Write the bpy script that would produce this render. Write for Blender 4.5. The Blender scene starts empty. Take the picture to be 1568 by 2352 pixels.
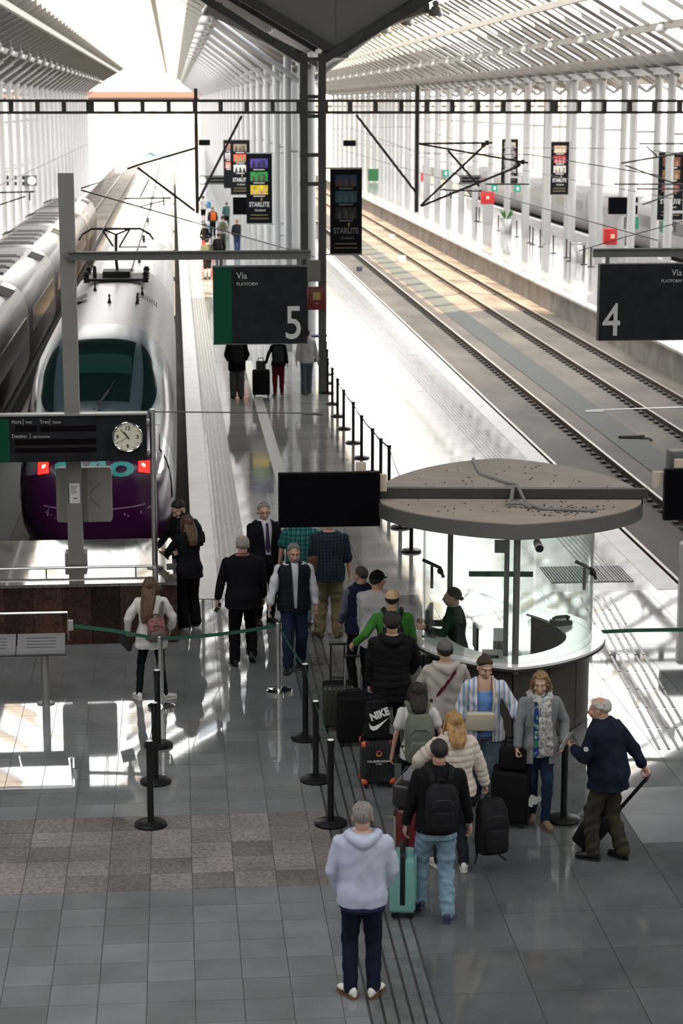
import bpy, bmesh, math, random
import numpy as np
from mathutils import Vector, Matrix, Quaternion, noise
from mathutils.bvhtree import BVHTree

# ------------------------------------------------------------------ camera
scene = bpy.context.scene
COL = scene.collection
CAM_H, CAM_F, CAM_P, CAM_A = 7.6, 4573.0, 0.201891, 0.082932     # height, focal length in px, pitch down, yaw right
cd = bpy.data.cameras.new('camera')
cam = bpy.data.objects.new('camera', cd)
COL.objects.link(cam)
cam.location = (0, 0, CAM_H)
cam.rotation_euler = (math.pi/2 - CAM_P, 0, -CAM_A)
cd.sensor_fit = 'VERTICAL'
cd.sensor_height = 36.0
cd.lens = CAM_F/2352*36.0
cd.clip_end = 2000
cd.dof.use_dof = True
cd.dof.focus_distance = 23.5
cd.dof.aperture_fstop = 3.2
scene.camera = cam

# ------------------------------------------------------------------ sky, sun, exposure
world = bpy.data.worlds.new('world')
scene.world = world
world.use_nodes = True
bg = world.node_tree.nodes['Background']
bg.inputs[0].default_value = (1.0, 0.985, 0.955, 1)
bg.inputs[1].default_value = 7.0
sd = bpy.data.lights.new('sun', 'SUN')
sd.energy = 34
sd.color = (1.0, 0.79, 0.53)
sd.angle = math.radians(0.6)
sun = bpy.data.objects.new('sun', sd)
COL.objects.link(sun)
sun.rotation_euler = Vector((0.05, 0.88, -0.475)).to_track_quat('-Z', 'Y').to_euler()
scene.view_settings.view_transform = 'Standard'
scene.view_settings.look = 'None'
scene.view_settings.gamma = 1
scene.view_settings.use_curve_mapping = False
scene.view_settings.exposure = 0.0
scene.cycles.max_bounces = 6
scene.cycles.diffuse_bounces = 3
scene.cycles.glossy_bounces = 3
scene.cycles.transparent_max_bounces = 16
scene.cycles.sample_clamp_indirect = 6
scene.cycles.caustics_reflective = False
scene.cycles.caustics_refractive = False
# ------------------------------------------------------------------ helpers
random.seed(7)
PI = math.pi
def at(px, py, Y):
    """world point at distance Y along the tracks seen at this place of the 1568x2352 frame"""
    c, s = math.cos(CAM_P), math.sin(CAM_P)
    u, v = (px-784)/CAM_F, -(py-1176)/CAM_F
    h = c + v*s                      # horizontal forward
    z = -s + v*c
    ca, sa = math.cos(CAM_A), math.sin(CAM_A)
    x = u*ca + h*sa
    y = -u*sa + h*ca
    t = Y/y
    return Vector((x*t, Y, CAM_H + z*t))
def ground(px, py, z=0.0):
    a = at(px, py, 10.0)
    t = (z-CAM_H)/(a.z-CAM_H)
    return Vector((a.x*t, 10.0*t, z))

def tag(o, label=None, cat=None, group=None, kind=None):
    if label: o['label'] = label
    if cat: o['category'] = cat
    if group: o['group'] = group
    if kind: o['kind'] = kind
    return o
def empty(name, loc=(0, 0, 0), rz=0.0):
    o = bpy.data.objects.new(name, None)
    o.empty_display_size = 0.1
    o.location = loc
    o.rotation_euler = (0, 0, rz)
    COL.objects.link(o)
    return o
def thing(name, label, cat, loc=(0, 0, 0), rz=0.0, group=None):
    return tag(empty(name, loc, rz), label, cat, group)
def link(name, me, mats=None, parent=None, loc=None, rot=None):
    o = bpy.data.objects.new(name, me)
    COL.objects.link(o)
    if mats is not None:
        for m in (mats if isinstance(mats, (list, tuple)) else [mats]):
            me.materials.append(m)
    if parent is not None: o.parent = parent
    if loc is not None: o.location = loc
    if rot is not None: o.rotation_euler = rot
    return o
def kids(o): return [c for c in bpy.data.objects if c.parent == o]
def copy_tree(o, parent=None):
    c = o.copy(); COL.objects.link(c); c.parent = parent
    for ch in list(o.children): copy_tree(ch, c)
    return c

class MB:
    def __init__(self): self.v = []; self.f = []; self.m = []
    def add(self, vs, fs, mi=0):
        b = len(self.v)
        self.v += [tuple(p) for p in vs]
        self.f += [tuple(i+b for i in f) for f in fs]
        self.m += [mi]*len(fs)
        return self
    def box(self, c, s, mi=0, R=None):
        x, y, z = s[0]/2, s[1]/2, s[2]/2
        P = [Vector(p) for p in ((-x,-y,-z),(x,-y,-z),(x,y,-z),(-x,y,-z),(-x,-y,z),(x,-y,z),(x,y,z),(-x,y,z))]
        if R is not None: P = [R @ p for p in P]
        c = Vector(c)
        return self.add([p+c for p in P], [(0,3,2,1),(4,5,6,7),(0,1,5,4),(1,2,6,5),(2,3,7,6),(3,0,4,7)], mi)
    def bb(self, x0, x1, y0, y1, z0, z1, mi=0):
        return self.box(((x0+x1)/2, (y0+y1)/2, (z0+z1)/2), (x1-x0, y1-y0, z1-z0), mi)
    def rings(self, rings, mi=0, cap=True, closed=True):
        n = len(rings[0]); vs = [p for r in rings for p in r]; fs = []
        for i in range(len(rings)-1):
            for j in range(n if closed else n-1):
                k = (j+1) % n
                fs.append((i*n+j, i*n+k, (i+1)*n+k, (i+1)*n+j))
        if cap:
            fs.append(tuple(reversed(range(n)))); fs.append(tuple(range((len(rings)-1)*n, len(rings)*n)))
        return self.add(vs, fs, mi)
    def tube(self, path, r, n=8, mi=0, cap=True, flat=1.0):
        path = [Vector(p) for p in path]; N = len(path)
        rs = r if isinstance(r, (list, tuple)) else [r]*N
        rg = []; up = None
        for i, p in enumerate(path):
            d = (path[min(i+1, N-1)] - path[max(i-1, 0)])
            d = d.normalized() if d.length > 1e-9 else Vector((0, 0, 1))
            if up is None:
                up = Vector((0, 0, 1)) if abs(d.z) < 0.9 else Vector((0, 1, 0))
            a = d.cross(up)
            a = a.normalized() if a.length > 1e-6 else d.orthogonal().normalized()
            b = a.cross(d).normalized(); up = b
            rg.append([p + (a*math.cos(t) + b*math.sin(t)*flat)*rs[i] for t in (2*PI*k/n for k in range(n))])
        return self.rings(rg, mi, cap)
    def beam(self, p0, p1, w, h, mi=0):
        p0, p1 = Vector(p0), Vector(p1); d = (p1-p0); L = d.length; d.normalize()
        up = Vector((0, 0, 1)) if abs(d.z) < 0.99 else Vector((0, 1, 0))
        a = d.cross(up).normalized(); b = a.cross(d)
        R = Matrix((a, d, b)).transposed()
        return self.box((p0+p1)/2, (w, L, h), mi, R)
    def lathe(self, prof, n=24, mi=0, c=(0, 0, 0), cap=True):
        rg = [[(c[0]+r*math.cos(2*PI*k/n), c[1]+r*math.sin(2*PI*k/n), c[2]+z) for k in range(n)] for r, z in prof]
        return self.rings(rg, mi, cap)
    def prism(self, poly, z0, z1, mi=0):
        return self.rings([[(x, y, z0) for x, y in poly], [(x, y, z1) for x, y in poly]], mi)
    def ell(self, c, r, mi=0, n=12, m=8, R=None):
        c = Vector(c); rg = []
        for i in range(m+1):
            th = PI*(0.02+0.96*i/m) - PI/2
            ring = []
            for k in range(n):
                p = Vector((r[0]*math.cos(th)*math.cos(2*PI*k/n), r[1]*math.cos(th)*math.sin(2*PI*k/n), r[2]*math.sin(th)))
                ring.append(c + (R @ p if R is not None else p))
            rg.append(ring)
        return self.rings(rg, mi)
    def mesh(self, name, smooth=None):
        me = bpy.data.meshes.new(name)
        me.from_pydata(self.v, [], self.f)
        if any(self.m): me.polygons.foreach_set('material_index', self.m)
        if smooth:
            me.polygons.foreach_set('use_smooth', [True]*len(me.polygons))
            me.set_sharp_from_angle(angle=math.radians(smooth if smooth is not True else 40))
        me.update()
        return me
    def build(self, name, mats, parent=None, smooth=None, loc=None, rot=None):
        return link(name, self.mesh(name, smooth), mats, parent, loc, rot)
def rbox_mesh(x, y, z, r, seg=3):
    """rounded box, base at z=0"""
    bm = bmesh.new()
    bmesh.ops.create_cube(bm, size=1)
    for v in bm.verts: v.co = Vector((v.co.x*x, v.co.y*y, v.co.z*z + z/2))
    bmesh.ops.bevel(bm, geom=list(bm.edges), offset=r, segments=seg, affect='EDGES', profile=0.5)
    for f in bm.faces: f.smooth = True
    me = bpy.data.meshes.new('rounded'); bm.to_mesh(me); bm.free()
    me.set_sharp_from_angle(angle=math.radians(50))
    return me
def rrect(w, h, r, n=5, cx=0, cy=0):
    pts = []
    for sx, sy, a0 in ((1,1,0),(-1,1,90),(-1,-1,180),(1,-1,270)):
        for i in range(n+1):
            a = math.radians(a0+90*i/n)
            pts.append((cx+sx*(w/2-r)+r*math.cos(a), cy+sy*(h/2-r)+r*math.sin(a)))
    return pts

# ------------------------------------------------------------------ materials
MATS = {}
def mat(name, col, rough=0.5, metal=0.0, spec=0.5, emit=None, estr=0.0, var=0.0, vscale=8.0, bump=0.0, bscale=60.0, rvar=0.0, coat=0.0, obj_var=0.0, stretch=None):
    if name in MATS: return MATS[name]
    m = bpy.data.materials.new(name); m.use_nodes = True
    nt = m.node_tree; b = nt.nodes['Principled BSDF']
    c = tuple(col)+(1,) if len(col) == 3 else tuple(col)
    b.inputs['Base Color'].default_value = c
    b.inputs['Roughness'].default_value = rough
    b.inputs['Metallic'].default_value = metal
    b.inputs['Specular IOR Level'].default_value = spec
    if coat: b.inputs['Coat Weight'].default_value = coat; b.inputs['Coat Roughness'].default_value = 0.08
    if emit: b.inputs['Emission Color'].default_value = tuple(emit)+(1,); b.inputs['Emission Strength'].default_value = estr
    if var or bump or rvar or obj_var:
        tc = nt.nodes.new('ShaderNodeTexCoord')
        src = tc.outputs['Object']
        if stretch:
            mp = nt.nodes.new('ShaderNodeMapping'); mp.inputs['Scale'].default_value = stretch
            nt.links.new(src, mp.inputs['Vector']); src = mp.outputs['Vector']
        if var or rvar:
            nz = nt.nodes.new('ShaderNodeTexNoise'); nz.inputs['Scale'].default_value = vscale; nz.inputs['Detail'].default_value = 6
            nt.links.new(src, nz.inputs['Vector'])
        colout = None
        if var:
            mr = nt.nodes.new('ShaderNodeMapRange')
            mr.inputs['From Min'].default_value = 0.3; mr.inputs['From Max'].default_value = 0.7
            mr.inputs['To Min'].default_value = 1-var; mr.inputs['To Max'].default_value = 1+var
            nt.links.new(nz.outputs['Fac'], mr.inputs['Value'])
            mx = nt.nodes.new('ShaderNodeVectorMath'); mx.operation = 'SCALE'
            mx.inputs[0].default_value = c[:3]
            nt.links.new(mr.outputs['Result'], mx.inputs['Scale'])
            colout = mx.outputs['Vector']
        if obj_var:
            oi = nt.nodes.new('ShaderNodeObjectInfo')
            m2 = nt.nodes.new('ShaderNodeMapRange'); m2.inputs['To Min'].default_value = 1-obj_var; m2.inputs['To Max'].default_value = 1+obj_var
            nt.links.new(oi.outputs['Random'], m2.inputs['Value'])
            mx2 = nt.nodes.new('ShaderNodeVectorMath'); mx2.operation = 'SCALE'
            if colout: nt.links.new(colout, mx2.inputs[0])
            else: mx2.inputs[0].default_value = c[:3]
            nt.links.new(m2.outputs['Result'], mx2.inputs['Scale'])
            colout = mx2.outputs['Vector']
        if colout: nt.links.new(colout, b.inputs['Base Color'])
        if rvar:
            m3 = nt.nodes.new('ShaderNodeMapRange'); m3.inputs['From Min'].default_value = 0.3; m3.inputs['From Max'].default_value = 0.7
            m3.inputs['To Min'].default_value = max(0.01, rough-rvar); m3.inputs['To Max'].default_value = rough+rvar
            nt.links.new(nz.outputs['Fac'], m3.inputs['Value']); nt.links.new(m3.outputs['Result'], b.inputs['Roughness'])
        if bump:
            n2 = nt.nodes.new('ShaderNodeTexNoise'); n2.inputs['Scale'].default_value = bscale; n2.inputs['Detail'].default_value = 3
            nt.links.new(src, n2.inputs['Vector'])
            bp = nt.nodes.new('ShaderNodeBump'); bp.inputs['Strength'].default_value = bump; bp.inputs['Distance'].default_value = 0.01
            nt.links.new(n2.outputs['Fac'], bp.inputs['Height']); nt.links.new(bp.outputs['Normal'], b.inputs['Normal'])
    MATS[name] = m
    return m
def glass_mat(name, tint, refl=0.08, rough=0.02, clear=0.9):
    """thin pane: mostly see-through, a little mirror"""
    if name in MATS: return MATS[name]
    m = bpy.data.materials.new(name); m.use_nodes = True; nt = m.node_tree
    for n in list(nt.nodes):
        if n.type == 'BSDF_PRINCIPLED': nt.nodes.remove(n)
    out = [n for n in nt.nodes if n.type == 'OUTPUT_MATERIAL'][0]
    tr = nt.nodes.new('ShaderNodeBsdfTransparent'); tr.inputs[0].default_value = tuple(t*clear for t in tint)+(1,)
    gl = nt.nodes.new('ShaderNodeBsdfGlossy'); gl.inputs['Roughness'].default_value = rough
    lw = nt.nodes.new('ShaderNodeLayerWeight'); pw = nt.nodes.new('ShaderNodeMath'); pw.operation = 'POWER'; pw.inputs[1].default_value = 4.0
    nt.links.new(lw.outputs['Facing'], pw.inputs[0])
    fr = nt.nodes.new('ShaderNodeMapRange'); fr.inputs['To Min'].default_value = 0.05; fr.inputs['To Max'].default_value = 0.8; nt.links.new(pw.outputs[0], fr.inputs['Value'])
    mx = nt.nodes.new('ShaderNodeMixShader')
    if refl is None: mx.inputs[0].default_value = 0.06
    else: nt.links.new(fr.outputs[0], mx.inputs[0])
    nt.links.new(tr.outputs[0], mx.inputs[1]); nt.links.new(gl.outputs[0], mx.inputs[2]); nt.links.new(mx.outputs[0], out.inputs[0])
    MATS[name] = m
    return m
def granite(name, c1, c2, rough=0.1, scale=90.0, obj_var=0.0, joints=None, spec=0.5, stain=0.15, streak=None):
    """polished stone: fine speckle, soft clouds; joints=(sx, sy) rules a joint grid where pieces are too far to build"""
    if name in MATS: return MATS[name]
    m = bpy.data.materials.new(name); m.use_nodes = True; nt = m.node_tree; b = nt.nodes['Principled BSDF']; L = nt.links.new
    geo = nt.nodes.new('ShaderNodeNewGeometry'); src = geo.outputs['Position']
    n1 = nt.nodes.new('ShaderNodeTexNoise'); n1.inputs['Scale'].default_value = scale; n1.inputs['Detail'].default_value = 2
    L(src, n1.inputs['Vector'])
    r1 = nt.nodes.new('ShaderNodeMapRange'); r1.inputs['From Min'].default_value = 0.35; r1.inputs['From Max'].default_value = 0.65; L(n1.outputs['Fac'], r1.inputs['Value'])
    mix = nt.nodes.new('ShaderNodeMix'); mix.data_type = 'RGBA'
    mix.inputs['A'].default_value = tuple(c1)+(1,); mix.inputs['B'].default_value = tuple(c2)+(1,)
    L(r1.outputs['Result'], mix.inputs['Factor'])
    n2 = nt.nodes.new('ShaderNodeTexNoise'); n2.inputs['Scale'].default_value = 1.3; n2.inputs['Detail'].default_value = 5
    if streak:
        mp = nt.nodes.new('ShaderNodeMapping'); mp.inputs['Scale'].default_value = streak; L(src, mp.inputs['Vector']); L(mp.outputs['Vector'], n2.inputs['Vector'])
    else: L(src, n2.inputs['Vector'])
    r2 = nt.nodes.new('ShaderNodeMapRange'); r2.inputs['From Min'].default_value = 0.3; r2.inputs['From Max'].default_value = 0.7
    r2.inputs['To Min'].default_value = 1-stain; r2.inputs['To Max'].default_value = 1+stain; L(n2.outputs['Fac'], r2.inputs['Value'])
    sc = nt.nodes.new('ShaderNodeVectorMath'); sc.operation = 'SCALE'; L(mix.outputs['Result'], sc.inputs[0]); L(r2.outputs['Result'], sc.inputs['Scale'])
    col = sc.outputs['Vector']
    if obj_var:
        oi = nt.nodes.new('ShaderNodeObjectInfo')
        m2 = nt.nodes.new('ShaderNodeMapRange'); m2.inputs['To Min'].default_value = 1-obj_var; m2.inputs['To Max'].default_value = 1+obj_var
        L(oi.outputs['Random'], m2.inputs['Value'])
        s2 = nt.nodes.new('ShaderNodeVectorMath'); s2.operation = 'SCALE'; L(col, s2.inputs[0]); L(m2.outputs['Result'], s2.inputs['Scale']); col = s2.outputs['Vector']
    if joints:
        br = nt.nodes.new('ShaderNodeTexBrick'); br.offset = 0.0; br.squash = 1.0
        br.inputs['Scale'].default_value = 1.0; br.inputs['Brick Width'].default_value = joints[0]; br.inputs['Row Height'].default_value = joints[1]
        br.inputs['Mortar Size'].default_value = 0.006; br.inputs['Mortar Smooth'].default_value = 0.2
        br.inputs['Color1'].default_value = (1,1,1,1); br.inputs['Color2'].default_value = (0.86,0.86,0.86,1); br.inputs['Mortar'].default_value = (0.5,0.5,0.5,1)
        L(src, br.inputs['Vector'])
        s3 = nt.nodes.new('ShaderNodeVectorMath'); s3.operation = 'MULTIPLY'; L(col, s3.inputs[0]); L(br.outputs['Color'], s3.inputs[1]); col = s3.outputs['Vector']
    L(col, b.inputs['Base Color'])
    r4 = nt.nodes.new('ShaderNodeMapRange'); r4.inputs['From Min'].default_value = 0.3; r4.inputs['From Max'].default_value = 0.7
    r4.inputs['To Min'].default_value = rough*0.7; r4.inputs['To Max'].default_value = rough*1.35
    L(n2.outputs['Fac'], r4.inputs['Value']); L(r4.outputs['Result'], b.inputs['Roughness'])
    b.inputs['Specular IOR Level'].default_value = spec
    # slight unevenness so mirror images waver
    n3 = nt.nodes.new('ShaderNodeTexNoise'); n3.inputs['Scale'].default_value = 2.5; n3.inputs['Detail'].default_value = 2; L(src, n3.inputs['Vector'])
    bp = nt.nodes.new('ShaderNodeBump'); bp.inputs['Strength'].default_value = 0.005; bp.inputs['Distance'].default_value = 0.02
    L(n3.outputs['Fac'], bp.inputs['Height']); L(bp.outputs['Normal'], b.inputs['Normal'])
    MATS[name] = m
    return m

def text_mesh(s, size, depth=0.004, align='LEFT', bold=0.0, sx=1.0):
    """lettering lying in the XZ plane, facing -Y, origin on the base line"""
    cu = bpy.data.curves.new('lettering', 'FONT'); cu.body = s; cu.size = size; cu.extrude = depth/2; cu.align_x = align; cu.offset = bold; cu.resolution_u = 3
    o = bpy.data.objects.new('lettering', cu); COL.objects.link(o)
    dg = bpy.context.evaluated_depsgraph_get()
    me = bpy.data.meshes.new_from_object(o.evaluated_get(dg))
    bpy.data.objects.remove(o); bpy.data.curves.remove(cu)
    me.transform(Matrix.Rotation(PI/2, 4, 'X') @ Matrix.Diagonal((sx, 1, 1, 1)))
    me.materials.clear()
    me.name = 'lettering'
    return me
def lettering(s, size, m, parent, loc, rot=None, align='LEFT', bold=0.0, sx=1.0, name='lettering', depth=0.004):
    return link(name, text_mesh(s, size, depth, align, bold, sx), m, parent, loc, rot)
# ------------------------------------------------------------------ materials of the place
M_grey = granite('granite_grey', (0.125, 0.13, 0.138), (0.2, 0.206, 0.214), 0.08, 150, 0.14, spec=0.6)
M_dark = granite('granite_dark', (0.062, 0.066, 0.071), (0.12, 0.125, 0.13), 0.055, 170, 0.12, stain=0.22, spec=0.6)
M_light = granite('granite_light', (0.12, 0.125, 0.132), (0.2, 0.205, 0.212), 0.035, 70, 0.12, spec=1.0)
M_pink = granite('marble_pink', (0.155, 0.13, 0.125), (0.225, 0.20, 0.195), 0.06, 22, 0.28, stain=0.2, spec=0.9)
M_mortar = mat('mortar', (0.05, 0.05, 0.052), 0.6)
M_groove = mat('guide_stone', (0.085, 0.088, 0.09), 0.25, var=0.15, vscale=4, obj_var=0.1)
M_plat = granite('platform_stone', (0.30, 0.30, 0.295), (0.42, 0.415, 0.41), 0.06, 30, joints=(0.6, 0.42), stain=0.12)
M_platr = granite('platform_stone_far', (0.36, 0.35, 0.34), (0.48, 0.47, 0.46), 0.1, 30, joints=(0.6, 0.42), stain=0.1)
M_face = mat('platform_face', (0.30, 0.27, 0.245), 0.8, var=0.3, vscale=0.9, bump=0.3, bscale=12)
M_coping = mat('coping_stone', (0.52, 0.51, 0.5), 0.3, var=0.12, vscale=2)
M_tact = mat('tactile_stone', (0.36, 0.33, 0.28), 0.45, var=0.12, vscale=3)
M_bed = mat('track_slab', (0.145, 0.118, 0.096), 0.75, var=0.38, vscale=0.8, bump=0.3, bscale=20, stretch=(1, 0.35, 1))
M_chan = mat('channel_concrete', (0.05, 0.053, 0.05), 0.7, var=0.15, vscale=2)
M_rail = mat('rail_rust', (0.10, 0.062, 0.042), 0.7, var=0.25, vscale=6)
M_railtop = mat('rail_polished', (0.4, 0.35, 0.3), 0.35, 0.6)
M_clip = mat('rail_clip_black', (0.02, 0.018, 0.017), 0.6)
M_steelw = mat('steel_white', (0.4, 0.4, 0.4), 0.4, 0.0, var=0.05)
M_steelg = mat('steel_grey', (0.30, 0.305, 0.31), 0.4, 0.0)
M_roof = mat('roof_sheet', (0.3, 0.29, 0.28), 0.6, var=0.05, vscale=0.5)
M_rafter = mat('rafter_paint', (0.2, 0.185, 0.165), 0.5)
M_blade = mat('roof_panel_paint', (0.15, 0.14, 0.13), 0.6)
M_roofd = mat('roof_sheet_dark', (0.3, 0.305, 0.315), 0.6)
M_gantry = mat('gantry_paint', (0.075, 0.078, 0.075), 0.55, var=0.2, vscale=3)
M_pane = glass_mat('skylight_glass', (0.96, 0.98, 0.98), None, clear=0.97)
M_milk = bpy.data.materials.new('added_milk_glass'); M_milk.use_nodes = True  # glass of the added panes: cool soft fill, no direct sun
_nt = M_milk.node_tree; _nt.nodes.remove(_nt.nodes['Principled BSDF'])
_tl = _nt.nodes.new('ShaderNodeBsdfTranslucent'); _tl.inputs[0].default_value = (0.34, 0.375, 0.425, 1)
_nt.links.new(_tl.outputs[0], _nt.nodes['Material Output'].inputs[0])
M_wall = mat('wall_plaster', (0.5, 0.49, 0.47), 0.8)
M_farw = mat('far_wall', (0.13, 0.125, 0.12), 0.8)
M_red = mat('paint_red', (0.55, 0.02, 0.025), 0.4)
M_black = mat('plastic_black', (0.012, 0.012, 0.013), 0.45)
M_chrome = mat('steel_chrome', (0.75, 0.75, 0.75), 0.12, 1.0)
M_brushed = mat('steel_brushed', (0.5, 0.5, 0.5), 0.32, 1.0)
M_white = mat('paint_white', (0.8, 0.8, 0.8), 0.45)
M_green = mat('belt_green', (0.012, 0.085, 0.055), 0.6)

# ------------------------------------------------------------------ concourse floor
EDGE_Y = 30.4
m = MB()
m.bb(-40, 60, -12, 27.9, -0.4, -0.006)
m.bb(-0.06, 60, 27.9, EDGE_Y, -0.4, -0.006)
m.bb(-40, -9, 27.9, EDGE_Y, -0.4, -0.006)
floor = tag(m.build('floor', M_mortar), kind='structure')
GAP = 0.006
tile_specs = []
T = 0.42
for r in range(-15, 29):
    y0 = 18.6 + r*T
    if y0 < 11.5 or y0+T > EDGE_Y+0.3: continue
    for c in range(-16, 5):
        x0 = 0.07 + c*T; x1 = min(x0+T, 1.54)
        if y0+T > 28.0: x0 = max(x0, -0.04)
        if x1-x0 < 0.05: continue
        if x0 < -6.5: continue
        kind = M_grey if r < 0 else (M_pink if r < 5 else (M_grey if r == 5 else M_light))
        tile_specs.append((x0, x1, y0, y0+T, kind))
for r in range(-9, 14):
    y0 = 18.6 + r*0.86
    for c in range(0, 14):
        x0 = 2.14 + c*0.88 + (0.0 if c else 0)
        y1 = min(y0+0.86, EDGE_Y)
        if y1-y0 < 0.1 or y0 < 11: continue
        kind = M_dark if (x0 < 4.6 or r < 1) else (M_grey if r < 3 else M_light)
        if x0 < 4.6 and r >= 9: kind = M_light
        tile_specs.append((x0, x0+0.88, y0, y1, kind))
tile_specs.sort(key=lambda t: (0 if (-2.7 < t[0] < 6.5 and t[2] > 14.6) else 1, t[2]/(t[1]-t[0])**0.5))
tile_cache = {}
rest = {}
for i, (x0, x1, y0, y1, kd) in enumerate(tile_specs):
    w, h = x1-x0-GAP, y1-y0-GAP
    if i < 296:
        key = (round(w, 3), round(h, 3), kd.name)
        if key not in tile_cache:
            tile_cache[key] = MB().bb(-w/2, w/2, -h/2, h/2, -0.012, 0).mesh('floor_tile')
            tile_cache[key].materials.append(kd)
        o = bpy.data.objects.new('floor_tile', tile_cache[key]); COL.objects.link(o)
        o.parent = floor; o.location = ((x0+x1)/2, (y0+y1)/2, 0)
    else:
        rest.setdefault(kd.name, (MB(), kd))[0].bb(x0+GAP/2, x1-GAP/2, y0+GAP/2, y1-GAP/2, -0.012, 0)
mats_, mm = [], MB()
for k, (b_, kd) in rest.items():
    mm.add(b_.v, b_.f, len(mats_)); mats_.append(kd)
tag(mm.build('floor_tile_field', mats_, floor), kind='stuff')
# grooved guide path along the queue
gt = MB()
for k in range(5):
    x0 = -0.29 + k*0.116
    gt.bb(x0+0.012, x0+0.104, -0.418, 0.418, -0.012, 0.0005 if k % 1 == 0 else 0)
gt.bb(-0.29, 0.29, -0.418, 0.418, -0.012, -0.0035, 1)
gm = gt.mesh('guide_tile'); gm.materials.append(mat('guide_bar', (0.105, 0.11, 0.115), 0.2, var=0.2, vscale=5, obj_var=0.12)); gm.materials.append(M_clip)
for k in range(22):
    o = bpy.data.objects.new('guide_tile', gm); COL.objects.link(o); o.parent = floor; o.location = (1.84, 12.2+0.84*k, 0)
gm2 = MB()
for k in range(5):
    x0 = -0.29 + k*0.116
    gm2.bb(x0+0.03, x0+0.062, -0.39, 0.39, 0.0, 0.006, 1)
gme = gm2.mesh('guide_bars'); gme.materials.append(M_grey); gme.materials.append(M_groove)
for k in range(9):
    o = bpy.data.objects.new('guide_bars', gme); COL.objects.link(o); o.parent = floor
    o.location = (6.52-0.076*(k+0.5)*0.84, 30.0-0.84*(k+0.5), 0); o.rotation_euler = (0, 0, -0.076)

# ------------------------------------------------------------------ platforms, pits, tracks
Y_END = 262
def platform(name, x0, x1, y0, tact_l=True, tact_r=True, m_top=M_plat):
    g = MB(); g.bb(x0+0.4, x1-0.4, y0, Y_END, -1.0, 0)
    p = tag(g.build(name, m_top), kind='structure')
    for sx, xe in ((1, x0), (-1, x1)):
        f_ = MB(); a, b_ = sorted((xe+sx*0.12, xe+sx*0.4)); f_.bb(a, b_, y0, Y_END, -1.0, -0.08); f_.build('platform_face', M_face, p)
        f_ = MB(); a, b_ = sorted((xe, xe+sx*0.4)); f_.bb(a, b_, y0, Y_END, -0.08, 0.004); f_.build('coping', M_coping, p)
    return p
pA = platform('floor_platform_centre', 0.2, 8.0, EDGE_Y)
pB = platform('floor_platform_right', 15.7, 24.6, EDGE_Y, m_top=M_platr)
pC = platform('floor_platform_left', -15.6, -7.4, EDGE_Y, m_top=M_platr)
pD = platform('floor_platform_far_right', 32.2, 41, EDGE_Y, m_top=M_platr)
def strip_bars(p, xc, n, w, y0, y1, mt, pitch):
    g = MB()
    for k in range(n):
        x = xc+(k-(n-1)/2)*pitch; g.bb(x-w/2, x+w/2, y0, y1, 0, 0.006)
    return g.build('tactile_bars', mt, p)
g = MB(); g.bb(0.66, 1.14, 31.3, 240, 0, 0.003); g.build('tactile_strip', M_tact, pA)
strip_bars(pA, 0.90, 5, 0.03, 31.3, 200, M_groove, 0.09)
strip_bars(pA, 6.95, 6, 0.025, 31.0, 160, mat('tactile_pale', (0.32, 0.32, 0.32), 0.4), 0.085)
g = MB(); g.bb(2.0, 2.25, EDGE_Y+0.1, 60, 0, 0.002); g.build('guide_line', mat('guide_line_pale', (0.62, 0.63, 0.56), 0.3), pA)
# dark metal grating in the platform near its end
gr = MB(); gr.bb(6.0, 7.35, 31.0, 32.1, 0, 0.004)
for k in range(27):
    gr.bb(6.0+k*0.05, 6.0+k*0.05+0.02, 31.0, 32.1, 0.004, 0.012, 1)
for k in range(12):
    gr.bb(6.0, 7.35, 31.0+k*0.1, 31.0+k*0.1+0.02, 0.004, 0.011, 1)
gr.build('floor_grating', [M_clip, M_steelg], pA)

bed = MB(); bed.bb(-70, 90, EDGE_Y, 420, -1.3, -1.0)
bed.bb(-40, 60, EDGE_Y-0.4, EDGE_Y, -1.3, -0.01)
bed = tag(bed.build('ground_trackbed', M_bed), kind='structure')
g = MB(); g.bb(11.25, 12.15, EDGE_Y, 250, -1.0, -0.985); g.build('drain_channel', M_chan, bed)
g = MB(); g.bb(-4.2, -3.4, EDGE_Y+0.6, 250, -1.0, -0.985); g.build('drain_channel', M_chan, bed)
def rail(x, y0, label):
    t = thing('rail', label, 'rail', (x, y0, -1.0))
    L = 255-y0
    prof = [(-0.07, 0), (0.07, 0), (0.07, 0.012), (0.012, 0.03), (0.012, 0.115), (0.036, 0.13), (0.036, 0.168), (-0.036, 0.168), (-0.036, 0.13), (-0.012, 0.115), (-0.012, 0.03), (-0.07, 0.012)]
    g = MB(); g.rings([[(a, 0, b) for a, b in prof], [(a, L, b) for a, b in prof]]); g.build('rail_profile', M_rail, t)
    g = MB(); g.bb(-0.034, 0.034, 0, L, 0.168, 0.172); g.build('running_surface', M_railtop, t)
    g = MB()
    for k in range(int(110/0.6)):
        for s in (-1, 1): g.bb(s*0.12-0.055, s*0.12+0.055, 0.3+k*0.6-0.09, 0.3+k*0.6+0.09, 0, 0.05)
        g.bb(-0.2, 0.2, 0.3+k*0.6-0.11, 0.3+k*0.6+0.11, 0, 0.018)
    tag(g.build('rail_clips', M_clip, t), kind='stuff')
rail(8.98, EDGE_Y+0.4, 'rail tucked under the edge of the centre platform')
rail(10.48, EDGE_Y+0.4, 'bright-topped rail nearest the centre platform, left of the dark channel')
rail(13.24, EDGE_Y+0.4, 'first rail to the right of the dark channel')
rail(14.80, EDGE_Y+0.4, 'rusty rail closest to the wall of the right platform')
rail(-0.78, EDGE_Y+1.0, 'rail under the purple train on its platform side')
rail(-2.28, EDGE_Y+1.0, 'rail under the purple train on its far side')
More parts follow.
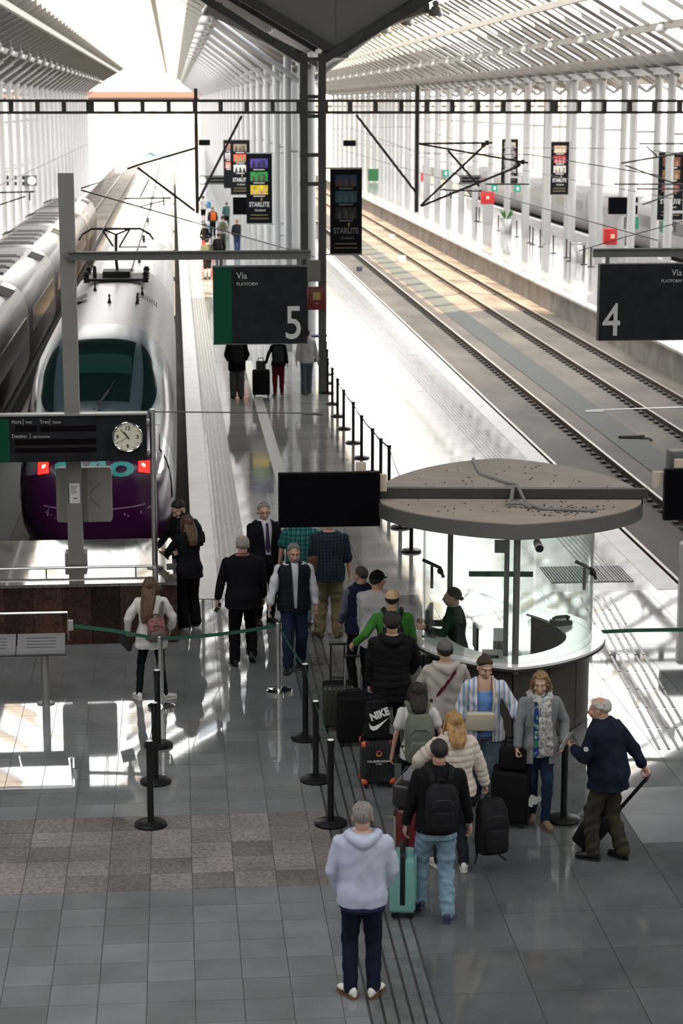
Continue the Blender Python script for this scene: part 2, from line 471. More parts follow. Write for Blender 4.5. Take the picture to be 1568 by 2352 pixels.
rail(-4.95, EDGE_Y+1.0, 'rail right of the silver train, seen behind the tall mast')
rail(-6.45, EDGE_Y+1.0, 'left one of two sunlit rails behind the tall mast')
rail(26.3, EDGE_Y+1.0, 'rail under the grey train at far right, near side')
rail(27.8, EDGE_Y+1.0, 'rail under the grey train at far right, far side')

# ------------------------------------------------------------------ roof
RIDGES = [-3.55, 12.1, 27.75, -19.2]
HW, ZV, ZR, SK = 7.83, 9.05, 13.6, 2.4
Y_SKY, Y_GAB, ZC = 57.6, 53.4, 14.5      # first skylight, gable over the gantry, flat concourse roof
GLS = {-3.55: 6.6, 12.1: 7.0, 27.75: 2.4, -19.2: 2.4}      # how far down the right-hand slopes are glazed, between the rafters
CLEAR = {-3.55: 4.0, 12.1: 3.7}                            # clear glass down to here, milk glass added below to hold back the sun
def zr(dx): return ZR - (ZR-ZV)*abs(dx)/HW
rf = MB(); rd = MB()
for rx in RIDGES:
    for s in (-1, 1):
        a, b_ = rx+s*HW, rx+s*SK
        for (y0, y1, g, bi) in ((Y_SKY, Y_END, rf, rx+GLS[rx] if s > 0 else b_), (Y_GAB, Y_SKY, rd, rx), (27, Y_GAB, rd, rx), (-14, 27, rd, b_)):
            z0, z1 = (zr(HW), zr(bi-rx)) if y0 >= Y_GAB else (ZC, ZC)
            g.add([(a, y0, z0), (bi, y0, z1), (bi, y1, z1), (a, y1, z0), (a, y0, z0+0.1), (bi, y0, z1+0.1), (bi, y1, z1+0.1), (a, y1, z0+0.1)],
                  [(0,1,2,3), (7,6,5,4), (0,4,5,1), (1,5,6,2), (2,6,7,3), (3,7,4,0)])
ceiling = tag(rf.build('ceiling', M_roof), kind='structure')
rd.build('concourse_roof', M_roofd, ceiling)
for rx in RIDGES:
    for s in (-1, 1):
        g = MB(); a, b_ = rx+s*HW, rx
        P = [(a, ZV), (b_, ZR), (b_, ZC+0.1), (a, ZC+0.1)]
        g.rings([[(x, Y_GAB-0.1, z) for x, z in P], [(x, Y_GAB, z) for x, z in P]]); g.build('gable_panel', M_roofd, ceiling)
        g = MB(); g.beam((a, Y_GAB-0.2, ZV-0.12), (b_, Y_GAB-0.2, ZR-0.12), 0.2, 0.26); g.build('gable_rafter', M_gantry, ceiling)
        for yy in (56.0,):
            g = MB(); g.beam((a, yy, ZV-0.12), (b_, yy, ZR-0.12), 0.2, 0.24); g.build('gable_rafter', M_gantry, ceiling)
# rafters
raf_cache = {}
def rafter_mesh(s):
    if s not in raf_cache:
        g = MB()
        x0, x1 = s*(HW-0.1), s*1.35
        z0, z1 = zr(x0)-0.2, zr(x1)-0.2
        g.beam((x0, 0, z0+0.03), (x1, 0, z1+0.03), 0.12, 0.26)
        g.beam((x0, 0, z0-0.1), (x1, 0, z1-0.1), 0.22, 0.02)
        raf_cache[s] = g.mesh('rafter'); raf_cache[s].materials.append(M_rafter)
    return raf_cache[s]
def blade_mesh(gl):
    """inclined roof panel of the glazed slopes, its near edge lifted, open glass before it"""
    key = ('b', gl)
    if key not in raf_cache:
        g = MB(); a, b_ = 1.7, gl; h, y0, y1, th = 0.12, 1.44, 1.7, 0.02
        P = [(x, y, zr(x)+(h if y == y0 else 0)+q) for q in (0, th) for x, y in ((a, y0), (b_, y0), (b_, y1), (a, y1))]
        g.add(P, [(0,3,2,1), (4,5,6,7), (0,1,5,4), (1,2,6,5), (2,3,7,6), (3,0,4,7)])
        raf_cache[key] = g.mesh('roof_panel'); raf_cache[key].materials.append(M_blade)
    return raf_cache[key]
def strut_mesh():
    if 'st' not in raf_cache:
        g = MB(); x0, x1 = HW-0.1, 1.9; g.beam((x0, 0, zr(x0)-0.42), (x1, 0, zr(x1)-0.42), 0.09, 0.13); raf_cache['st'] = g.mesh('rafter'); raf_cache['st'].materials.append(M_rafter)
    return raf_cache['st']
for rx in RIDGES[:2]:
    for k in range(9 if rx > 0 else 0, 118):
        o = bpy.data.objects.new('roof_panel', blade_mesh(GLS[rx])); COL.objects.link(o); o.parent = ceiling; o.location = (rx, Y_SKY+k*1.7, 0)
    for s in (-1, 1):
        for k in range(59):
            o = bpy.data.objects.new('rafter', rafter_mesh(s) if s < 0 else strut_mesh()); COL.objects.link(o); o.parent = ceiling; o.location = (rx, Y_SKY+0.6+k*3.4, 0)
g = MB()
for rx in RIDGES[2:]:
    for s in (-1, 1):
        for k in range(31):
            y = Y_SKY+0.6+k*6.8
            g.beam((rx+s*(HW-0.1), y, zr(HW-0.1)-0.2), (rx+s*1.35, y, zr(1.35)-0.2), 0.16, 0.36)
tag(g.build('outer_rafters', M_rafter, ceiling), kind='stuff')
for rx in RIDGES:
    for s in (-1, 1):
        for dx in (2.9, 4.9):
            g = MB(); z = zr(dx)-0.48; g.bb(rx+s*dx-0.09, rx+s*dx+0.09, Y_SKY, Y_END, z-0.13, z+0.13); g.build('purlin', M_rafter, ceiling)
# valley gutters
for rx in RIDGES[:3]:
    g = MB(); g.bb(rx-HW-0.35, rx-HW+0.35, Y_GAB, Y_END, ZV-0.25, ZV+0.02); g.build('gutter', M_steelg, ceiling)
# skylight panes with glazing bars
pane_cache = {}
for rx in RIDGES:
    for s in (-1, 1):
        e = CLEAR.get(rx, SK) if s > 0 else SK
        if (s, e) not in pane_cache:
            g = MB(); g.add([(s*e, 0, zr(e)+0.12), (0, 0, ZR+0.12), (0, 6.7, ZR+0.12), (s*e, 6.7, zr(e)+0.12)], [(0,1,2,3)])
            pane_cache[(s, e)] = g.mesh('skylight_pane'); pane_cache[(s, e)].materials.append(M_pane)
        for k in range(30):
            o = bpy.data.objects.new('skylight_pane', pane_cache[(s, e)]); COL.objects.link(o); o.parent = ceiling; o.location = (rx, Y_SKY+0.6+k*6.8, 0)
    if rx in CLEAR:  # added diffusing panes: stop the sun, stay bright in floor reflections
        g = MB(); a, b_ = CLEAR[rx], GLS[rx]; g.add([(a, 0, zr(a)+0.13), (a, 6.8, zr(a)+0.13), (b_, 6.8, zr(b_)+0.13), (b_, 0, zr(b_)+0.13)], [(0,1,2,3)]); mp_ = g.mesh('added_milk_pane'); mp_.materials.append(M_milk)
        for k in range(30):
            o = bpy.data.objects.new('added_milk_pane', mp_); COL.objects.link(o); o.parent = ceiling; o.location = (rx, Y_SKY+0.6+k*6.8, 0)
    for s in (-1, 1):  # unseen concourse skylights, added to fill the foreground from above
        for k in range(5):
            if (s, 'c') not in pane_cache:
                g = MB(); g.add([(s*SK, 0, ZC+0.05), (0, 0, ZC+0.05), (0, 8.21, ZC+0.05), (s*SK, 8.21, ZC+0.05)], [(0,1,2,3)])
                pane_cache[(s, 'c')] = g.mesh('skylight_pane'); pane_cache[(s, 'c')].materials.append(M_milk)
            o = bpy.data.objects.new('skylight_pane', pane_cache[(s, 'c')]); COL.objects.link(o); o.parent = ceiling; o.location = (rx, -14+k*8.2, 0)
    g = MB()
    for k in range(31):
        y = Y_SKY+0.55+k*6.8
        for s in (-1, 1): g.beam((rx+s*SK, y, zr(SK)+0.1), (rx, y, ZR+0.1), 0.12, 0.14)
    g.build('glazing_bars', M_rafter, ceiling)
# columns
COLX = [4.05, 21.1, -11.4, 36.2, -27.1]
cc = {}
for xi, x in enumerate(COLX):
    for k in range(30):
        y = 62.2 + k*6.8
        if xi > 2 and k % 2: continue
        key = 0 if xi == 0 else 1
        if key not in cc:
            g = MB()
            if key == 0:
                g.tube([(0.05, 0, 0), (0.05, 0, ZV)], 0.27, 14); g.tube([(-0.52, 0.2, 0), (-0.52, 0.2, ZV)], 0.13, 10)
                for z in (3.2, 6.2): g.tube([(-0.52, 0.2, z), (0.05, 0, z)], 0.06, 6)
                g.lathe([(0.33, 0), (0.33, 0.06), (0.28, 0.1)], 14, 0, (0.05, 0, 0))
            else:
                g.tube([(-0.55, 0, 0), (-0.55, 0, ZV)], 0.19, 12); g.tube([(0.55, 0, 0), (0.55, 0, ZV)], 0.19, 12)
                for z in (3.2, 6.4): g.beam((-0.55, 0, z), (0.55, 0, z), 0.08, 0.12)
            for s in (-1, 1):
                g.tube([(0, 0, ZV-0.9), (s*3.0, 0, zr(HW-3.0)-0.45)], 0.075, 8)
                g.tube([(0, 0, ZV-0.9), (s*2.2, 3.0, zr(HW-2.2)-0.45)], 0.055, 6)
            cc[key] = g.mesh('column', 40); cc[key].materials.append(M_steelw if key else mat('steel_column', (0.45, 0.46, 0.48), 0.35, 0.0))
        o = bpy.data.objects.new('column', cc[key]); COL.objects.link(o); o.parent = ceiling; o.location = (x, y, 0)
# enclosure of the concourse behind and beside the camera
g = MB(); g.bb(-30, 48, -14.4, -14, -0.4, 14.5); tag(g.build('wall_back', M_wall), kind='structure')
g = MB(); g.bb(-27.6, -27.2, -14, 54, -0.4, 14.5); tag(g.build('wall_left', M_wall), kind='structure')
g = MB(); g.bb(36.4, 36.8, -14, 54, -0.4, 14.5); tag(g.build('wall_right', M_wall), kind='structure')
# buildings beyond the open end of the hall
def far_block(name, label, x0, x1, y0, z1, mwall, roof_m, wins):
    t = thing(name, label, 'building', ((x0+x1)/2, y0, -1.0)); w = x1-x0
    g = MB(); g.bb(-w/2, w/2, 0, 14, 0, z1+1); g.build('wall', mwall, t)
    g = MB(); g.bb(-w/2-0.5, w/2+0.5, -0.6, 14.5, z1+1, z1+1.9); g.build('roof', roof_m, t)
    for i in range(wins):
        x = -w/2+(i+0.5)*w/wins
        g = MB(); g.bb(x-w/wins*0.28, x+w/wins*0.28, -0.06, 0.05, z1*0.55+1, z1*0.85+1); g.build('window', M_steelg, t)
far_block('station_building', 'long pale building with a red fascia beyond the open end of the hall', -26, 10, 300, 8.6, M_farw, mat('fascia_red', (0.10, 0.018, 0.012), 0.7), 14)
far_block('apartment_block', 'pale pinkish block behind the station yard on the left', -48, -28, 290, 12, mat('wall_pinkish', (0.16, 0.12, 0.10), 0.8), M_wall, 8)
far_block('depot_building', 'low grey building seen far right between the columns', 14, 60, 300, 7.5, mat('wall_greyish', (0.13, 0.12, 0.115), 0.8), mat('roof_reddish', (0.42, 0.2, 0.15), 0.7), 16)
# ------------------------------------------------------------------ low granite wall closing the left tracks
M_blackgr = granite('granite_blackbrown', (0.02, 0.011, 0.008), (0.05, 0.024, 0.016), 0.08, 25, 0.55, stain=0.5, spec=0.22)
M_top = granite('granite_top', (0.085, 0.078, 0.07), (0.15, 0.14, 0.128), 0.05, 40, 0.15, spec=0.7)
M_mast = mat('mast_paint', (0.17, 0.165, 0.155), 0.55, var=0.08, vscale=2)
M_mastd = mat('bar_paint', (0.085, 0.087, 0.082), 0.5)
WT = 0.88
w = thing('end_wall', 'low dark polished granite wall closing the tracks at left, with pale top slabs', 'wall', (-0.05, 27.95, 0))
g = MB(); g.bb(-7.4, 0, 0.03, 2.95, -0.1, WT-0.045); g.build('core', M_clip, w)
pm = MB().bb(-0.2, 0.2, -0.012, 0.03, -0.008, WT-0.05).mesh('granite_panel'); pm.materials.append(M_blackgr)
for k in range(18):
    o = bpy.data.objects.new('granite_panel', pm); COL.objects.link(o); o.parent = w; o.location = (-0.205-0.41*k, 0, 0)
    o.scale = (1.012, 1, 1)
ts = MB().bb(-0.408, 0.408, -0.04, 2.95, WT-0.045, WT).mesh('top_slab'); ts.materials.append(M_top)
for k in range(9):
    o = bpy.data.objects.new('top_slab', ts); COL.objects.link(o); o.parent = w; o.location = (-0.41-0.82*k, 0, 0)
g = MB()
g.tube([(-7.3, 0.62, WT+0.09), (-0.35, 0.62, WT+0.09)], 0.02, 8)
for k in range(6): g.tube([(-0.6-k*1.3, 0.62, WT), (-0.6-k*1.3, 0.62, WT+0.09)], 0.012, 6)
g.build('low_rail', M_brushed, w, 40)
# ------------------------------------------------------------------ mast, platform sign 5, sign 4
def via_sign(name, label, x_mast, x0, x1, num, mirror, bar_end, Y=29.33, mast_base=WT):
    t = thing(name, label, 'sign', (x_mast, Y, mast_base)); zb = mast_base
    def L(x, z): return (x-x_mast, 0, z-zb)
    g = MB(); g.bb(-0.11, 0.11, -0.11, 0.11, 0, 6.63-zb); g.build('mast', M_mast, t)
    g = MB(); g.bb(-0.16, 0.16, -0.16, 0.16, 0, 0.16); g.build('mast_base', M_mast, t)
    g = MB(); a, b_ = sorted((x_mast, bar_end)); g.bb(a-x_mast, b_-x_mast, -0.2, -0.11, 5.39-zb, 5.50-zb); g.bb(a-x_mast, b_-x_mast, -0.24, -0.08, 5.5-zb, 5.515-zb); g.build('cross_bar', M_mastd, t)
    for z in (5.45,):
        g = MB(); g.lathe([(0.045, 0), (0.045, 0.02), (0.02, 0.03)], 12); g.build('bolt', M_mastd, t, 40, (0, -0.2, z-zb), (PI/2, 0, 0))
    z0, z1 = 4.165, 5.285
    d = MB(); d.bb(x0-x_mast, x1-x_mast, -0.23, -0.07, z0-zb, z1-zb)
    p = d.build('sign_panel', mat('sign_dark', (0.012, 0.013, 0.015), 0.5, spec=0.1, var=0.3, vscale=5), t)
    gx0, gx1 = (x0, x0+0.27) if not mirror else (x1-0.27, x1)
    g = MB(); g.bb(gx0-x_mast, gx1-x_mast, -0.236, -0.228, z0-zb, z1-zb); g.build('green_band', mat('sign_green', (0.003, 0.05, 0.028), 0.5, spec=0.1), p)
    for zz in (z0-zb-0.012, z1-zb):
        g = MB(); g.bb(x0-x_mast-0.008, x1-x_mast+0.008, -0.235, -0.065, zz, zz+0.012); g.build('sign_edge', M_mastd, p)
    for xx in (x0+0.12, x1-0.12):
        g = MB(); g.bb(xx-x_mast-0.025, xx-x_mast+0.025, -0.18, -0.12, z1-zb, 5.40-zb); g.build('hanger', M_mastd, t)
    ml = mat('sign_letter', (0.42, 0.42, 0.41), 0.5)
    if not mirror:
        lettering('V\u00eda', 0.135, ml, p, (x0+0.34-x_mast, -0.232, 5.115-zb), sx=0.92)
        lettering('PLATFORM', 0.066, ml, p, (x0+0.34-x_mast, -0.232, 5.015-zb), sx=0.95)
        lettering(num, 0.69, ml, p, (x1-0.06-x_mast, -0.232, 4.235-zb), align='RIGHT', sx=0.82, bold=0.004)
    else:
        lettering('V\u00eda', 0.135, ml, p, (x1-0.37-x_mast, -0.232, 5.115-zb), align='RIGHT', sx=0.92)
        lettering('PLATFORM', 0.066, ml, p, (x1-0.37-x_mast, -0.232, 5.015-zb), align='RIGHT', sx=0.95)
        lettering(num, 0.69, ml, p, (x0+0.05-x_mast, -0.232, 4.235-zb), sx=0.82, bold=0.004)
    return t
s5 = via_sign('platform_sign', 'dark hanging platform sign numbered 5 with green end, on a tall mast', -1.55, 0.545, 1.915, '5', False, 1.97)
s4 = via_sign('platform_sign', 'dark hanging platform sign numbered 4 at the right edge', 9.75, 6.25, 7.85, '4', True, 6.15, mast_base=0.0)
# notice sheet on the mast and the grey cabinet behind it
g = MB(); g.bb(-0.085, 0.085, -0.118, -0.112, 0.92, 1.22)
n_ = g.build('notice_sheet', mat('paper', (0.6, 0.6, 0.6), 0.6), s5)
g = MB(); g.bb(-0.085, -0.07, -0.121, -0.118, 0.92, 1.22); g.build('green_margin', mat('sign_green', (0.004, 0.055, 0.032)), n_)
g = MB()
for k in range(5): g.bb(-0.05, 0.06-0.02*(k % 3), -0.121, -0.118, 1.17-k*0.025, 1.178-k*0.025)
g.bb(-0.01, 0.05, -0.121, -0.118, 0.985, 1.0); g.build('print_lines', mat('ink', (0.1, 0.1, 0.1), 0.7), n_)
cab = thing('sign_cabinet', 'grey square cabinet with rounded corners mounted behind the mast', 'cabinet', (-1.42, 29.56, 1.44))
g = MB(); pr = rrect(0.83, 0.83, 0.05); g.rings([[(x, 0.0, z+0.415) for x, z in pr], [(x, 0.16, z+0.415) for x, z in pr]]); g.build('casing', mat('cabinet_grey', (0.20, 0.195, 0.18), 0.5), cab)
g = MB()
g.beam((0.08, -0.004, 0.44), (0.24, -0.004, 0.6), 0.006, 0.008); g.beam((0.08, -0.004, 0.38), (0.24, -0.004, 0.22), 0.006, 0.008); g.build('scratch_marks', M_clip, cab)
g = MB(); g.bb(0.05, 0.09, -0.02, 0.0, 0, 0.83); g.build('back_rib', mat('cabinet_grey', (0.2, 0.195, 0.18)), cab)

# ------------------------------------------------------------------ steel post with the departure sign and clock
t = thing('departure_sign', 'dark departures sign with round clock and green end, on a steel post', 'sign', (-0.37, 28.86, WT))
g = MB(); g.tube([(0, 0, 0), (0, 0, 2.37)], 0.043, 16); g.build('post', M_brushed, t, 40)
g = MB(); g.lathe([(0.12, 0), (0.12, 0.015), (0.05, 0.03)], 20); g.build('post_base', M_brushed, t, 40)
g = MB(); g.tube([(0.04, 0, 2.33), (2.46, 0, 2.28)], 0.010, 6); g.tube([(2.2, 0, 2.27), (2.5, 0, 2.26)], 0.016, 6); g.build('stay_rod', M_mastd, t)
for z in (2.2, 1.75):
    g = MB(); g.bb(-0.1, 0.0, -0.025, 0.025, z-0.02, z+0.02); g.build('bracket', M_brushed, t)
g = MB(); g.bb(-2.75, -0.085, -0.11, 0.08, 1.63, 2.305); pn = g.build('sign_panel', mat('sign_dark', (0.014, 0.015, 0.017)), t)
g = MB(); g.bb(-2.75, -2.06, -0.118, -0.108, 1.63, 2.27); g.build('green_band', mat('sign_green', (0.004, 0.055, 0.032)), pn)
g = MB(); g.bb(-2.76, -0.07, -0.13, 0.09, 2.305, 2.33); g.build('sign_edge', mat('edge_grey', (0.2, 0.2, 0.19), 0.4), pn)
ml = mat('sign_letter', (0.42, 0.42, 0.41))
def pxl(px, py): v = at(px, py, 28.75); return (v.x+0.37, -0.112, v.z-WT)
for s, px, py, sz in (('Hora', 26, 973, 0.076), ('TIME', 58, 973, 0.048), ('Tren', 91, 973, 0.076), ('TRAIN', 120, 973, 0.048), ('Destino', 27, 1006, 0.074), ('DESTINATION', 75, 1006, 0.042)):
    lettering(s, sz, ml, pn, pxl(px, py), sx=0.92)
for px, py in ((53, 974), (114, 974), (69, 1006)):
    g = MB(); a = pxl(px, py); g.bb(a[0], a[0]+0.006, -0.116, -0.108, a[2]-0.01, a[2]+0.075); g.build('divider', ml, pn)
for x0, x1, y0, y1 in ((35, 85, 977, 992), (92, 221, 977, 992), (35, 221, 1007, 1023), (35, 221, 1027, 1041)):
    a, b_ = pxl(x0, y1), pxl(x1, y0)
    g = MB(); g.bb(a[0], b_[0], -0.1125, -0.104, a[2], b_[2]); g.build('display_row', mat('display_black', (0.004, 0.003, 0.003), 0.4, spec=0.03), pn)
cxy = pxl(293, 1003)
ck = empty('clock'); ck.parent = t; ck.location = (cxy[0], -0.11, cxy[2]); ck.rotation_euler = (PI/2, 0, 0)
g = MB(); g.lathe([(0.20, 0), (0.20, 0.035)], 40); face = g.build('clock_face', mat('clock_face', (0.62, 0.58, 0.47), 0.4), ck)
g = MB(); g.lathe([(0.20, 0.0), (0.20, 0.045), (0.212, 0.05), (0.222, 0.04), (0.222, 0.0)], 40, cap=False); g.build('clock_rim', M_chrome, ck, 30)
for s, x, y in (('12', 0, 0.105), ('3', 0.145, -0.025), ('6', 0, -0.155), ('9', -0.145, -0.025)):
    me = text_mesh(s, 0.082, 0.003, 'CENTER', 0.002); me.transform(Matrix.Rotation(-PI/2, 4, 'X'))
    link('numeral', me, M_black, ck, (x, y, 0.037))
g = MB()
for k in range(12):
    if k % 3:
        a = k*PI/6; g.beam((0.165*math.sin(a), 0.165*math.cos(a), 0.037), (0.19*math.sin(a), 0.19*math.cos(a), 0.037), 0.008, 0.003)
g.build('hour_marks', M_black, ck)
for nm, ang, ln, wd, bk in (('hour_hand', 326, 0.085, 0.018, 0.03), ('minute_hand', 319, 0.15, 0.012, 0.04), ('second_hand', 240, 0.16, 0.004, 0.05)):
    a = math.radians(ang); g = MB(); g.beam((-bk*math.sin(a), -bk*math.cos(a), 0.041), (ln*math.sin(a), ln*math.cos(a), 0.041), wd, 0.003); g.build(nm, M_black, ck)
g = MB(); g.tube([(7.35+0.37, 0, 3.18-WT), (10.2+0.37, 0, 3.25-WT)], 0.012, 6)
sr = thing('stay_rod', 'thin horizontal rod crossing the tracks below platform sign 4', 'rod', (6.05, 28.86, 3.15))
g = MB(); g.tube([(0, 0, 0), (3.2, 0, 0.07)], 0.011, 6); g.tube([(-0.02, 0, -0.02), (0.25, 0, -0.015)], 0.018, 6); g.build('rod', M_brushed, sr)
g = MB(); g.tube([(3.2, 0, -3.15), (3.2, 0, 0.1)], 0.043, 12); g.build('post', M_brushed, sr, 40)

# ------------------------------------------------------------------ perch bench
t = thing('perch_bench', 'grey slotted metal perch bench on a single post at the left edge', 'bench', (-1.76, 25.01, 0))
g = MB(); g.lathe([(0.115, 0), (0.115, 0.012), (0.06, 0.02)], 24); g.build('foot_plate', M_brushed, t, 40)
g = MB(); g.tube([(0, 0, 0.012), (0, 0, 0.66)], 0.05, 18); g.build('post', mat('bench_post', (0.3, 0.3, 0.3), 0.35, 0.7), t, 40)
ms = mat('bench_metal', (0.12, 0.12, 0.13), 0.5, 0.0)
for k, (a, b_) in enumerate(((-1.75, -1.0), (-0.99, -0.36), (-0.35, 0.27))):
    g = MB(); R = Matrix.Rotation(math.radians(38), 3, 'X')
    cx = (a+b_)/2; ww = b_-a-0.012
    g.box((cx, 0.02, 0.80), (ww, 0.30, 0.02), 0, R)
    g.tube([(a+0.006, -0.115, 0.70), (b_-0.006, -0.115, 0.70)], 0.03, 10)
    sp = g.build('seat_panel', ms, t, 40)
    g = MB()
    for j in range(4):
        c = Vector((cx, 0.02, 0.80)) + R @ Vector((0, -0.075+0.05*j, 0.0105)); g.box(c, (ww*0.62, 0.011, 0.002), 0, R)
    g.build('slot', M_clip, sp)
g = MB(); g.tube([(-1.75, 0.12, 1.18), (0.30, 0.12, 1.18), (0.30, 0.12, 0.80)], 0.018, 8); g.build('back_rail', M_chrome, t, 40)
g = MB(); g.tube([(-1.75, -0.03, 0.67), (0.29, -0.03, 0.67)], 0.03, 8); g.build('under_beam', ms, t, 40)
g = MB(); g.bb(0.31, 0.37, 0.09, 0.15, 0.94, 1.07); g.build('belt_end_clip', M_brushed, t)

# ------------------------------------------------------------------ queue posts
def post_proto(mt, chrome):
    ms = {}
    g = MB(); g.lathe([(0.178, 0), (0.178, 0.028), (0.165, 0.036), (0.04, 0.045 if not chrome else 0.05)], 36); ms['base'] = g.mesh('base', 30); ms['base'].materials.append(mt)
    g = MB(); g.tube([(0, 0, 0.04), (0, 0, 0.93)], 0.036 if not chrome else 0.033, 18); ms['pole'] = g.mesh('pole', 40); ms['pole'].materials.append(mt)
    g = MB(); g.lathe([(0.042, 0.88), (0.042, 0.945), (0.036, 0.95)], 18); ms['head'] = g.mesh('head', 40); ms['head'].materials.append(mt)
    g = MB(); g.lathe([(0.034, 0.95), (0.034, 0.953), (0.01, 0.954)], 18); ms['top_disc'] = g.mesh('top_disc', 40); ms['top_disc'].materials.append(M_white if not chrome else M_chrome)
    return ms
M_postb = mat('post_black', (0.008, 0.008, 0.009), 0.35, spec=0.25)
PB, PCh = post_proto(M_postb, False), post_proto(M_chrome, True)
def qpost(x, y, label, group, chrome=False, belt_to=None, z=0.0, cat='queue post', far=False):
    t = thing('queue_post', label, cat, (x, y, z), group=group)
    for k, me in (PCh if chrome else PB).items():
        o = bpy.data.objects.new(k, me); COL.objects.link(o); o.parent = t
    if belt_to:
        dx, dy = belt_to[0]-x, belt_to[1]-y; L = math.hypot(dx, dy); a = math.atan2(dy, dx)
        g = MB(); n = 10; top, bot = [], []
        for i in range(n+1):
            s = i/n; q = 0.04+(L-0.08)*s; sag = 0.035*4*s*(1-s)*min(1, L/2)
            top.append((q*math.cos(a), q*math.sin(a), 0.935-sag)); bot.append((q*math.cos(a), q*math.sin(a), 0.888-sag))
        g.rings([top, bot], 0, cap=False, closed=False); g.build('belt', M_green, t)
    return t
GL_ = 'black belt posts of the left queue line'; GR_ = 'black belt posts of the right queue line'
LP = [(-0.36, 20.42), (-0.32, 21.80), (-0.30, 23.13)]; RP = [(1.57, 20.29), (1.51, 21.71), (1.49, 23.25)]
o3 = ('nearest', 'middle', 'farthest')
for i in range(3):
    qpost(*LP[i], f'{o3[i]} of three black belt posts in the left queue row', GL_, belt_to=LP[i+1] if i < 2 else (-0.27, 24.70))
    qpost(*RP[i], f'{o3[i]} of three black belt posts beside the grooved floor path', GR_, belt_to=RP[i+1] if i < 2 else (1.27, 25.25))
qpost(-0.27, 24.70, 'chrome belt post standing close beside the woman in the white jacket', 'chrome belt posts', True, belt_to=(1.27, 25.25))
qpost(1.27, 25.25, 'chrome belt post in front of the man in the padded vest', 'chrome belt posts', True)
qpost(4.09, 20.19, 'black belt post standing alone beside the woman in the grey blazer', GR_)
g = MB(); g.rings([[(-1.40, 25.13, 1.02), (-0.9, 24.98, 0.99), (-0.31, 24.72, 0.935)], [(-1.40, 25.13, 0.97), (-0.9, 24.98, 0.94), (-0.31, 24.72, 0.888)]], 0, cap=False, closed=False)
tag(g.build('queue_belt', M_green), 'green belt running from the perch bench to the chrome post', 'belt')
# the long row on the platform: base points read along it
row = [(944, 1267), (919, 1212), (893, 1130), (874, 1112), (855, 1086), (830, 1052), (811, 1017), (789, 985), (775, 956), (763, 928), (752, 903), (751, 880), (748, 860)]
rp = [ground(px, py) for px, py in row]
ords = ['nearest', 'second', 'third', 'fourth', 'fifth', 'sixth', 'seventh', 'eighth', 'ninth', 'tenth', 'eleventh', 'twelfth', 'thirteenth']
for i, p in enumerate(rp):
    nx = rp[i+1] if i+1 < len(rp) else None
    qpost(p.x, p.y, f'{ords[i]} black belt post from the kiosk in the platform row' if i else 'black belt post of the platform row nearest the kiosk', 'black belt posts along the centre platform', belt_to=(nx.x, nx.y) if nx else None)
pr = [(1356, 613), (1340, 608), (1309, 600), (1300, 592), (1270, 582), (1240, 567), (1223, 562), (1216, 558), (1186, 544), (1144, 530), (1100, 510), (1093, 508)]
for i, (px, py) in enumerate(pr):
    p = ground(px, py)
    qpost(p.x, p.y, f'{ords[i] if i else "first"} thin black belt post counted from platform sign 4 on the right platform', 'belt posts on the right platform')
# white-capped steel barrier post at the right edge
p = ground(1566, 1385)
t = thing('gate_post', 'steel post with a white rounded cap at the right edge near the track end', 'post', p)
g = MB(); g.bb(-0.06, 0.14, -0.06, 0.06, 0, 0.92); g.build('body', M_brushed, t); g = MB(); g.lathe([(0.10, 0.92), (0.11, 0.95), (0.08, 0.98), (0.02, 0.99)], 16, 0, (0.04, 0, 0)); g.build('cap', M_white, t, 40)

# ------------------------------------------------------------------ gantry for the overhead line
GY = 53.0
t = thing('catenary_gantry', 'dark green-grey steel gantry with box-frame beam spanning the tracks', 'gantry', (3.65, GY, 0))
X0 = 3.65
g = MB(); g.bb(-16, 22, -0.1, 0.1, 7.66, 7.73); g.build('top_chord', M_gantry, t)
g = MB(); g.bb(-16, 22, -0.1, 0.1, 7.36, 7.43); g.build('bottom_chord', M_gantry, t)
bm_ = MB().bb(-0.055, 0.055, -0.1, 0.1, 7.43, 7.66).mesh('batten'); bm_.materials.append(M_gantry)
k = 0
for i in range(-23, 32):
    o = bpy.data.objects.new('batten', bm_); COL.objects.link(o); o.parent = t; o.location = (0.3+i*0.675, 0, 0)
    if i % 9 == -0: o.scale = (1.8, 1, 1)
for dx in (-0.24, 0.24):
    g = MB(); g.bb(dx-0.1, dx+0.1, -0.14, 0.14, 0, 8.9); g.build('post', M_gantry, t)
for z in (0.9, 2.3, 3.35, 5.55, 6.3, 7.3, 7.8, 8.75):
    g = MB(); g.bb(-0.34, 0.34, -0.16, 0.16, z-0.05, z+0.05); g.build('tie_plate', M_gantry, t)
for s in (-1, 1):
    g = MB(); g.beam((s*0.3, 0, 8.75), (s*3.2, 0.3, 10.55), 0.16, 0.2); g.beam((s*0.3, 0, 8.85), (s*2.6, 3.0, 10.1), 0.14, 0.18); g.build('brace', M_gantry, t)
def rods(parent, name, segs, Y, r=0.03, mt=M_gantry):
    g = MB()
    for (a, b_) in segs: g.tube([at(*a, Y)-Vector(parent.location), at(*b_, Y)-Vector(parent.location)], r, 6)
    return g.build(name, mt, parent)
for px, top, bot in ((449, 203, 490), (958, 197, 487)):
    a, b_ = at(px, top, GY), at(px, bot, GY)
    g = MB(); g.bb(a.x-X0-0.045, a.x-X0+0.045, -0.05, 0.05, b_.z, a.z); g.build('drop_tube', M_gantry, t)
rods(t, 'stay', [((555, 266), (455, 462))], GY, 0.035); rods(t, 'stay', [((818, 264), (955, 442))], GY, 0.035)
ca = cb = t
rods(ca, 'top_tube', [((449, 340), (320, 378)), ((320, 378), (292, 388))], GY, 0.03)
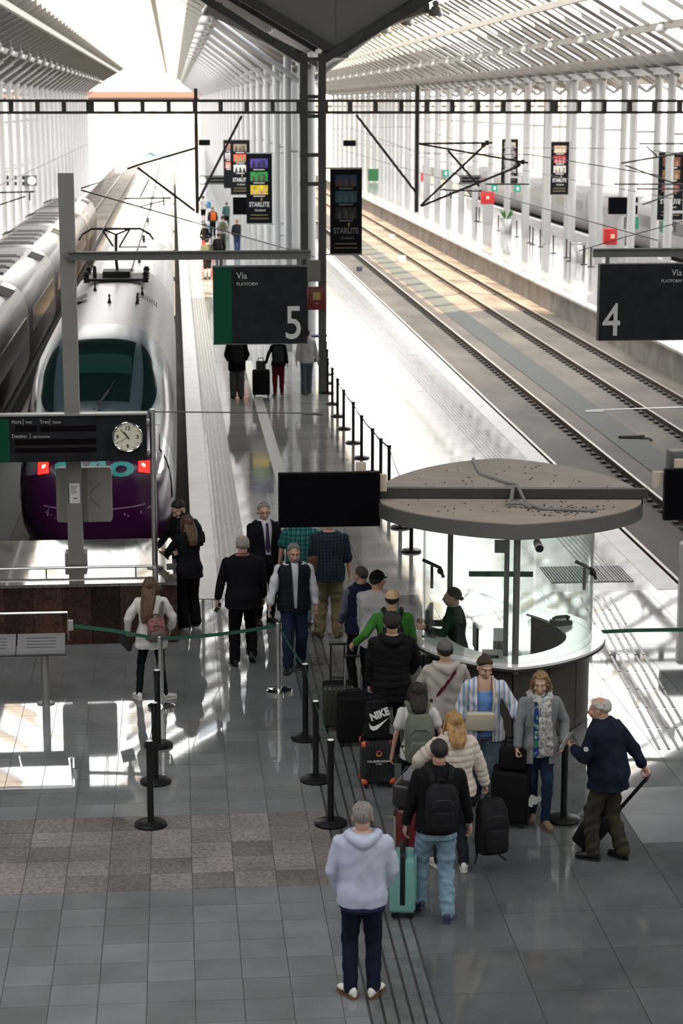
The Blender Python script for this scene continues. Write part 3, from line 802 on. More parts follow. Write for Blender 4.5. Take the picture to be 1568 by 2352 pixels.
rods(ca, 'strut', [((316, 385), (447, 484))], GY, 0.035); rods(ca, 'steady_arm', [((285, 456), (392, 455)), ((322, 452), (342, 412))], GY, 0.02)
rods(ca, 'registration_arm', [((320, 475), (376, 461)), ((376, 452), (376, 472))], GY, 0.016)
rods(cb, 'top_tube', [((960, 330), (1130, 328)), ((964, 331), (1212, 374))], GY, 0.028)
rods(cb, 'strut', [((966, 472), (1111, 335)), ((966, 474), (1190, 382)), ((1028, 345), (1100, 428))], GY, 0.032)
rods(cb, 'steady_arm', [((1010, 436), (1106, 439)), ((1116, 423), (1215, 423)), ((1034, 440), (1036, 455))], GY, 0.02)
g = MB()
for px, py in ((1110, 333), (1118, 328), (1190, 378), (1200, 372)): g.ell(at(px, py, GY)-Vector(cb.location), (0.07, 0.07, 0.07), 0, 8, 6)
g.build('insulator', M_gantry, cb, 60)
cc_ = thing('overhead_line_support', 'dark overhead-line bracket at the right edge beside the black banner', 'line support', tuple(at(1560, 345, 60)))
rods(cc_, 'top_tube', [((1600, 330), (1468, 330)), ((1600, 345), (1426, 375))], 60, 0.03)
rods(cc_, 'strut', [((1508, 358), (1484, 336)), ((1436, 380), (1600, 440)), ((1410, 423), (1600, 423)), ((1462, 434), (1560, 434)), ((1475, 470), (1600, 425))], 60, 0.025)
cl = thing('overhead_line_support', 'dark overhead-line bracket at the left edge above the silver train', 'line support', tuple(at(20, 450, 62)))
rods(cl, 'top_tube', [((-60, 444), (80, 440))], 62, 0.028); rods(cl, 'strut', [((-60, 490), (58, 451)), ((68, 442), (68, 460))], 62, 0.025)
def wire(label, pts, r=0.008):
    P = [Vector(p) for p in pts]; g = MB(); g.tube([p-P[0] for p in P], r, 5)
    o = g.build('overhead_wire', M_clip, None, None, P[0]); tag(o, label, 'wire')
wire('thin span wire from the tall mast down to the gantry post', [at(187, 437, 29.3), at(450, 512, 41), at(722, 590, 52.8)], 0.012)
wire('thin wire rising from the tall mast toward the far arch', [at(187, 432, 29.3), at(240, 415, 60), at(330, 380, 120)], 0.012)
wire('contact wire above the purple train roof', [(-1.5, 33, 5.0), (-1.5, 53, 5.05), (-1.5, 110, 5.0), (-1.5, 240, 5.0)], 0.01)
wire('contact wire above the left one of the right-hand tracks', [(9.75, 40, 4.9), (9.4, 53, 5.0), (9.75, 110, 5.0), (9.75, 240, 5.0)], 0.012)
wire('messenger wire above the left one of the right-hand tracks', [(9.75, 40, 6.2), (9.4, 53, 6.3), (9.75, 80, 5.7), (9.75, 110, 6.3), (9.75, 150, 5.8), (9.75, 200, 6.2)], 0.012)
wire('contact wire above the right one of the right-hand tracks', [(14.0, 40, 5.0), (14.0, 60, 5.0), (14.0, 120, 5.0), (14.0, 240, 5.0)], 0.012)
wire('messenger wire above the right one of the right-hand tracks', [(14.0, 40, 6.1), (14.0, 60, 6.3), (14.0, 90, 5.7), (14.0, 120, 6.3), (14, 160, 5.8), (14, 200, 6.2)], 0.012)
wire('slack wire rising to the right behind platform sign 4', [at(1330, 576, 60), at(1450, 540, 58), at(1600, 500, 55)], 0.014)
wire('contact wire above the silver train', [(-5.7, 40, 5.0), (-5.7, 90, 5.0), (-5.7, 240, 5.0)], 0.012)
# cabinets on the gantry post
def boxthing(name, label, cat, c, size, mt, extra=None):
    t = thing(name, label, cat, (c[0], c[1], c[2]-size[2]/2))
    me = rbox_mesh(size[0], size[1], size[2], min(size)*0.08, 2); link('casing', me, mt, t)
    if extra: extra(t)
    return t
c = at(719, 622, GY-0.2); boxthing('junction_box', 'plain grey junction box high on the gantry post', 'box', c, (0.37, 0.2, 0.56), mat('box_grey', (0.22, 0.22, 0.205), 0.5))
def rx(t):
    g = MB(); g.bb(-0.11, 0.09, -0.155, -0.148, 0.27, 0.47); g.build('yellow_label', mat('label_yellow', (0.45, 0.33, 0.08), 0.5), t)
    g = MB(); g.bb(-0.05, 0.04, -0.155, -0.148, 0.16, 0.2); g.build('small_label', mat('label_pale', (0.4, 0.15, 0.13), 0.5), t)
c = at(727, 685, GY-0.3); boxthing('hose_cabinet', 'dark red fire hose cabinet with yellow label on the gantry post', 'fire cabinet', c, (0.5, 0.28, 0.6), mat('paint_darkred', (0.16, 0.012, 0.012), 0.4), rx)
for lab, px, py, Y, s in (('red fire cabinet on the right platform nearest sign 4', 1405, 543, 98, 1.0), ('red fire cabinet between columns midway along the right platform', 1119, 454, 128, 1.0), ('small red fire cabinet far along the right platform', 961, 406, 185, 1.0), ('red fire cabinet near the far people on the centre platform', 603, 541, 110, 0.9)):
    c = at(px, py, Y)
    def rx2(t):
        g = MB(); g.bb(-0.1, 0.1, -0.157, -0.152, 0.3, 0.5); g.build('yellow_label', mat('label_pale2', (0.8, 0.6, 0.4), 0.5), t)
        g = MB(); g.bb(-0.3, 0.3, -0.1, 0.1, -c.z+0.4, 0); g.build('stand', M_steelw, t)
    boxthing('hose_cabinet', lab, 'fire cabinet', c, (0.88*s, 0.3, 0.78*s), M_red, rx2)
for lab, px, py, Y in (('tall red fire cabinet at far left behind the departures board', 86, 408, 190), ('small red fire cabinet far away at left', 144, 376, 240)):
    c = at(px, py, Y)
    def rx3(t):
        g = MB(); g.bb(-0.25, 0.25, -0.1, 0.1, -c.z+0.6, 0); g.build('stand', M_steelw, t)
    boxthing('hose_cabinet', lab, 'fire cabinet', c, (0.62, 0.3, 0.85), M_red, rx3)
# ------------------------------------------------------------------ glass kiosk with a lens-shaped plan
KC, KR = Vector((4.10, 24.1, 0)), math.radians(-6)
M_kglass = glass_mat('kiosk_glass', (0.955, 0.99, 0.975), 1, clear=0.985)
M_kbase = mat('kiosk_panel', (0.045, 0.042, 0.036), 0.38, spec=0.3, var=0.1, vscale=3)
M_ksteel = mat('kiosk_steel', (0.17, 0.17, 0.165), 0.35, 0.6)
M_kroof = mat('kiosk_roof', (0.3, 0.25, 0.215), 0.75, var=0.12, vscale=2.5, bump=0.1)
M_ktop = mat('kiosk_counter', (0.62, 0.63, 0.64), 0.12, spec=0.6)
def arc(k, side, s0=0.0, s1=1.0, n=24):
    """points of one side of the egg-shaped plan (k = front length, back length, half width); s runs from the front point to the back point"""
    af, ab, b = k; P = []
    for i in range(n+1):
        t = -PI/2+PI*(s0+(s1-s0)*i/n); x = max(0.0, math.cos(t)); f = 0.78*math.sqrt(max(0.0, 1-x*x))+0.22*(1-x)
        P.append((side*b*x, (-af if t < 0 else ab)*f))
    return P
def egg(k, n=24): return arc(k, 1, 0, 1, n)[:-1] + list(reversed(arc(k, -1, 0, 1, n)))[:-1]
def arc_wall(parent, name, mt, k, th, side, s0, s1, z0, z1, n=20, smooth=40):
    o, i = arc(k, side, s0, s1, n), arc((k[0]-th, k[1]-th, k[2]-th), side, s0, s1, n)
    pts = o + list(reversed(i)); g = MB(); g.prism(pts if side > 0 else list(reversed(pts)), z0, z1); return g.build(name, mt, parent, smooth)
kio = thing('kiosk', 'round glass information kiosk with dark panelled base and broad flat roof', 'kiosk', KC, KR)
CZ = 1.0
RZ = 2.62
S0, SL, SR = 0.0, 0.58, 0.86
for side, s1 in ((-1, SL), (1, SR)):
    n = 6
    for k in range(n):      # base panels one by one
        a0, a1 = s1*k/n+0.002, s1*(k+1)/n-0.002
        arc_wall(kio, 'base_panel', M_kbase, (1.32, 1.60, 1.04), 0.05, side, a0, a1, 0.05, CZ-0.02, 8)
    arc_wall(kio, 'plinth', M_clip, (1.29, 1.57, 1.01), 0.06, side, 0, s1, 0, 0.06)
    arc_wall(kio, 'inner_lining', mat('kiosk_inner', (0.02, 0.022, 0.024), 0.5), (1.16, 1.52, 0.96), 0.03, side, 0, s1, 0.02, CZ-0.04)
    arc_wall(kio, 'counter_top', M_ktop, (1.50, 1.78, 1.23), 0.48, side, 0, s1, CZ, CZ+0.03)
    arc_wall(kio, 'counter_edge', M_clip, (1.505, 1.785, 1.235), 0.03, side, 0, s1, CZ-0.03, CZ)
    m_ = 4
    for k in range(m_):
        a0, a1 = s1*k/m_+0.003, s1*(k+1)/m_-0.003
        arc_wall(kio, 'glass_pane', M_kglass, (1.35, 1.63, 1.07), 0.012, side, a0, a1, CZ+0.03, RZ-0.02, 8)
RK = (1.56, 2.50, 1.64)
g = MB(); g.prism(egg(RK), RZ, RZ+0.17); roof = g.build('roof', M_kroof, kio, 30)
g = MB(); g.rings([[(x, y, RZ-0.02) for x, y in egg((1.58, 2.52, 1.66))], [(x, y, RZ+0.16) for x, y in egg((1.58, 2.52, 1.66))]], cap=False); g.rings([[(x, y, RZ-0.02) for x, y in egg((1.58, 2.52, 1.66))], [(x, y, RZ-0.02) for x, y in egg((1.4, 2.3, 1.45))]], cap=False); g.build('fascia', M_ksteel, roof, 30)
g = MB(); g.bb(-1.75, 1.72, -0.06, 0.06, RZ+0.18, RZ+0.30); g.build('roof_beam', mat('beam_dark', (0.03, 0.028, 0.025), 0.5), roof)
g = MB(); g.prism([p for p in egg((1.54, 2.48, 1.63)) if p[1] >= -0.02], RZ+0.17, RZ+0.24); g.build('rear_roof_sheet', M_kroof, roof, 30)
g = MB(); g.tube([(-0.35, 2.3, RZ+0.26), (-0.3, 1.2, RZ+0.26), (0.0, 0.6, RZ+0.26), (0.1, 0.1, RZ+0.33), (0.18, -0.45, RZ+0.19), (0.35, -0.75, RZ+0.19), (1.0, -0.85, RZ+0.19)], 0.022, 6); g.build('cable', mat('cable_grey', (0.2, 0.19, 0.18), 0.6), roof, 60)
g = MB(); g.tube([(0.05, 0.05, RZ+0.31), (0.0, -0.4, RZ+0.23), (-0.05, -0.55, RZ+0.215), (0.12, -0.6, RZ+0.23), (0.22, -0.7, RZ+0.19)], 0.025, 6); g.build('cable', mat('cable_grey', (0.2, 0.19, 0.18)), roof, 60)
random.seed(3); g = MB()
for k in range(260):
    if k < 150: x, y = random.gauss(0.75, 0.35), random.gauss(-0.75, 0.15)
    else: x, y = random.uniform(-1.4, 1.4), random.uniform(-1.1, 2.0)
    if (abs(x)/1.55)**1.7+(abs(y)/(2.3 if y > 0 else 1.4))**1.7 > 0.9: continue
    z = RZ+(0.24 if y > -0.02 else 0.17); s = random.uniform(0.006, 0.018)
    g.box((x, y, z+0.004), (s*1.6, s, 0.008), 0, Matrix.Rotation(random.random()*3, 3, 'Z'))
tag(g.build('leaf_litter', mat('litter', (0.03, 0.022, 0.018), 0.9), roof), kind='stuff')
g = MB(); g.tube([(0.02, -1.33, 0.9), (0.02, -1.33, RZ)], 0.04, 12); g.build('front_post', M_ksteel, kio, 40)
g = MB(); g.bb(-0.10, -0.04, -0.90, -0.84, 0.0, RZ); g.build('inner_post', M_ksteel, kio)
g = MB(); g.tube([(-0.72, 0.12, CZ), (-0.72, 0.12, RZ)], 0.035, 12); g.build('side_post', M_ksteel, kio, 40)
g = MB(); g.bb(-0.22, -0.10, -0.89, -0.87, 0.1, CZ+0.35); g.build('door_leaf', mat('door_pale', (0.5, 0.5, 0.48), 0.4), kio)
for z in (1.05, 2.3):
    g = MB(); g.bb(-0.22, -0.08, -0.93, -0.83, z, z+0.14); g.build('hinge_plate', M_ksteel, kio)
a_, b_ = at(1055, 1326, 25.3)-KC, at(1201, 1311, 25.3)-KC
g = MB(); g.bb(a_.x, b_.x, a_.y-0.012, a_.y+0.012, a_.z, b_.z); g.build('green_band', mat('band_green', (0.005, 0.11, 0.06), 0.4), kio)
arc_wall(kio, 'glass_pane', M_kglass, (1.27, 1.63, 1.07), 0.012, 1, SR+0.01, 0.995, 0.1, RZ-0.02, 8)
g = MB(); g.tube([(0.26, -1.22, RZ-0.06), (0.26, -1.22, RZ-0.12)], 0.03, 10); g.tube([(0.26, -1.22, RZ-0.12), (0.28, -1.38, RZ-0.16)], [0.045, 0.055], 14); cm = g.build('security_camera', M_white, kio, 40)
g = MB(); g.tube([(0.28, -1.38, RZ-0.16), (0.281, -1.40, RZ-0.166)], 0.045, 14); g.build('lens_cover', M_black, cm, 40)
for x, y in ((-0.98, -0.35), (0.90, -0.40)):         # speaker and clamp fittings on the glass
    g = MB(); g.tube([(x-0.1, y, 2.08), (x+0.12, y-0.02, 1.98), (x+0.16, y-0.02, 1.86)], 0.022, 8); g.ell((x+0.12, y-0.02, 1.94), (0.04, 0.04, 0.04)); g.bb(x+0.0, x+0.035, y-0.02, y+0.02, 1.72, 2.0); g.build('glass_fitting', M_black, kio, 50)
g = MB(); g.bb(-0.36, -0.12, -1.14, -0.98, CZ+0.03, CZ+0.11); tw = g.build('card_terminal', mat('terminal_beige', (0.35, 0.34, 0.28), 0.5), kio); g = MB(); g.bb(-0.3, -0.17, -1.15, -1.13, CZ+0.045, CZ+0.08); g.build('slot', M_black, tw)
g = MB(); g.tube([(5.18, 24.5, 0.90), (6.0, 24.62, 0.875), (7.2, 24.7, 0.885)], 0.001, 4)
g = MB(); P_ = [(5.2, 24.6), (5.9, 24.72), (6.6, 24.7), (7.3, 24.68)]
g.rings([[(x, y, 0.925-0.02*math.sin(i)) for i, (x, y) in enumerate(P_)], [(x, y, 0.875-0.02*math.sin(i)) for i, (x, y) in enumerate(P_)]], 0, cap=False, closed=False)
tag(g.build('queue_belt', M_green), 'green belt stretched from the kiosk to the right edge', 'belt')
# telephone on the counter
pp = Vector((4.88, 24.55, CZ+0.03))
t = thing('telephone', 'black desk telephone on the white kiosk counter', 'telephone', pp, 0.3)
me = rbox_mesh(0.24, 0.2, 0.06, 0.015); link('body', me, M_black, t)
g = MB(); g.tube([(-0.11, 0, 0.075), (-0.08, 0, 0.1), (0.08, 0, 0.1), (0.11, 0, 0.075)], [0.03, 0.022, 0.022, 0.03], 10); g.build('handset', M_black, t, 50)
g = MB(); g.tube([(-0.12, 0, 0.04), (-0.22, -0.05, 0.02), (-0.3, 0.02, 0.01), (-0.4, -0.04, 0.01)], 0.008, 6); g.build('cord', M_black, t, 60)
# monitor and keyboard in front of the attendant
t = thing('counter_monitor', 'small dark monitor inside the kiosk in front of the attendant', 'monitor', (3.12, 24.15, CZ+0.03), math.radians(75))
g = MB(); g.bb(-0.2, 0.2, -0.02, 0.02, 0.1, 0.38); g.build('screen', M_black, t); g = MB(); g.bb(-0.03, 0.03, -0.02, 0.04, 0.0, 0.12); g.bb(-0.1, 0.1, -0.08, 0.08, 0, 0.012); g.build('foot', M_black, t)
# screens on the kiosk roof
def tvscreen(label, x0, x1, z0, z1, Y, bx, lt=False):
    t = thing('display_screen', label, 'screen', ((x0+x1)/2, Y, z0)); w, h = x1-x0, z1-z0
    g = MB(); g.bb(-w/2, w/2, -0.03, 0.06, 0, h); g.build('casing', mat('screen_black', (0.005, 0.005, 0.006), 0.5, spec=0.05), t)
    g = MB(); g.bb(-w/2+0.015, w/2-0.015, -0.034, -0.03, 0.015, h-0.015); g.build('panel', mat('screen_off', (0.003, 0.003, 0.004), 0.3, spec=0.03), t)
    g = MB(); s = 1 if bx > 0 else -1
    g.bb(min(bx, 0), max(bx, 0), 0.07, 0.12, h*0.70, h*0.80); g.bb(bx-0.06, bx+0.06, 0.05, 0.16, h*0.62, h*0.92); g.build('arm', mat('arm_cream', (0.5, 0.42, 0.34), 0.5), t)
    g = MB(); g.bb(s*w*0.32-0.06, s*w*0.32+0.06, 0.06, 0.16, h-0.02, h+0.10); g.build('power_box', mat('arm_cream', (0.5, 0.42, 0.34)), t)
tvscreen('large blank black screen hung at the left end of the kiosk roof', 1.22, 2.475, 2.48, 3.16, 24.05, 0.66)
tvscreen('large blank black screen at the right edge beside the kiosk roof', 6.05, 7.25, 2.49, 3.14, 24.05, -0.66)
c = at(1552, 1060, 31.5)
g = MB(); t = boxthing('equipment_cabinet', 'grey-green equipment cabinet at the right edge above the black screen', 'cabinet', (c.x+0.25, 31.5, c.z), (0.75, 0.4, 0.36), mat('cab_green', (0.08, 0.09, 0.085), 0.5))
# ------------------------------------------------------------------ banners
M_ban = mat('banner_black', (0.008, 0.009, 0.012), 0.65, spec=0.1)
M_btxt = mat('banner_text', (0.45, 0.45, 0.45), 0.6); M_bw = mat('banner_white', (0.75, 0.75, 0.75), 0.6)
def banner(label, px0, py0, px1, py1, Y, pics, text_m, dim=1.0, letters=True, arm=None):
    a, b_ = at(px0, py1, Y), at(px1, py0, Y); w, h = b_.x-a.x, b_.z-a.z
    t = thing('banner', label, 'banner', ((a.x+b_.x)/2, Y, a.z))
    g = MB(); g.bb(-w/2, w/2, -0.012, 0.012, 0, h); c = g.build('cloth', M_ban, t)
    for i, cols in enumerate(pics):
        z1 = h*(0.93-i*0.19); z0 = z1-h*0.135
        g = MB(); g.bb(-w*0.34, w*0.34, -0.016, -0.012, z0, z1); p = g.build('picture', mat('banner_pic_%s' % '_'.join('%02d' % int(v*99) for v in cols[0]), [v*dim for v in cols[0]], 0.6, var=0.5, vscale=7), c)
        random.seed(i+int(px0)); 
        for k in range(3):
            x = -w*0.2+k*w*0.2; hh = (z1-z0)*(0.55+0.25*random.random())
            g = MB(); g.prism([(x-w*0.07, z0), (x+w*0.07, z0), (x+w*0.05, z0+hh*0.7), (x+w*0.02, z0+hh), (x-w*0.02, z0+hh), (x-w*0.05, z0+hh*0.7)], 0.012, 0.018); o = g.build('figure', mat('banner_fig_%s' % '_'.join('%02d' % int(v*99) for v in cols[1]), [v*dim for v in cols[1]], 0.6), c, None, None, (PI/2, 0, 0))
        g = MB(); g.bb(-w*0.22, w*0.22, -0.016, -0.012, z0-h*0.03, z0-h*0.016); g.build('caption', text_m, c)
    if letters:
        lettering('STARLITE', h*0.098, text_m, c, (0, -0.014, h*0.24), align='CENTER', sx=0.70*w/h*2.75, bold=0.003*h/2)
        lettering('Occidental', h*0.046, text_m, c, (w*0.03, -0.014, h*0.175), align='CENTER', sx=0.75*w/h*2.75)
        g = MB(); g.prism([(w*0.10, h*0.34), (w*0.14, h*0.355), (w*0.10, h*0.365), (w*0.085, h*0.385), (w*0.075, h*0.36), (w*0.04, h*0.355), (w*0.072, h*0.34), (w*0.06, h*0.31), (w*0.088, h*0.328), (w*0.12, h*0.31)], 0.012, 0.017); g.build('star', mat('banner_gold', (0.4*dim, 0.3*dim, 0.12*dim), 0.5), c, None, None, (PI/2, 0, 0))
        for zz, ww in ((0.115, 0.33), (0.065, 0.36)):
            g = MB(); g.bb(-w*ww, w*ww, -0.015, -0.012, h*zz, h*(zz+0.008)); g.build('small_print', mat('banner_gold', (0.4, 0.3, 0.12)), c)
    for zz in (-0.02, h+0.02):
        g = MB(); x0 = -w/2; x1 = w/2
        if arm is not None: x0, x1 = min(x0, arm-t.location.x), max(x1, arm-t.location.x)
        g.tube([(x0, 0, zz), (x1, 0, zz)], 0.02, 6); g.build('arm', M_steelg, t)
    return t
banner('tall black banner with dim blue pictures on the gantry post', 758, 388, 831, 583, GY-0.05, [((0.02, 0.05, 0.1), (0.12, 0.05, 0.03)), ((0.02, 0.09, 0.13), (0.06, 0.12, 0.14)), ((0.015, 0.015, 0.02), (0.07, 0.07, 0.07))], mat('banner_text_dim', (0.22, 0.22, 0.22), 0.6), 1.0, arm=3.9)
banner('black banner with purple, green and yellow pictures above the far people', 566, 353, 624, 513, 69.2, [((0.12, 0.08, 0.4), (0.03, 0.03, 0.1)), ((0.04, 0.35, 0.08), (0.1, 0.1, 0.1)), ((0.85, 0.65, 0.02), (0.85, 0.55, 0.3))], M_bw, 1.0, arm=4.05)
banner('black banner with a red picture, partly behind the yellow one', 530, 322, 573, 447, 89.6, [((0.3, 0.25, 0.18), (0.1, 0.08, 0.06)), ((0.8, 0.12, 0.06), (0.2, 0.3, 0.15)), ((0.75, 0.75, 0.75), (0.03, 0.03, 0.03))], M_bw, arm=4.05)
banner('narrow far banner with warm pictures left of the others', 514, 322, 536, 432, 103.2, [((0.5, 0.3, 0.2), (0.2, 0.1, 0.1)), ((0.6, 0.55, 0.6), (0.3, 0.3, 0.3)), ((0.6, 0.15, 0.1), (0.7, 0.6, 0.6))], M_bw, letters=False, arm=4.05)
banner('black banner with brown pictures at the right edge', 1508, 350, 1572, 505, 82.6, [((0.2, 0.06, 0.03), (0.35, 0.2, 0.15)), ((0.25, 0.13, 0.05), (0.4, 0.28, 0.15)), ((0.2, 0.05, 0.04), (0.3, 0.15, 0.1))], M_bw, arm=20.6)
banner('banner with red and white pictures among the right-hand columns', 1263, 326, 1307, 447, 103.0, [((0.6, 0.4, 0.25), (0.7, 0.6, 0.5)), ((0.45, 0.05, 0.06), (0.6, 0.3, 0.3)), ((0.65, 0.6, 0.55), (0.3, 0.25, 0.2))], M_bw, arm=20.6)
banner('pale grey-brown banner farther back among the right-hand columns', 1150, 320, 1190, 421, 123.4, [((0.5, 0.45, 0.4), (0.2, 0.2, 0.2)), ((0.3, 0.28, 0.25), (0.2, 0.2, 0.2)), ((0.25, 0.22, 0.2), (0.3, 0.3, 0.3))], M_bw, arm=20.6)
banner('orange and white banner far behind on the right', 1356, 325, 1390, 390, 150, [((0.7, 0.45, 0.3), (0.8, 0.7, 0.6)), ((0.7, 0.65, 0.6), (0.2, 0.3, 0.6))], M_bw, letters=False, arm=36)
# black screens and small signs on far columns
def farbox(name, label, cat, px0, py0, px1, py1, Y, mt, sub=None, d=0.12):
    a, b_ = at(px0, py1, Y), at(px1, py0, Y); w, h = b_.x-a.x, b_.z-a.z
    t = thing(name, label, cat, ((a.x+b_.x)/2, Y, a.z)); g = MB(); g.bb(-w/2, w/2, -d/2, d/2, 0, h); g.build('casing', mt, t)
    g = MB(); g.bb(-w*0.06, w*0.06, d/2, d/2+0.5, h*0.4, h*0.6); g.build('bracket', M_steelg, t)
    if sub: sub(t, w, h, d)
    return t
M_scr = mat('screen_black', (0.006, 0.006, 0.007))
def frame_sub(t, w, h, d): g = MB(); g.bb(-w*0.47, w*0.47, -d/2-0.004, -d/2, h*0.05, h*0.95); g.build('panel', mat('screen_off', (0.004, 0.004, 0.005)), t)
farbox('display_screen', 'black screen behind the colourful banner on the centre platform', 'screen', 535, 453, 568, 493, 84, M_scr, frame_sub)
farbox('display_screen', 'black screen among columns above the right platform', 'screen', 1396, 453, 1464, 492, 96, M_scr, frame_sub)
farbox('display_screen', 'small far black screen left of the first drop tube', 'screen', 456, 321, 482, 334, 150, M_scr, frame_sub)
farbox('display_screen', 'small far black screen right of the gantry post', 'screen', 788, 322, 817, 336, 225, M_scr, frame_sub)
def numsub(ch, gside):
    def f(t, w, h, d):
        g = MB(); x = (w/2-w*0.22) if gside > 0 else -w/2; g.bb(x, x+w*0.22, -d/2-0.004, -d/2, 0, h); g.build('green_band', mat('band_green2', (0.01, 0.2, 0.12), 0.5), t)
        lettering(ch, h*0.55, M_bw, t, (-w*0.42 if gside > 0 else w*0.12, -d/2-0.005, h*0.12))
    return f
farbox('platform_sign', 'small grey sign reading three with a green right end', 'sign', 1432, 498, 1466, 526, 94, mat('sign_grey', (0.07, 0.075, 0.08), 0.5), numsub('3', 1))
farbox('platform_sign', 'small grey sign reading two with a green left end', 'sign', 1517, 508, 1552, 534, 94, mat('sign_grey', (0.07, 0.075, 0.08)), numsub('2', -1))
def boardsub(t, w, h, d):
    g = MB(); g.bb(-w/2, -w*0.4, -d/2-0.004, -d/2, 0, h); g.build('green_band', mat('band_green2', (0.01, 0.2, 0.12)), t)
    g = MB(); g.lathe([(h*0.42, 0), (h*0.42, 0.03)], 20); g.build('clock_face', M_bw, t, 40, (w*0.36, -d/2, h*0.5), (PI/2, 0, 0))
    for k in range(3): g = MB(); g.bb(-w*0.34, w*0.15, -d/2-0.004, -d/2, h*(0.15+0.28*k), h*(0.3+0.28*k)); g.build('display_row', M_bw if k == 1 else M_scr, t)
farbox('departure_board', 'small far departures board with a clock at the left edge', 'sign', 4, 403, 84, 427, 150, mat('sign_grey', (0.07, 0.075, 0.08)), boardsub)
def boardsub2(t, w, h, d):
    g = MB(); g.lathe([(h*0.42, 0), (h*0.42, 0.03)], 20); g.build('clock_face', M_bw, t, 40, (-w*0.4, -d/2, h*0.5), (PI/2, 0, 0))
    for k in range(2): g = MB(); g.bb(-w*0.2, w*0.45, -d/2-0.004, -d/2, h*(0.2+0.35*k), h*(0.42+0.35*k)); g.build('display_row', M_scr, t)
farbox('departure_board', 'small far departures board with a clock above the walking group', 'sign', 458, 403, 520, 424, 118, mat('sign_grey', (0.07, 0.075, 0.08)), boardsub2)
farbox('departure_board', 'grey departures board behind the crossed bracket on the right', 'sign', 1040, 402, 1104, 423, 118, mat('sign_grey', (0.07, 0.075, 0.08)), boardsub2)
for lab, px, py in (('green exit sign left of two above the right platform', 1135, 432), ('green exit sign right of two above the right platform', 1188, 433), ('faint green exit sign farther back on the right', 1023, 398)):
    farbox('exit_sign', lab, 'sign', px-7, py-8, px+7, py+8, 122 if px > 1100 else 150, mat('exit_green', (0.01, 0.3, 0.2), 0.5), lambda t, w, h, d: [g for g in [MB()] if (g.bb(-w*0.15, w*0.2, -d/2-0.004, -d/2, h*0.25, h*0.75), g.build('pictogram', M_bw, t))])
# steel litter bins, a plant pot, posts on the right platform
def bin_(label, px, py, hpx, plant=False):
    p = ground(px, py); t = thing('litter_bin', label, 'bin', p)
    g = MB(); g.lathe([(0.36, 0), (0.36, 0.9), (0.33, 0.95), (0.3, 0.9), (0.3, 0.6)], 20, cap=False); g.build('drum', M_brushed, t, 40)
    g = MB(); g.lathe([(0.38, 0.9), (0.38, 0.96)], 20, cap=False); g.build('rim', M_chrome, t, 40)
    if plant:
        random.seed(2)
        for k in range(14):
            a = random.random()*6.3; g = MB(); r = 0.15+0.2*random.random(); h = 0.35+0.35*random.random()
            g.add([(0, 0, 0.8), (r*math.cos(a)-0.05, r*math.sin(a), 0.9+h*0.6), (r*1.5*math.cos(a), r*1.5*math.sin(a), 0.9+h), (r*math.cos(a)+0.05, r*math.sin(a), 0.9+h*0.6)], [(0, 1, 2, 3)]); g.build('leaf', mat('leaf_green', (0.05, 0.16, 0.03), 0.6), t)
bin_('steel litter bin just left of platform sign 4', 1327, 603, 60)
bin_('steel drum planter with green leaves farther along the right platform', 1161, 537, 50, True)
p = ground(856, 418); t = thing('wheelie_bin', 'green wheeled bin at the far end of the right platform', 'bin', p)
g = MB(); g.prism([(-0.5, -0.4), (0.5, -0.4), (0.5, 0.4), (-0.5, 0.4)], 0.1, 1.2); g.build('tub', mat('bin_green', (0.02, 0.13, 0.04), 0.5), t); g = MB(); g.bb(-0.54, 0.54, -0.44, 0.44, 1.2, 1.3); g.build('lid', mat('bin_green', (0.02, 0.13, 0.04)), t)
# station things at the foot of the gantry post
p = ground(752, 850); t = thing('warning_flag_post', 'blue-topped post with a hanging cord beside the gantry post', 'post', (3.95, 55, 0))
g = MB(); g.tube([(0, 0, 0), (0, 0, 1.3)], 0.02, 8); g.build('pole', M_brushed, t); g = MB(); g.lathe([(0.22, 1.28), (0.24, 1.31), (0.22, 1.34)], 16); g.build('blue_top', mat('blue_top', (0.02, 0.07, 0.2), 0.4), t, 40)
for lab, px, py, w_, h_, mt in (('dark green and black recycling bin on the centre platform behind sign 5', 665, 590, 0.7, 1.0, mat('bin_dark', (0.01, 0.06, 0.04), 0.5)), ('blue information panel among the columns of the centre platform', 610, 585, 0.5, 1.6, mat('panel_blue', (0.03, 0.04, 0.12), 0.5))):
    p = Vector((4.9 if w_ > 0.6 else 4.6, 92 if w_ > 0.6 else 100, 0)); t = thing('recycling_bin' if w_ > 0.6 else 'info_panel', lab, 'bin' if w_ > 0.6 else 'panel', p); me = rbox_mesh(w_, 0.4, h_, 0.03); link('body', me, mt, t)
    g = MB(); g.bb(-w_*0.3, w_*0.3, -0.21, -0.2, h_*0.6, h_*0.9); g.build('front_plate', M_steelg, t)
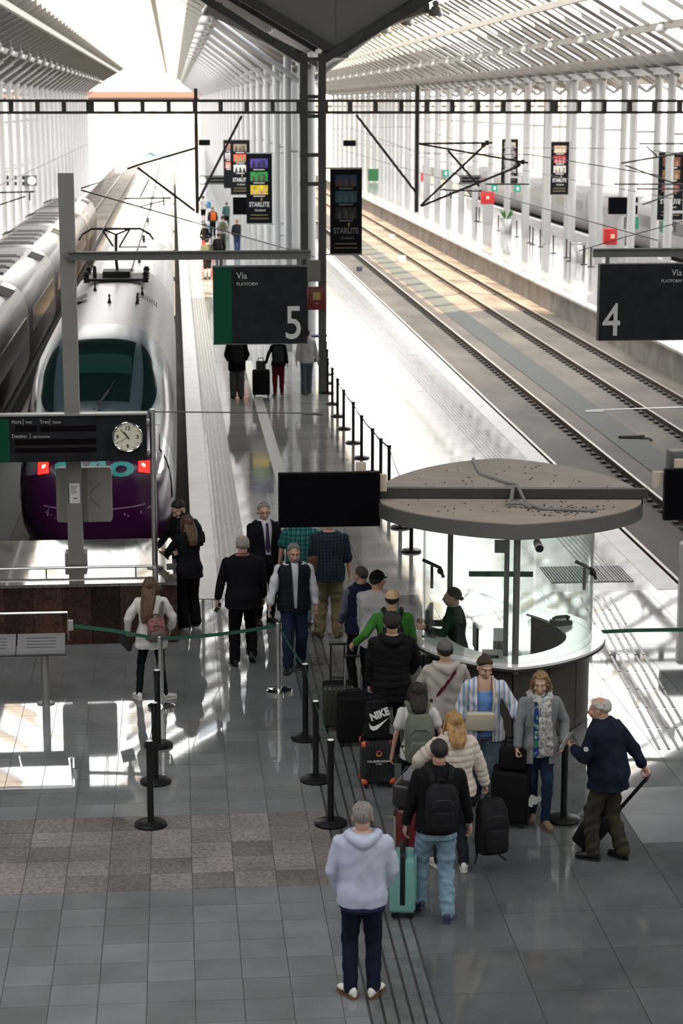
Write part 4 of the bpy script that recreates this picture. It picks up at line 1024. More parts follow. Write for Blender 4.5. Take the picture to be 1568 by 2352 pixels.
# ------------------------------------------------------------------ pendant lamps
lp = {}
g = MB(); g.lathe([(0.20, 0), (0.205, 0.03), (0.19, 0.12), (0.14, 0.22), (0.08, 0.28)], 20, cap=False); lp['shade'] = g.mesh('shade', 50); lp['shade'].materials.append(mat('lamp_alu', (0.36, 0.35, 0.33), 0.35, 0.3))
g = MB(); g.lathe([(0.08, 0.28), (0.1, 0.31), (0.105, 0.36), (0.06, 0.42), (0.02, 0.43)], 14); lp['ballast'] = g.mesh('ballast', 50); lp['ballast'].materials.append(mat('lamp_alu', (0.36, 0.35, 0.33)))
g = MB(); g.tube([(0, 0, 0.42), (0, 0, 1.3)], 0.015, 6); lp['stem'] = g.mesh('stem'); lp['stem'].materials.append(M_steelg)
g = MB(); g.lathe([(0.17, 0.02), (0.12, 0.1), (0.03, 0.14)], 16); lp['bulb_cover'] = g.mesh('bulb_cover', 50); lp['bulb_cover'].materials.append(mat('lamp_glass', (0.7, 0.68, 0.6), 0.2))
ROWS = [(7.45, 'bell-shaped pendant lamp in the row left of the right skylight', 'lamps left of the right skylight', 57.5, 26), (16.85, 'bell-shaped pendant lamp in the long row on the right roof slope', 'lamps on the right roof slope', 69.5, 26),
        (1.05, 'bell-shaped pendant lamp in the row right of the left skylight', 'lamps right of the left skylight', 57.5, 26), (-8.1, 'bell-shaped pendant lamp in the row on the far left roof slope', 'lamps on the left roof slope', 84, 22), (23.0, 'bell-shaped pendant lamp in the farther row beyond the right columns', 'lamps beyond the right columns', 84, 16)]
for x, lab, grp, y0, n in ROWS:
    for k in range(n):
        on_ = ['nearest', 'second', 'third', 'fourth', 'fifth', 'sixth', 'seventh', 'eighth', 'ninth', 'tenth', 'eleventh', 'twelfth']
        t = thing('pendant_lamp', (on_[k]+' '+lab) if k < 12 else 'tiny far '+lab, 'lamp', (x, y0+6.8*k, 10.05), group=grp)
        for nm, me in lp.items():
            if k > 9 and nm in ('stem', 'bulb_cover'): continue
            o = bpy.data.objects.new(nm, me); COL.objects.link(o); o.parent = t
# ------------------------------------------------------------------ trains
M_purple = mat('train_purple', (0.04, 0.006, 0.045), 0.22, spec=0.4)
M_mask = mat('train_bluegrey', (0.075, 0.135, 0.17), 0.28, spec=0.25)
M_twhite = mat('train_white', (0.36, 0.35, 0.345), 0.35, spec=0.3, var=0.06, vscale=1.5)
M_tsilver = mat('train_silver', (0.19, 0.178, 0.18), 0.3, 0.3)
M_tglass = mat('train_glass', (0.006, 0.026, 0.026), 0.1, spec=0.12)
M_teal = mat('train_teal', (0.05, 0.42, 0.42), 0.3)
M_under = mat('train_under', (0.012, 0.012, 0.013), 0.7)
M_lamp = mat('tail_lamp', (0.6, 0.02, 0.02), 0.3, emit=(1.0, 0.02, 0.015), estr=2.0)
M_lamph = mat('tail_lamp_core', (1.0, 0.3, 0.1), 0.3, emit=(1.0, 0.35, 0.12), estr=9.0)
ys = [0, 0.08, 0.25, 0.55, 1.0, 1.6, 2.3, 2.9, 3.5, 4.1, 4.7, 5.4, 6.4, 8.0, 12.5, 20.5]
ws = [0.72, 0.98, 1.14, 1.27, 1.36, 1.41, 1.44, 1.455, 1.465, 1.47, 1.475, 1.48, 1.48, 1.48, 1.48, 1.48]
zt = [2.12, 2.28, 2.42, 2.53, 2.63, 2.73, 2.87, 3.08, 3.38, 3.66, 3.85, 3.95, 4.0, 4.02, 4.02, 4.02]
zb = [1.15, 0.85, 0.62, 0.45, 0.36, 0.32, 0.30, 0.30, 0.30, 0.30, 0.30, 0.30, 0.30, 0.30, 0.30, 0.30]
def pr_(y, arr):
    return float(np.interp(y, ys, arr)) if False else _sm(y, arr)
def _sm(y, arr):
    i = max(0, min(len(ys)-2, int(np.searchsorted(ys, y))-1)); t = (y-ys[i])/(ys[i+1]-ys[i]); t = max(0, min(1, t))
    def sl(k):
        if k <= 0: return (arr[1]-arr[0])/(ys[1]-ys[0])
        if k >= len(ys)-1: return 0.0
        return (arr[k+1]-arr[k-1])/(ys[k+1]-ys[k-1])
    h = ys[i+1]-ys[i]; t2, t3 = t*t, t*t*t
    return (2*t3-3*t2+1)*arr[i]+(t3-2*t2+t)*h*sl(i)+(-2*t3+3*t2)*arr[i+1]+(t3-t2)*h*sl(i+1)
NE = 2.9
def sec(y, n=44):
    w_, a, b_ = pr_(y, ws), pr_(y, zt), pr_(y, zb); zc = b_+(a-b_)*0.42
    r = []
    for k in range(n):
        t = 2*PI*k/n; c, s = math.cos(t), math.sin(t)
        e = 2/NE
        x = w_*math.copysign(abs(c)**e, c); z = zc+(a-zc if s > 0 else zc-b_)*math.copysign(abs(s)**e, s)
        r.append((x, y, z))
    return r
def surf(x, y):
    w_, a, b_ = pr_(y, ws), pr_(y, zt), pr_(y, zb); zc = b_+(a-b_)*0.42
    return zc+(a-zc)*max(0, 1-min(1, abs(x)/w_)**NE)**(1/NE)
def patch(fx0, fx1, y0, y1, off=0.012, nx=10, ny=20):
    vs = []
    for i in range(ny+1):
        y = y0+(y1-y0)*i/ny
        for j in range(nx+1):
            s = j/nx; x = fx0(y)*(1-s)+fx1(y)*s
            e = 0.02; n = Vector((-(surf(x+e, y)-surf(x-e, y))/(2*e), -(surf(x, y+e)-surf(x, y-e))/(2*e), 1)).normalized()
            vs.append(Vector((x, y, surf(x, y)))+n*off)
    fs = [(i*(nx+1)+j, i*(nx+1)+j+1, (i+1)*(nx+1)+j+1, (i+1)*(nx+1)+j) for i in range(ny) for j in range(nx)]
    g = MB(); g.add(vs, fs); return g
RT = -0.83
tr = thing('high_speed_train', 'purple and blue-grey high-speed train with sloping nose and red tail lamps', 'train', (-1.5, 34.9, RT))
st = list(np.concatenate([[0, 0.03, 0.08, 0.15, 0.25, 0.4], np.linspace(0.55, 12.5, 40), [16, 20.4]]))
rg = [sec(0.0)]
c0 = Vector((0, -0.10, 1.55))
cap1 = [tuple(Vector(p).lerp(c0, 0.45)+Vector((0, 0.02, 0))) for p in rg[0]]; cap2 = [tuple(Vector(p).lerp(c0, 0.8)) for p in rg[0]]
g = MB(); g.rings([cap2, cap1]+[sec(y) for y in st])
me = g.mesh('nose', 60)
for m_ in (M_purple, M_mask, M_twhite, M_tsilver): me.materials.append(m_)
mi = []
for p in me.polygons:
    c = p.center; k = 0
    if c.y > 6.2: k = 2 if c.z > 3.0 else 3
    elif c.z > 3.6: k = 1
    mi.append(k)
me.polygons.foreach_set('material_index', mi)
nose = link('power_car', me, None, tr)
bvh = BVHTree.FromPolygons([v.co for v in me.vertices], [p.vertices for p in me.polygons])
def mh(y): return 0.62+0.55*min(1, max(0, (y-1.1)/1.2))+0.10*max(0, min(1, (y-3)/3))
patch(lambda y: -mh(y), lambda y: mh(y), 1.0, 6.3, 0.006, 24, 44).build('windscreen_mask', M_mask, tr, 60)
patch(lambda y: -(0.58+0.05*(y-2.4)), lambda y: 0.58+0.05*(y-2.4), 2.55, 4.75, 0.02, 12, 24).build('windscreen', M_tglass, tr, 60)
patch(lambda y: -0.62, lambda y: 0.62, 3.45, 4.05, 0.026, 10, 8).build('sun_blind', mat('blind_green', (0.02, 0.075, 0.068), 0.3, spec=0.15), tr, 60)
for s in (-1, 1):
    f0 = lambda y, s=s: s*(0.80+0.16*math.sin(PI*(y-2.2)/2.6)*0.3)
    f1 = lambda y, s=s: s*(0.80+0.30*math.sin(PI*min(1, max(0, (y-2.2)/2.6)))**0.7)
    a_, b_ = (f0, f1) if s > 0 else (f1, f0)
    patch(a_, b_, 2.2, 4.8, 0.018, 8, 24).build('side_window', M_tglass, tr, 60)
    fa = lambda y, s=s: s*1.16; fb = lambda y, s=s: s*1.40
    a_, b_ = (fa, fb) if s > 0 else (fb, fa)
    patch(a_, b_, 1.1, 1.9, 0.012, 6, 10).build('teal_flash', mat('train_tealdark', (0.06, 0.2, 0.25), 0.25, coat=0.4), tr, 60)
g = MB(); pts = [Vector((0.25*s_-0.05, 2.1+0.75*s_, surf(0.25*s_-0.05, 2.1+0.75*s_)+0.05)) for s_ in (0, 0.3, 0.6, 1.0, 1.4)]; g.tube(pts, 0.014, 6); g.tube([pts[1], pts[3]], 0.028, 6); g.build('wiper', M_black, tr)
def on_front(me, off=0.012):
    for v in me.vertices:
        h, n, _, _ = bvh.ray_cast(Vector((v.co.x, -3, v.co.z)), Vector((0, 1, 0)))
        if h is not None: v.co = h+(n if n.y < 0 else -n)*off
    return me
tm = text_mesh('avlo', 0.50, 0.0, 'CENTER', 0.014, 1.72)
bm = bmesh.new(); bm.from_mesh(tm); bmesh.ops.remove_doubles(bm, verts=bm.verts, dist=0.0005); bmesh.ops.triangulate(bm, faces=bm.faces)
for _ in range(2): bmesh.ops.subdivide_edges(bm, edges=[e for e in bm.edges if e.calc_length() > 0.06], cuts=1)
bmesh.ops.triangulate(bm, faces=bm.faces); bm.to_mesh(tm); bm.free()
tm.transform(Matrix.Translation((0.02, 0, 1.985)))
link('lettering', on_front(tm), M_teal, tr)
for s in (-1, 1):
    g = MB(); n = 8; vs = []
    for i in range(n+1):
        for j in range(n+1): vs.append((s*(0.78+0.19*j/n), 0, 2.04+0.19*i/n-0.05*j/n))
    g.add(vs, [(i*(n+1)+j, i*(n+1)+j+1, (i+1)*(n+1)+j+1, (i+1)*(n+1)+j) for i in range(n) for j in range(n)])
    m1 = on_front(g.mesh('tail_lamp', True), 0.03); link('tail_lamp', m1, M_lamp, tr)
    g = MB(); g.ell((0, 0, 0), (0.045, 0.02, 0.045), 0, 12, 8); h, nn, _, _ = bvh.ray_cast(Vector((s*0.86, -3, 2.13)), Vector((0, 1, 0))); g.build('lamp_core', M_lamph, tr, 60, h+(nn if nn.y < 0 else -nn)*0.02)
    g = MB(); vs = []
    for i in range(n+1):
        for j in range(n+1): vs.append((s*(1.0+0.22*j/n), 0, 2.0+0.3*i/n-0.1*j/n))
    g.add(vs, [(i*(n+1)+j, i*(n+1)+j+1, (i+1)*(n+1)+j+1, (i+1)*(n+1)+j) for i in range(n) for j in range(n)])
    link('lamp_housing', on_front(g.mesh('lamp_housing', True), 0.015), mat('lamp_clear', (0.18, 0.17, 0.2), 0.1, coat=0.5), tr)
# coupler hatch line and buffer scuffs
g = MB(); g.tube([(x, 0, 1.46-0.08*(1-(x/0.9)**2)) for x in np.linspace(-0.9, 0.9, 19)], 0.012, 5); link('hatch_line', on_front(g.mesh('hatch_line'), 0.004), mat('scuff_pale', (0.3, 0.2, 0.32), 0.5), tr)
g = MB(); random.seed(11)
for k in range(26):
    x = random.uniform(-1.0, 1.0); z = 1.28+random.uniform(-0.08, 0.08)+0.05*abs(x); L = random.uniform(0.01, 0.05); g.box((x, 0, z), (0.012+0.03*random.random(), 0.004, L))
tag(link('scuff_marks', on_front(g.mesh('scuff_marks'), 0.006), mat('scuff_pale', (0.3, 0.2, 0.32)), tr), kind='stuff')
g = MB(); g.bb(-1.3, 1.3, 0.9, 20.3, 0.02, 0.5); g.build('underframe', M_under, tr)
# roof fittings of the power car
def onroof(x, y, dz=0.0): return Vector((x, y, surf(x, min(y, 20))+dz))
for s in (-1, 1):
    for k in range(9):
        x = s*(0.62+0.052*k); g = MB(); a = onroof(x, 12.6, 0.004); b2 = onroof(x, 13.6, 0.004); g.beam(a, b2, 0.03, 0.012); g.build('roof_vent_slat', M_under, tr)
for x, y in ((0.0, 10.6), (0.62, 10.9), (0.62, 11.6), (-0.45, 13.9), (0.7, 13.4)):
    g = MB(); g.lathe([(0.05, 0), (0.03, 0.06), (0.015, 0.12), (0.03, 0.16), (0.01, 0.2)], 10); g.build('antenna', M_under, tr, 40, onroof(x, y))
g = MB(); g.bb(-1.05, -0.55, 11.4, 11.9, 3.82, 3.98); g.build('roof_box', M_under, tr)
def pantograph(y0, parent, raised=True):
    p = empty('pantograph'); p.parent = parent; p.location = (0, y0, 4.0)
    g = MB(); g.bb(-0.75, 0.75, -0.9, 0.9, 0.04, 0.10); g.bb(-0.35, 0.35, -0.5, 0.5, 0.1, 0.25)
    for x in (-0.75, 0.75):
        for y in (-0.8, 0.8): g.lathe([(0.09, 0), (0.06, 0.05), (0.09, 0.1), (0.06, 0.15), (0.09, 0.2), (0.05, 0.28)], 10, 0, (x, y, 0.0))
    g.build('base_frame', M_under, p, 50)
    g = MB(); g.tube([(0, 0.5, 0.2), (0, -0.55, 0.62), (0, -0.55, 0.62), (0, 0.1, 1.15)], 0.04, 6); g.tube([(0, 0.1, 1.15), (-0.36, 0.1, 1.3)], 0.025, 6); g.tube([(0, 0.1, 1.15), (0.36, 0.1, 1.3)], 0.025, 6); g.build('arm', M_under, p)
    for dy in (-0.06, 0.26):
        g = MB(); g.tube([(-0.95, dy, 1.02), (-0.86, dy, 1.16), (-0.62, dy, 1.3), (0.62, dy, 1.3), (0.86, dy, 1.16), (0.95, dy, 1.02)], 0.022, 6); g.build('collector_bar', M_under, p)
    g = MB()
    for s in (-1, 1): g.tube([(s*0.36, 0.1, 1.3), (s*0.08, 0.05, 0.85)], 0.025, 6)
    g.build('head_fork', M_under, p)
pantograph(16.9, tr)
g = MB(); g.lathe([(0.05, 0.0), (0.05, 0.35), (0.03, 0.4)], 8); g.build('insulator', M_under, tr, 40, (-0.55, 16.4, 4.0))
# recessed blue end frame between power car and coaches
def coach_sec(w_, b_, a, n=36, e=3.4):
    zc = b_+(a-b_)*0.5; r = []
    for k in range(n):
        t = 2*PI*k/n; c, s = math.cos(t), math.sin(t)
        r.append((w_*math.copysign(abs(c)**(2/e), c), zc+(a-zc)*math.copysign(abs(s)**(2/e), s)))
    return r
def coach(parent, y0, y1, w_, b_, a, mt_top, mt_side, name='coach_body', split=3.1):
    s = coach_sec(w_, b_, a); s2 = coach_sec(w_*0.97, b_+0.05, a-0.05)
    g = MB(); g.rings([[(x, y, z) for x, z in q] for q, y in ((s2, y0), (s, y0+0.08), (s, y1-0.08), (s2, y1))])
    me = g.mesh(name, 40); me.materials.append(mt_top); me.materials.append(mt_side)
    me.polygons.foreach_set('material_index', [0 if p.center.z > split else 1 for p in me.polygons]); o = link(name, me, None, parent)
    return o
coach(tr, 20.5, 20.95, 1.40, 0.5, 3.75, M_mask, M_mask, 'gangway')
y = 21.0
for k in range(11):
    cb2 = coach(tr, y, y+12.9, 1.47, 0.35, 3.42, M_twhite, M_tsilver, split=2.7)
    g = MB(); g.bb(-1.478, 1.478, y+0.8, y+12.1, 1.85, 2.55); g.build('window_band', M_tglass, cb2)
    g = MB(); g.bb(-0.5, 0.5, y+3, y+5, 3.38, 3.47); g.build('roof_hatch', M_tsilver, cb2)
    coach(tr, y+12.9, y+13.14, 1.30, 0.6, 3.3, M_under, M_under, 'gangway')
    y += 13.14
g = MB(); g.bb(-1.3, 1.3, 21, y, 0.02, 0.45); g.build('underframe', M_under, tr)
coach(tr, y, y+18, 1.47, 0.35, 3.95, M_twhite, M_mask, 'rear_power_car')
g = MB(); g.tube([(0.35, 18, 4.15), (0.35, 60, 3.62), (0.35, 160, 3.62)], 0.03, 6); g.build('roof_cable', M_under, tr)
for yy, dz in ((24, 3.42), (30, 3.42), (40, 3.42), (52, 3.42), (66, 3.42)):
    g = MB(); g.lathe([(0.06, 0), (0.04, 0.06), (0.07, 0.1), (0.04, 0.16), (0.07, 0.2), (0.02, 0.26)], 10); g.build('insulator', M_under, tr, 40, (0.35, yy, dz))
# silver train on the next track
t2 = thing('silver_train', 'silver-grey train with vented roof standing left of the purple one', 'train', (-5.7, 31.0, RT))
y = 0
for k in range(6):
    L = 12.9 if k else 14
    cb2 = coach(t2, y, y+L, 1.47, 0.4, 3.5, M_tsilver, M_tsilver, split=3.0)
    g = MB(); g.bb(-1.477, 1.477, y+1, y+L-1, 1.85, 2.5); g.build('window_band', mat('train_glass_dark', (0.05, 0.045, 0.045), 0.12), cb2)
    for s in (-1, 1):
        for q in range(7):
            yy = y+L-3.6+q*0.32; g = MB(); g.beam((s*0.78, yy, 3.47), (s*1.22, yy, 3.30), 0.12, 0.03); g.build('roof_vent_slat', M_under, cb2)
    for q in range(4):
        yy = y+1.5+q*2.2; g = MB(); g.bb(-0.62, 0.62, yy, yy+1.5, 3.46, 3.56); hb = g.build('roof_unit', M_tsilver, cb2); g = MB(); g.bb(-0.5, 0.5, yy+0.2, yy+0.5, 3.56, 3.575); g.build('grille', M_under, hb)
    coach(t2, y+L, y+L+0.24, 1.3, 0.6, 3.35, M_under, M_under, 'gangway')
    y += L+0.24
g = MB(); g.bb(-1.3, 1.3, 0, y, 0.02, 0.5); g.build('underframe', M_under, t2)
# grey train far right
t3 = thing('grey_train', 'pale grey train standing beyond the right-hand columns', 'train', (27.05, 45.0, RT))
y = 0
for k in range(10):
    cb2 = coach(t3, y, y+12.9, 1.47, 0.4, 3.5, M_twhite, M_twhite, split=3.0)
    g = MB(); g.bb(-1.477, 1.477, y+1, y+11.9, 1.85, 2.5); g.build('window_band', mat('train_glass_dark', (0.05, 0.045, 0.045)), cb2)
    coach(t3, y+12.9, y+13.14, 1.25, 0.6, 3.3, M_under, M_under, 'gangway')
    y += 13.14
g = MB(); g.bb(-1.3, 1.3, 0, y, 0.02, 0.5); g.build('underframe', M_under, t3)
# ------------------------------------------------------------------ people: builders
V = Vector
JOBS = []
def grow(mb, name, mt, parent, voxel=0.011, smooth=4, post=None, ratio=None):
    """one continuous surface out of overlapping lofts (evaluated together in flush)"""
    me = mb.mesh('src'); ob = bpy.data.objects.new('src', me); COL.objects.link(ob)
    r = ob.modifiers.new('r', 'REMESH'); r.mode = 'VOXEL'; r.voxel_size = voxel; r.use_smooth_shade = True
    if smooth:
        sm = ob.modifiers.new('s', 'SMOOTH'); sm.factor = 0.5; sm.iterations = smooth
    if ratio:
        dc = ob.modifiers.new('d', 'DECIMATE'); dc.ratio = ratio
    fin = link(name, bpy.data.meshes.new(name), None, parent)
    JOBS.append((ob, fin, mt, post))
    return fin
def flush():
    global JOBS
    dg = bpy.context.evaluated_depsgraph_get()
    for ob, fin, mt, post in JOBS:
        me = bpy.data.meshes.new_from_object(ob.evaluated_get(dg)); old = fin.data
        me.name = fin.name; me.materials.clear()
        for m_ in (mt if isinstance(mt, (list, tuple)) else [mt]): me.materials.append(m_)
        if post:
            r = post(me)
            if r is not None: me = r
        me.polygons.foreach_set('use_smooth', [True]*len(me.polygons)); me.update()
        fin.data = me; bpy.data.meshes.remove(old)
        sm = ob.data; bpy.data.objects.remove(ob); bpy.data.meshes.remove(sm)
    JOBS = []
def vget(me):
    n = len(me.vertices); co = np.empty(n*3); me.vertices.foreach_get('co', co); no = np.empty(n*3); me.vertices.foreach_get('normal', no)
    return co.reshape(-1, 3), no.reshape(-1, 3)
def vset(me, co): me.vertices.foreach_set('co', co.ravel()); me.update()
def waves(p, lam, seed):
    rs = np.random.RandomState(seed); out = np.zeros(len(p))
    for i in range(5):
        d = rs.randn(3); d[2] *= 1.4; d /= np.linalg.norm(d); e = rs.randn(3); e /= np.linalg.norm(e)
        l = lam*(0.7+0.9*rs.rand())
        out += np.sin(2*PI*(p@d)/l+1.7*np.sin(2*PI*(p@e)/(l*1.7)+rs.rand()*6)+rs.rand()*6)
    return out/3.0
def folds(amp=0.006, lam=0.16, seed=1):
    def f(me):
        co, no = vget(me); vset(me, co+no*(amp*waves(co, lam, seed))[:, None])
    return f
def puffed(amp=0.012, pitch=0.062, seed=1, arms=()):
    def f(me):
        co, no = vget(me); c = co[:, 2].copy()
        for (S, E, W) in arms:
            S, E, W = np.array(S), np.array(E), np.array(W)
            for a, b, base in ((S, E, 0.0), (E, W, np.linalg.norm(E-S))):
                d = b-a; L = np.linalg.norm(d); t = np.clip(((co-a)@d)/L/L, 0, 1); dist = np.linalg.norm(co-(a+t[:, None]*d), axis=1)
                msk = (dist < 0.085) & (t*L+base > 0.07); c = np.where(msk, -(t*L+base), c)
        ph = np.abs(np.sin(PI*c/pitch)); vset(me, co+no*(amp*(np.sqrt(ph)-0.6)+0.003*waves(co, 0.09, seed))[:, None])
    return f
def chain(*fs):
    def f(me):
        for q in fs:
            if q: q(me)
    return f
def cut_open(half, ztop, zbot, w_top, w_bot):
    """open a garment down its front: V-shaped gap, clean edges"""
    def f(me):
        bm = bmesh.new(); bm.from_mesh(me)
        for s in (-1, 1):
            p0 = V((s*w_bot, 0, zbot)); p1 = V((s*w_top, 0, ztop)); d = (p1-p0).normalized(); n = V((d.z, 0, -d.x))
            bmesh.ops.bisect_plane(bm, geom=list(bm.verts)+list(bm.edges)+list(bm.faces), plane_co=p0, plane_no=n)
        kill = []
        for q in bm.faces:
            c = q.calc_center_median()
            if c.y > 0.0:
                t = (c.z-zbot)/(ztop-zbot); w = w_bot+(w_top-w_bot)*t
                if abs(c.x) < w and c.z < ztop: kill.append(q)
        bmesh.ops.delete(bm, geom=kill, context='FACES')
        bm.normal_update(); bm.to_mesh(me); bm.free(); me.update()
    return f

def ik(a, t, l1, l2, pole):
    d = t-a; L = max(0.05, min(d.length, l1+l2-0.002)); d.normalize(); t = a+d*L
    x = (l1*l1-l2*l2+L*L)/(2*L); h = math.sqrt(max(0, l1*l1-x*x)); p = pole-d*pole.dot(d)
    p = p.normalized() if p.length > 1e-5 else d.orthogonal().normalized()
    return a+d*x+p*h, t
def limb(mb, pts, rs, n=10, seg=4, flat=1.0):
    """tapered tube through joints with rounded ends"""
    P, R = [], []
    for i in range(len(pts)-1):
        for k in range(seg):
            s = k/seg; P.append(pts[i].lerp(pts[i+1], s)); R.append(rs[i]*(1-s)+rs[i+1]*s)
    P.append(pts[-1]); R.append(rs[-1])
    d0 = (P[0]-P[1]).normalized(); d1 = (P[-1]-P[-2]).normalized()
    P = [P[0]+d0*R[0]*0.6] + P + [P[-1]+d1*R[-1]*0.6]; R = [R[0]*0.55]+R+[R[-1]*0.55]
    mb.tube(P, R, n, flat=flat)
TORSO_M = [(0.80, .115, .095), (0.86, .158, .112), (0.95, .168, .118), (1.05, .155, .108), (1.13, .152, .106), (1.25, .166, .115), (1.35, .180, .116), (1.43, .178, .10), (1.475, .125, .082), (1.51, .068, .066)]
TORSO_F = [(0.80, .12, .10), (0.86, .165, .118), (0.95, .172, .12), (1.05, .140, .10), (1.13, .130, .096), (1.25, .148, .118), (1.35, .158, .112), (1.43, .154, .092), (1.475, .105, .076), (1.51, .058, .058)]
SKINS = {}
def skin(c=(0.42, 0.26, 0.19)):
    k = 'skin_%d_%d' % (int(c[0]*100), int(c[1]*100))
    return mat(k, c, 0.5, spec=0.3, var=0.06, vscale=20)
def cloth(name, c, rough=0.85, bump=0.25, bscale=350, var=0.08): return mat('cloth_'+name, c, rough, spec=0.06, var=var, vscale=9, bump=bump, bscale=bscale)
def stripes(name, cols, pitch, axis='X', c2=None):
    """woven pattern in the garment's own coordinates: stripes, or checks when c2 is given"""
    k = 'cloth_'+name
    if k in MATS: return MATS[k]
    m = bpy.data.materials.new(k); m.use_nodes = True; nt = m.node_tree; b = nt.nodes['Principled BSDF']; L = nt.links.new
    tc = nt.nodes.new('ShaderNodeTexCoord'); sp = nt.nodes.new('ShaderNodeSeparateXYZ'); L(tc.outputs['Object'], sp.inputs[0])
    nz = nt.nodes.new('ShaderNodeTexNoise'); nz.inputs['Scale'].default_value = 5; L(tc.outputs['Object'], nz.inputs['Vector'])
    def band(ax, ph=0.0):
        a = nt.nodes.new('ShaderNodeMath'); a.operation = 'MULTIPLY_ADD'; a.inputs[1].default_value = 0.05; L(nz.outputs['Fac'], a.inputs[0]); L(sp.outputs[ax], a.inputs[2])
        d = nt.nodes.new('ShaderNodeMath'); d.operation = 'DIVIDE'; d.inputs[1].default_value = pitch; L(a.outputs[0], d.inputs[0])
        f = nt.nodes.new('ShaderNodeMath'); f.operation = 'FRACT'; L(d.outputs[0], f.inputs[0]); return f.outputs[0]
    r = nt.nodes.new('ShaderNodeValToRGB'); r.color_ramp.interpolation = 'CONSTANT'
    while len(r.color_ramp.elements) < len(cols): r.color_ramp.elements.new(0.5)
    for i, (pos, c) in enumerate(cols): r.color_ramp.elements[i].position = pos; r.color_ramp.elements[i].color = tuple(c)+(1,)
    L(band(axis), r.inputs[0]); out = r.outputs[0]
    if c2:
        r2 = nt.nodes.new('ShaderNodeValToRGB'); r2.color_ramp.interpolation = 'CONSTANT'
        while len(r2.color_ramp.elements) < len(c2): r2.color_ramp.elements.new(0.5)
        for i, (pos, c) in enumerate(c2): r2.color_ramp.elements[i].position = pos; r2.color_ramp.elements[i].color = tuple(c)+(1,)
        L(band('Z'), r2.inputs[0]); mx = nt.nodes.new('ShaderNodeMix'); mx.data_type = 'RGBA'; mx.blend_type = 'MULTIPLY'; mx.inputs['Factor'].default_value = 1.0
        L(out, mx.inputs['A']); L(r2.outputs[0], mx.inputs['B']); out = mx.outputs['Result']
    L(out, b.inputs['Base Color']); b.inputs['Roughness'].default_value = 0.85; b.inputs['Specular IOR Level'].default_value = 0.2
    MATS[k] = m
    return m
def blotch(name, c1, c2, c3, scale):
    k = 'cloth_'+name
    if k in MATS: return MATS[k]
    m = bpy.data.materials.new(k); m.use_nodes = True; nt = m.node_tree; b = nt.nodes['Principled BSDF']; L = nt.links.new
    tc = nt.nodes.new('ShaderNodeTexCoord'); nz = nt.nodes.new('ShaderNodeTexNoise'); nz.inputs['Scale'].default_value = scale; nz.inputs['Distortion'].default_value = 1.2; L(tc.outputs['Object'], nz.inputs['Vector'])
    r = nt.nodes.new('ShaderNodeValToRGB'); r.color_ramp.interpolation = 'CONSTANT'; r.color_ramp.elements.new(0.5)
    for i, (pos, c) in enumerate(((0.0, c1), (0.5, c2), (0.6, c3))): r.color_ramp.elements[i].position = pos; r.color_ramp.elements[i].color = tuple(c)+(1,)
    L(nz.outputs['Fac'], r.inputs[0]); L(r.outputs[0], b.inputs['Base Color']); b.inputs['Roughness'].default_value = 0.85
    MATS[k] = m
    return m

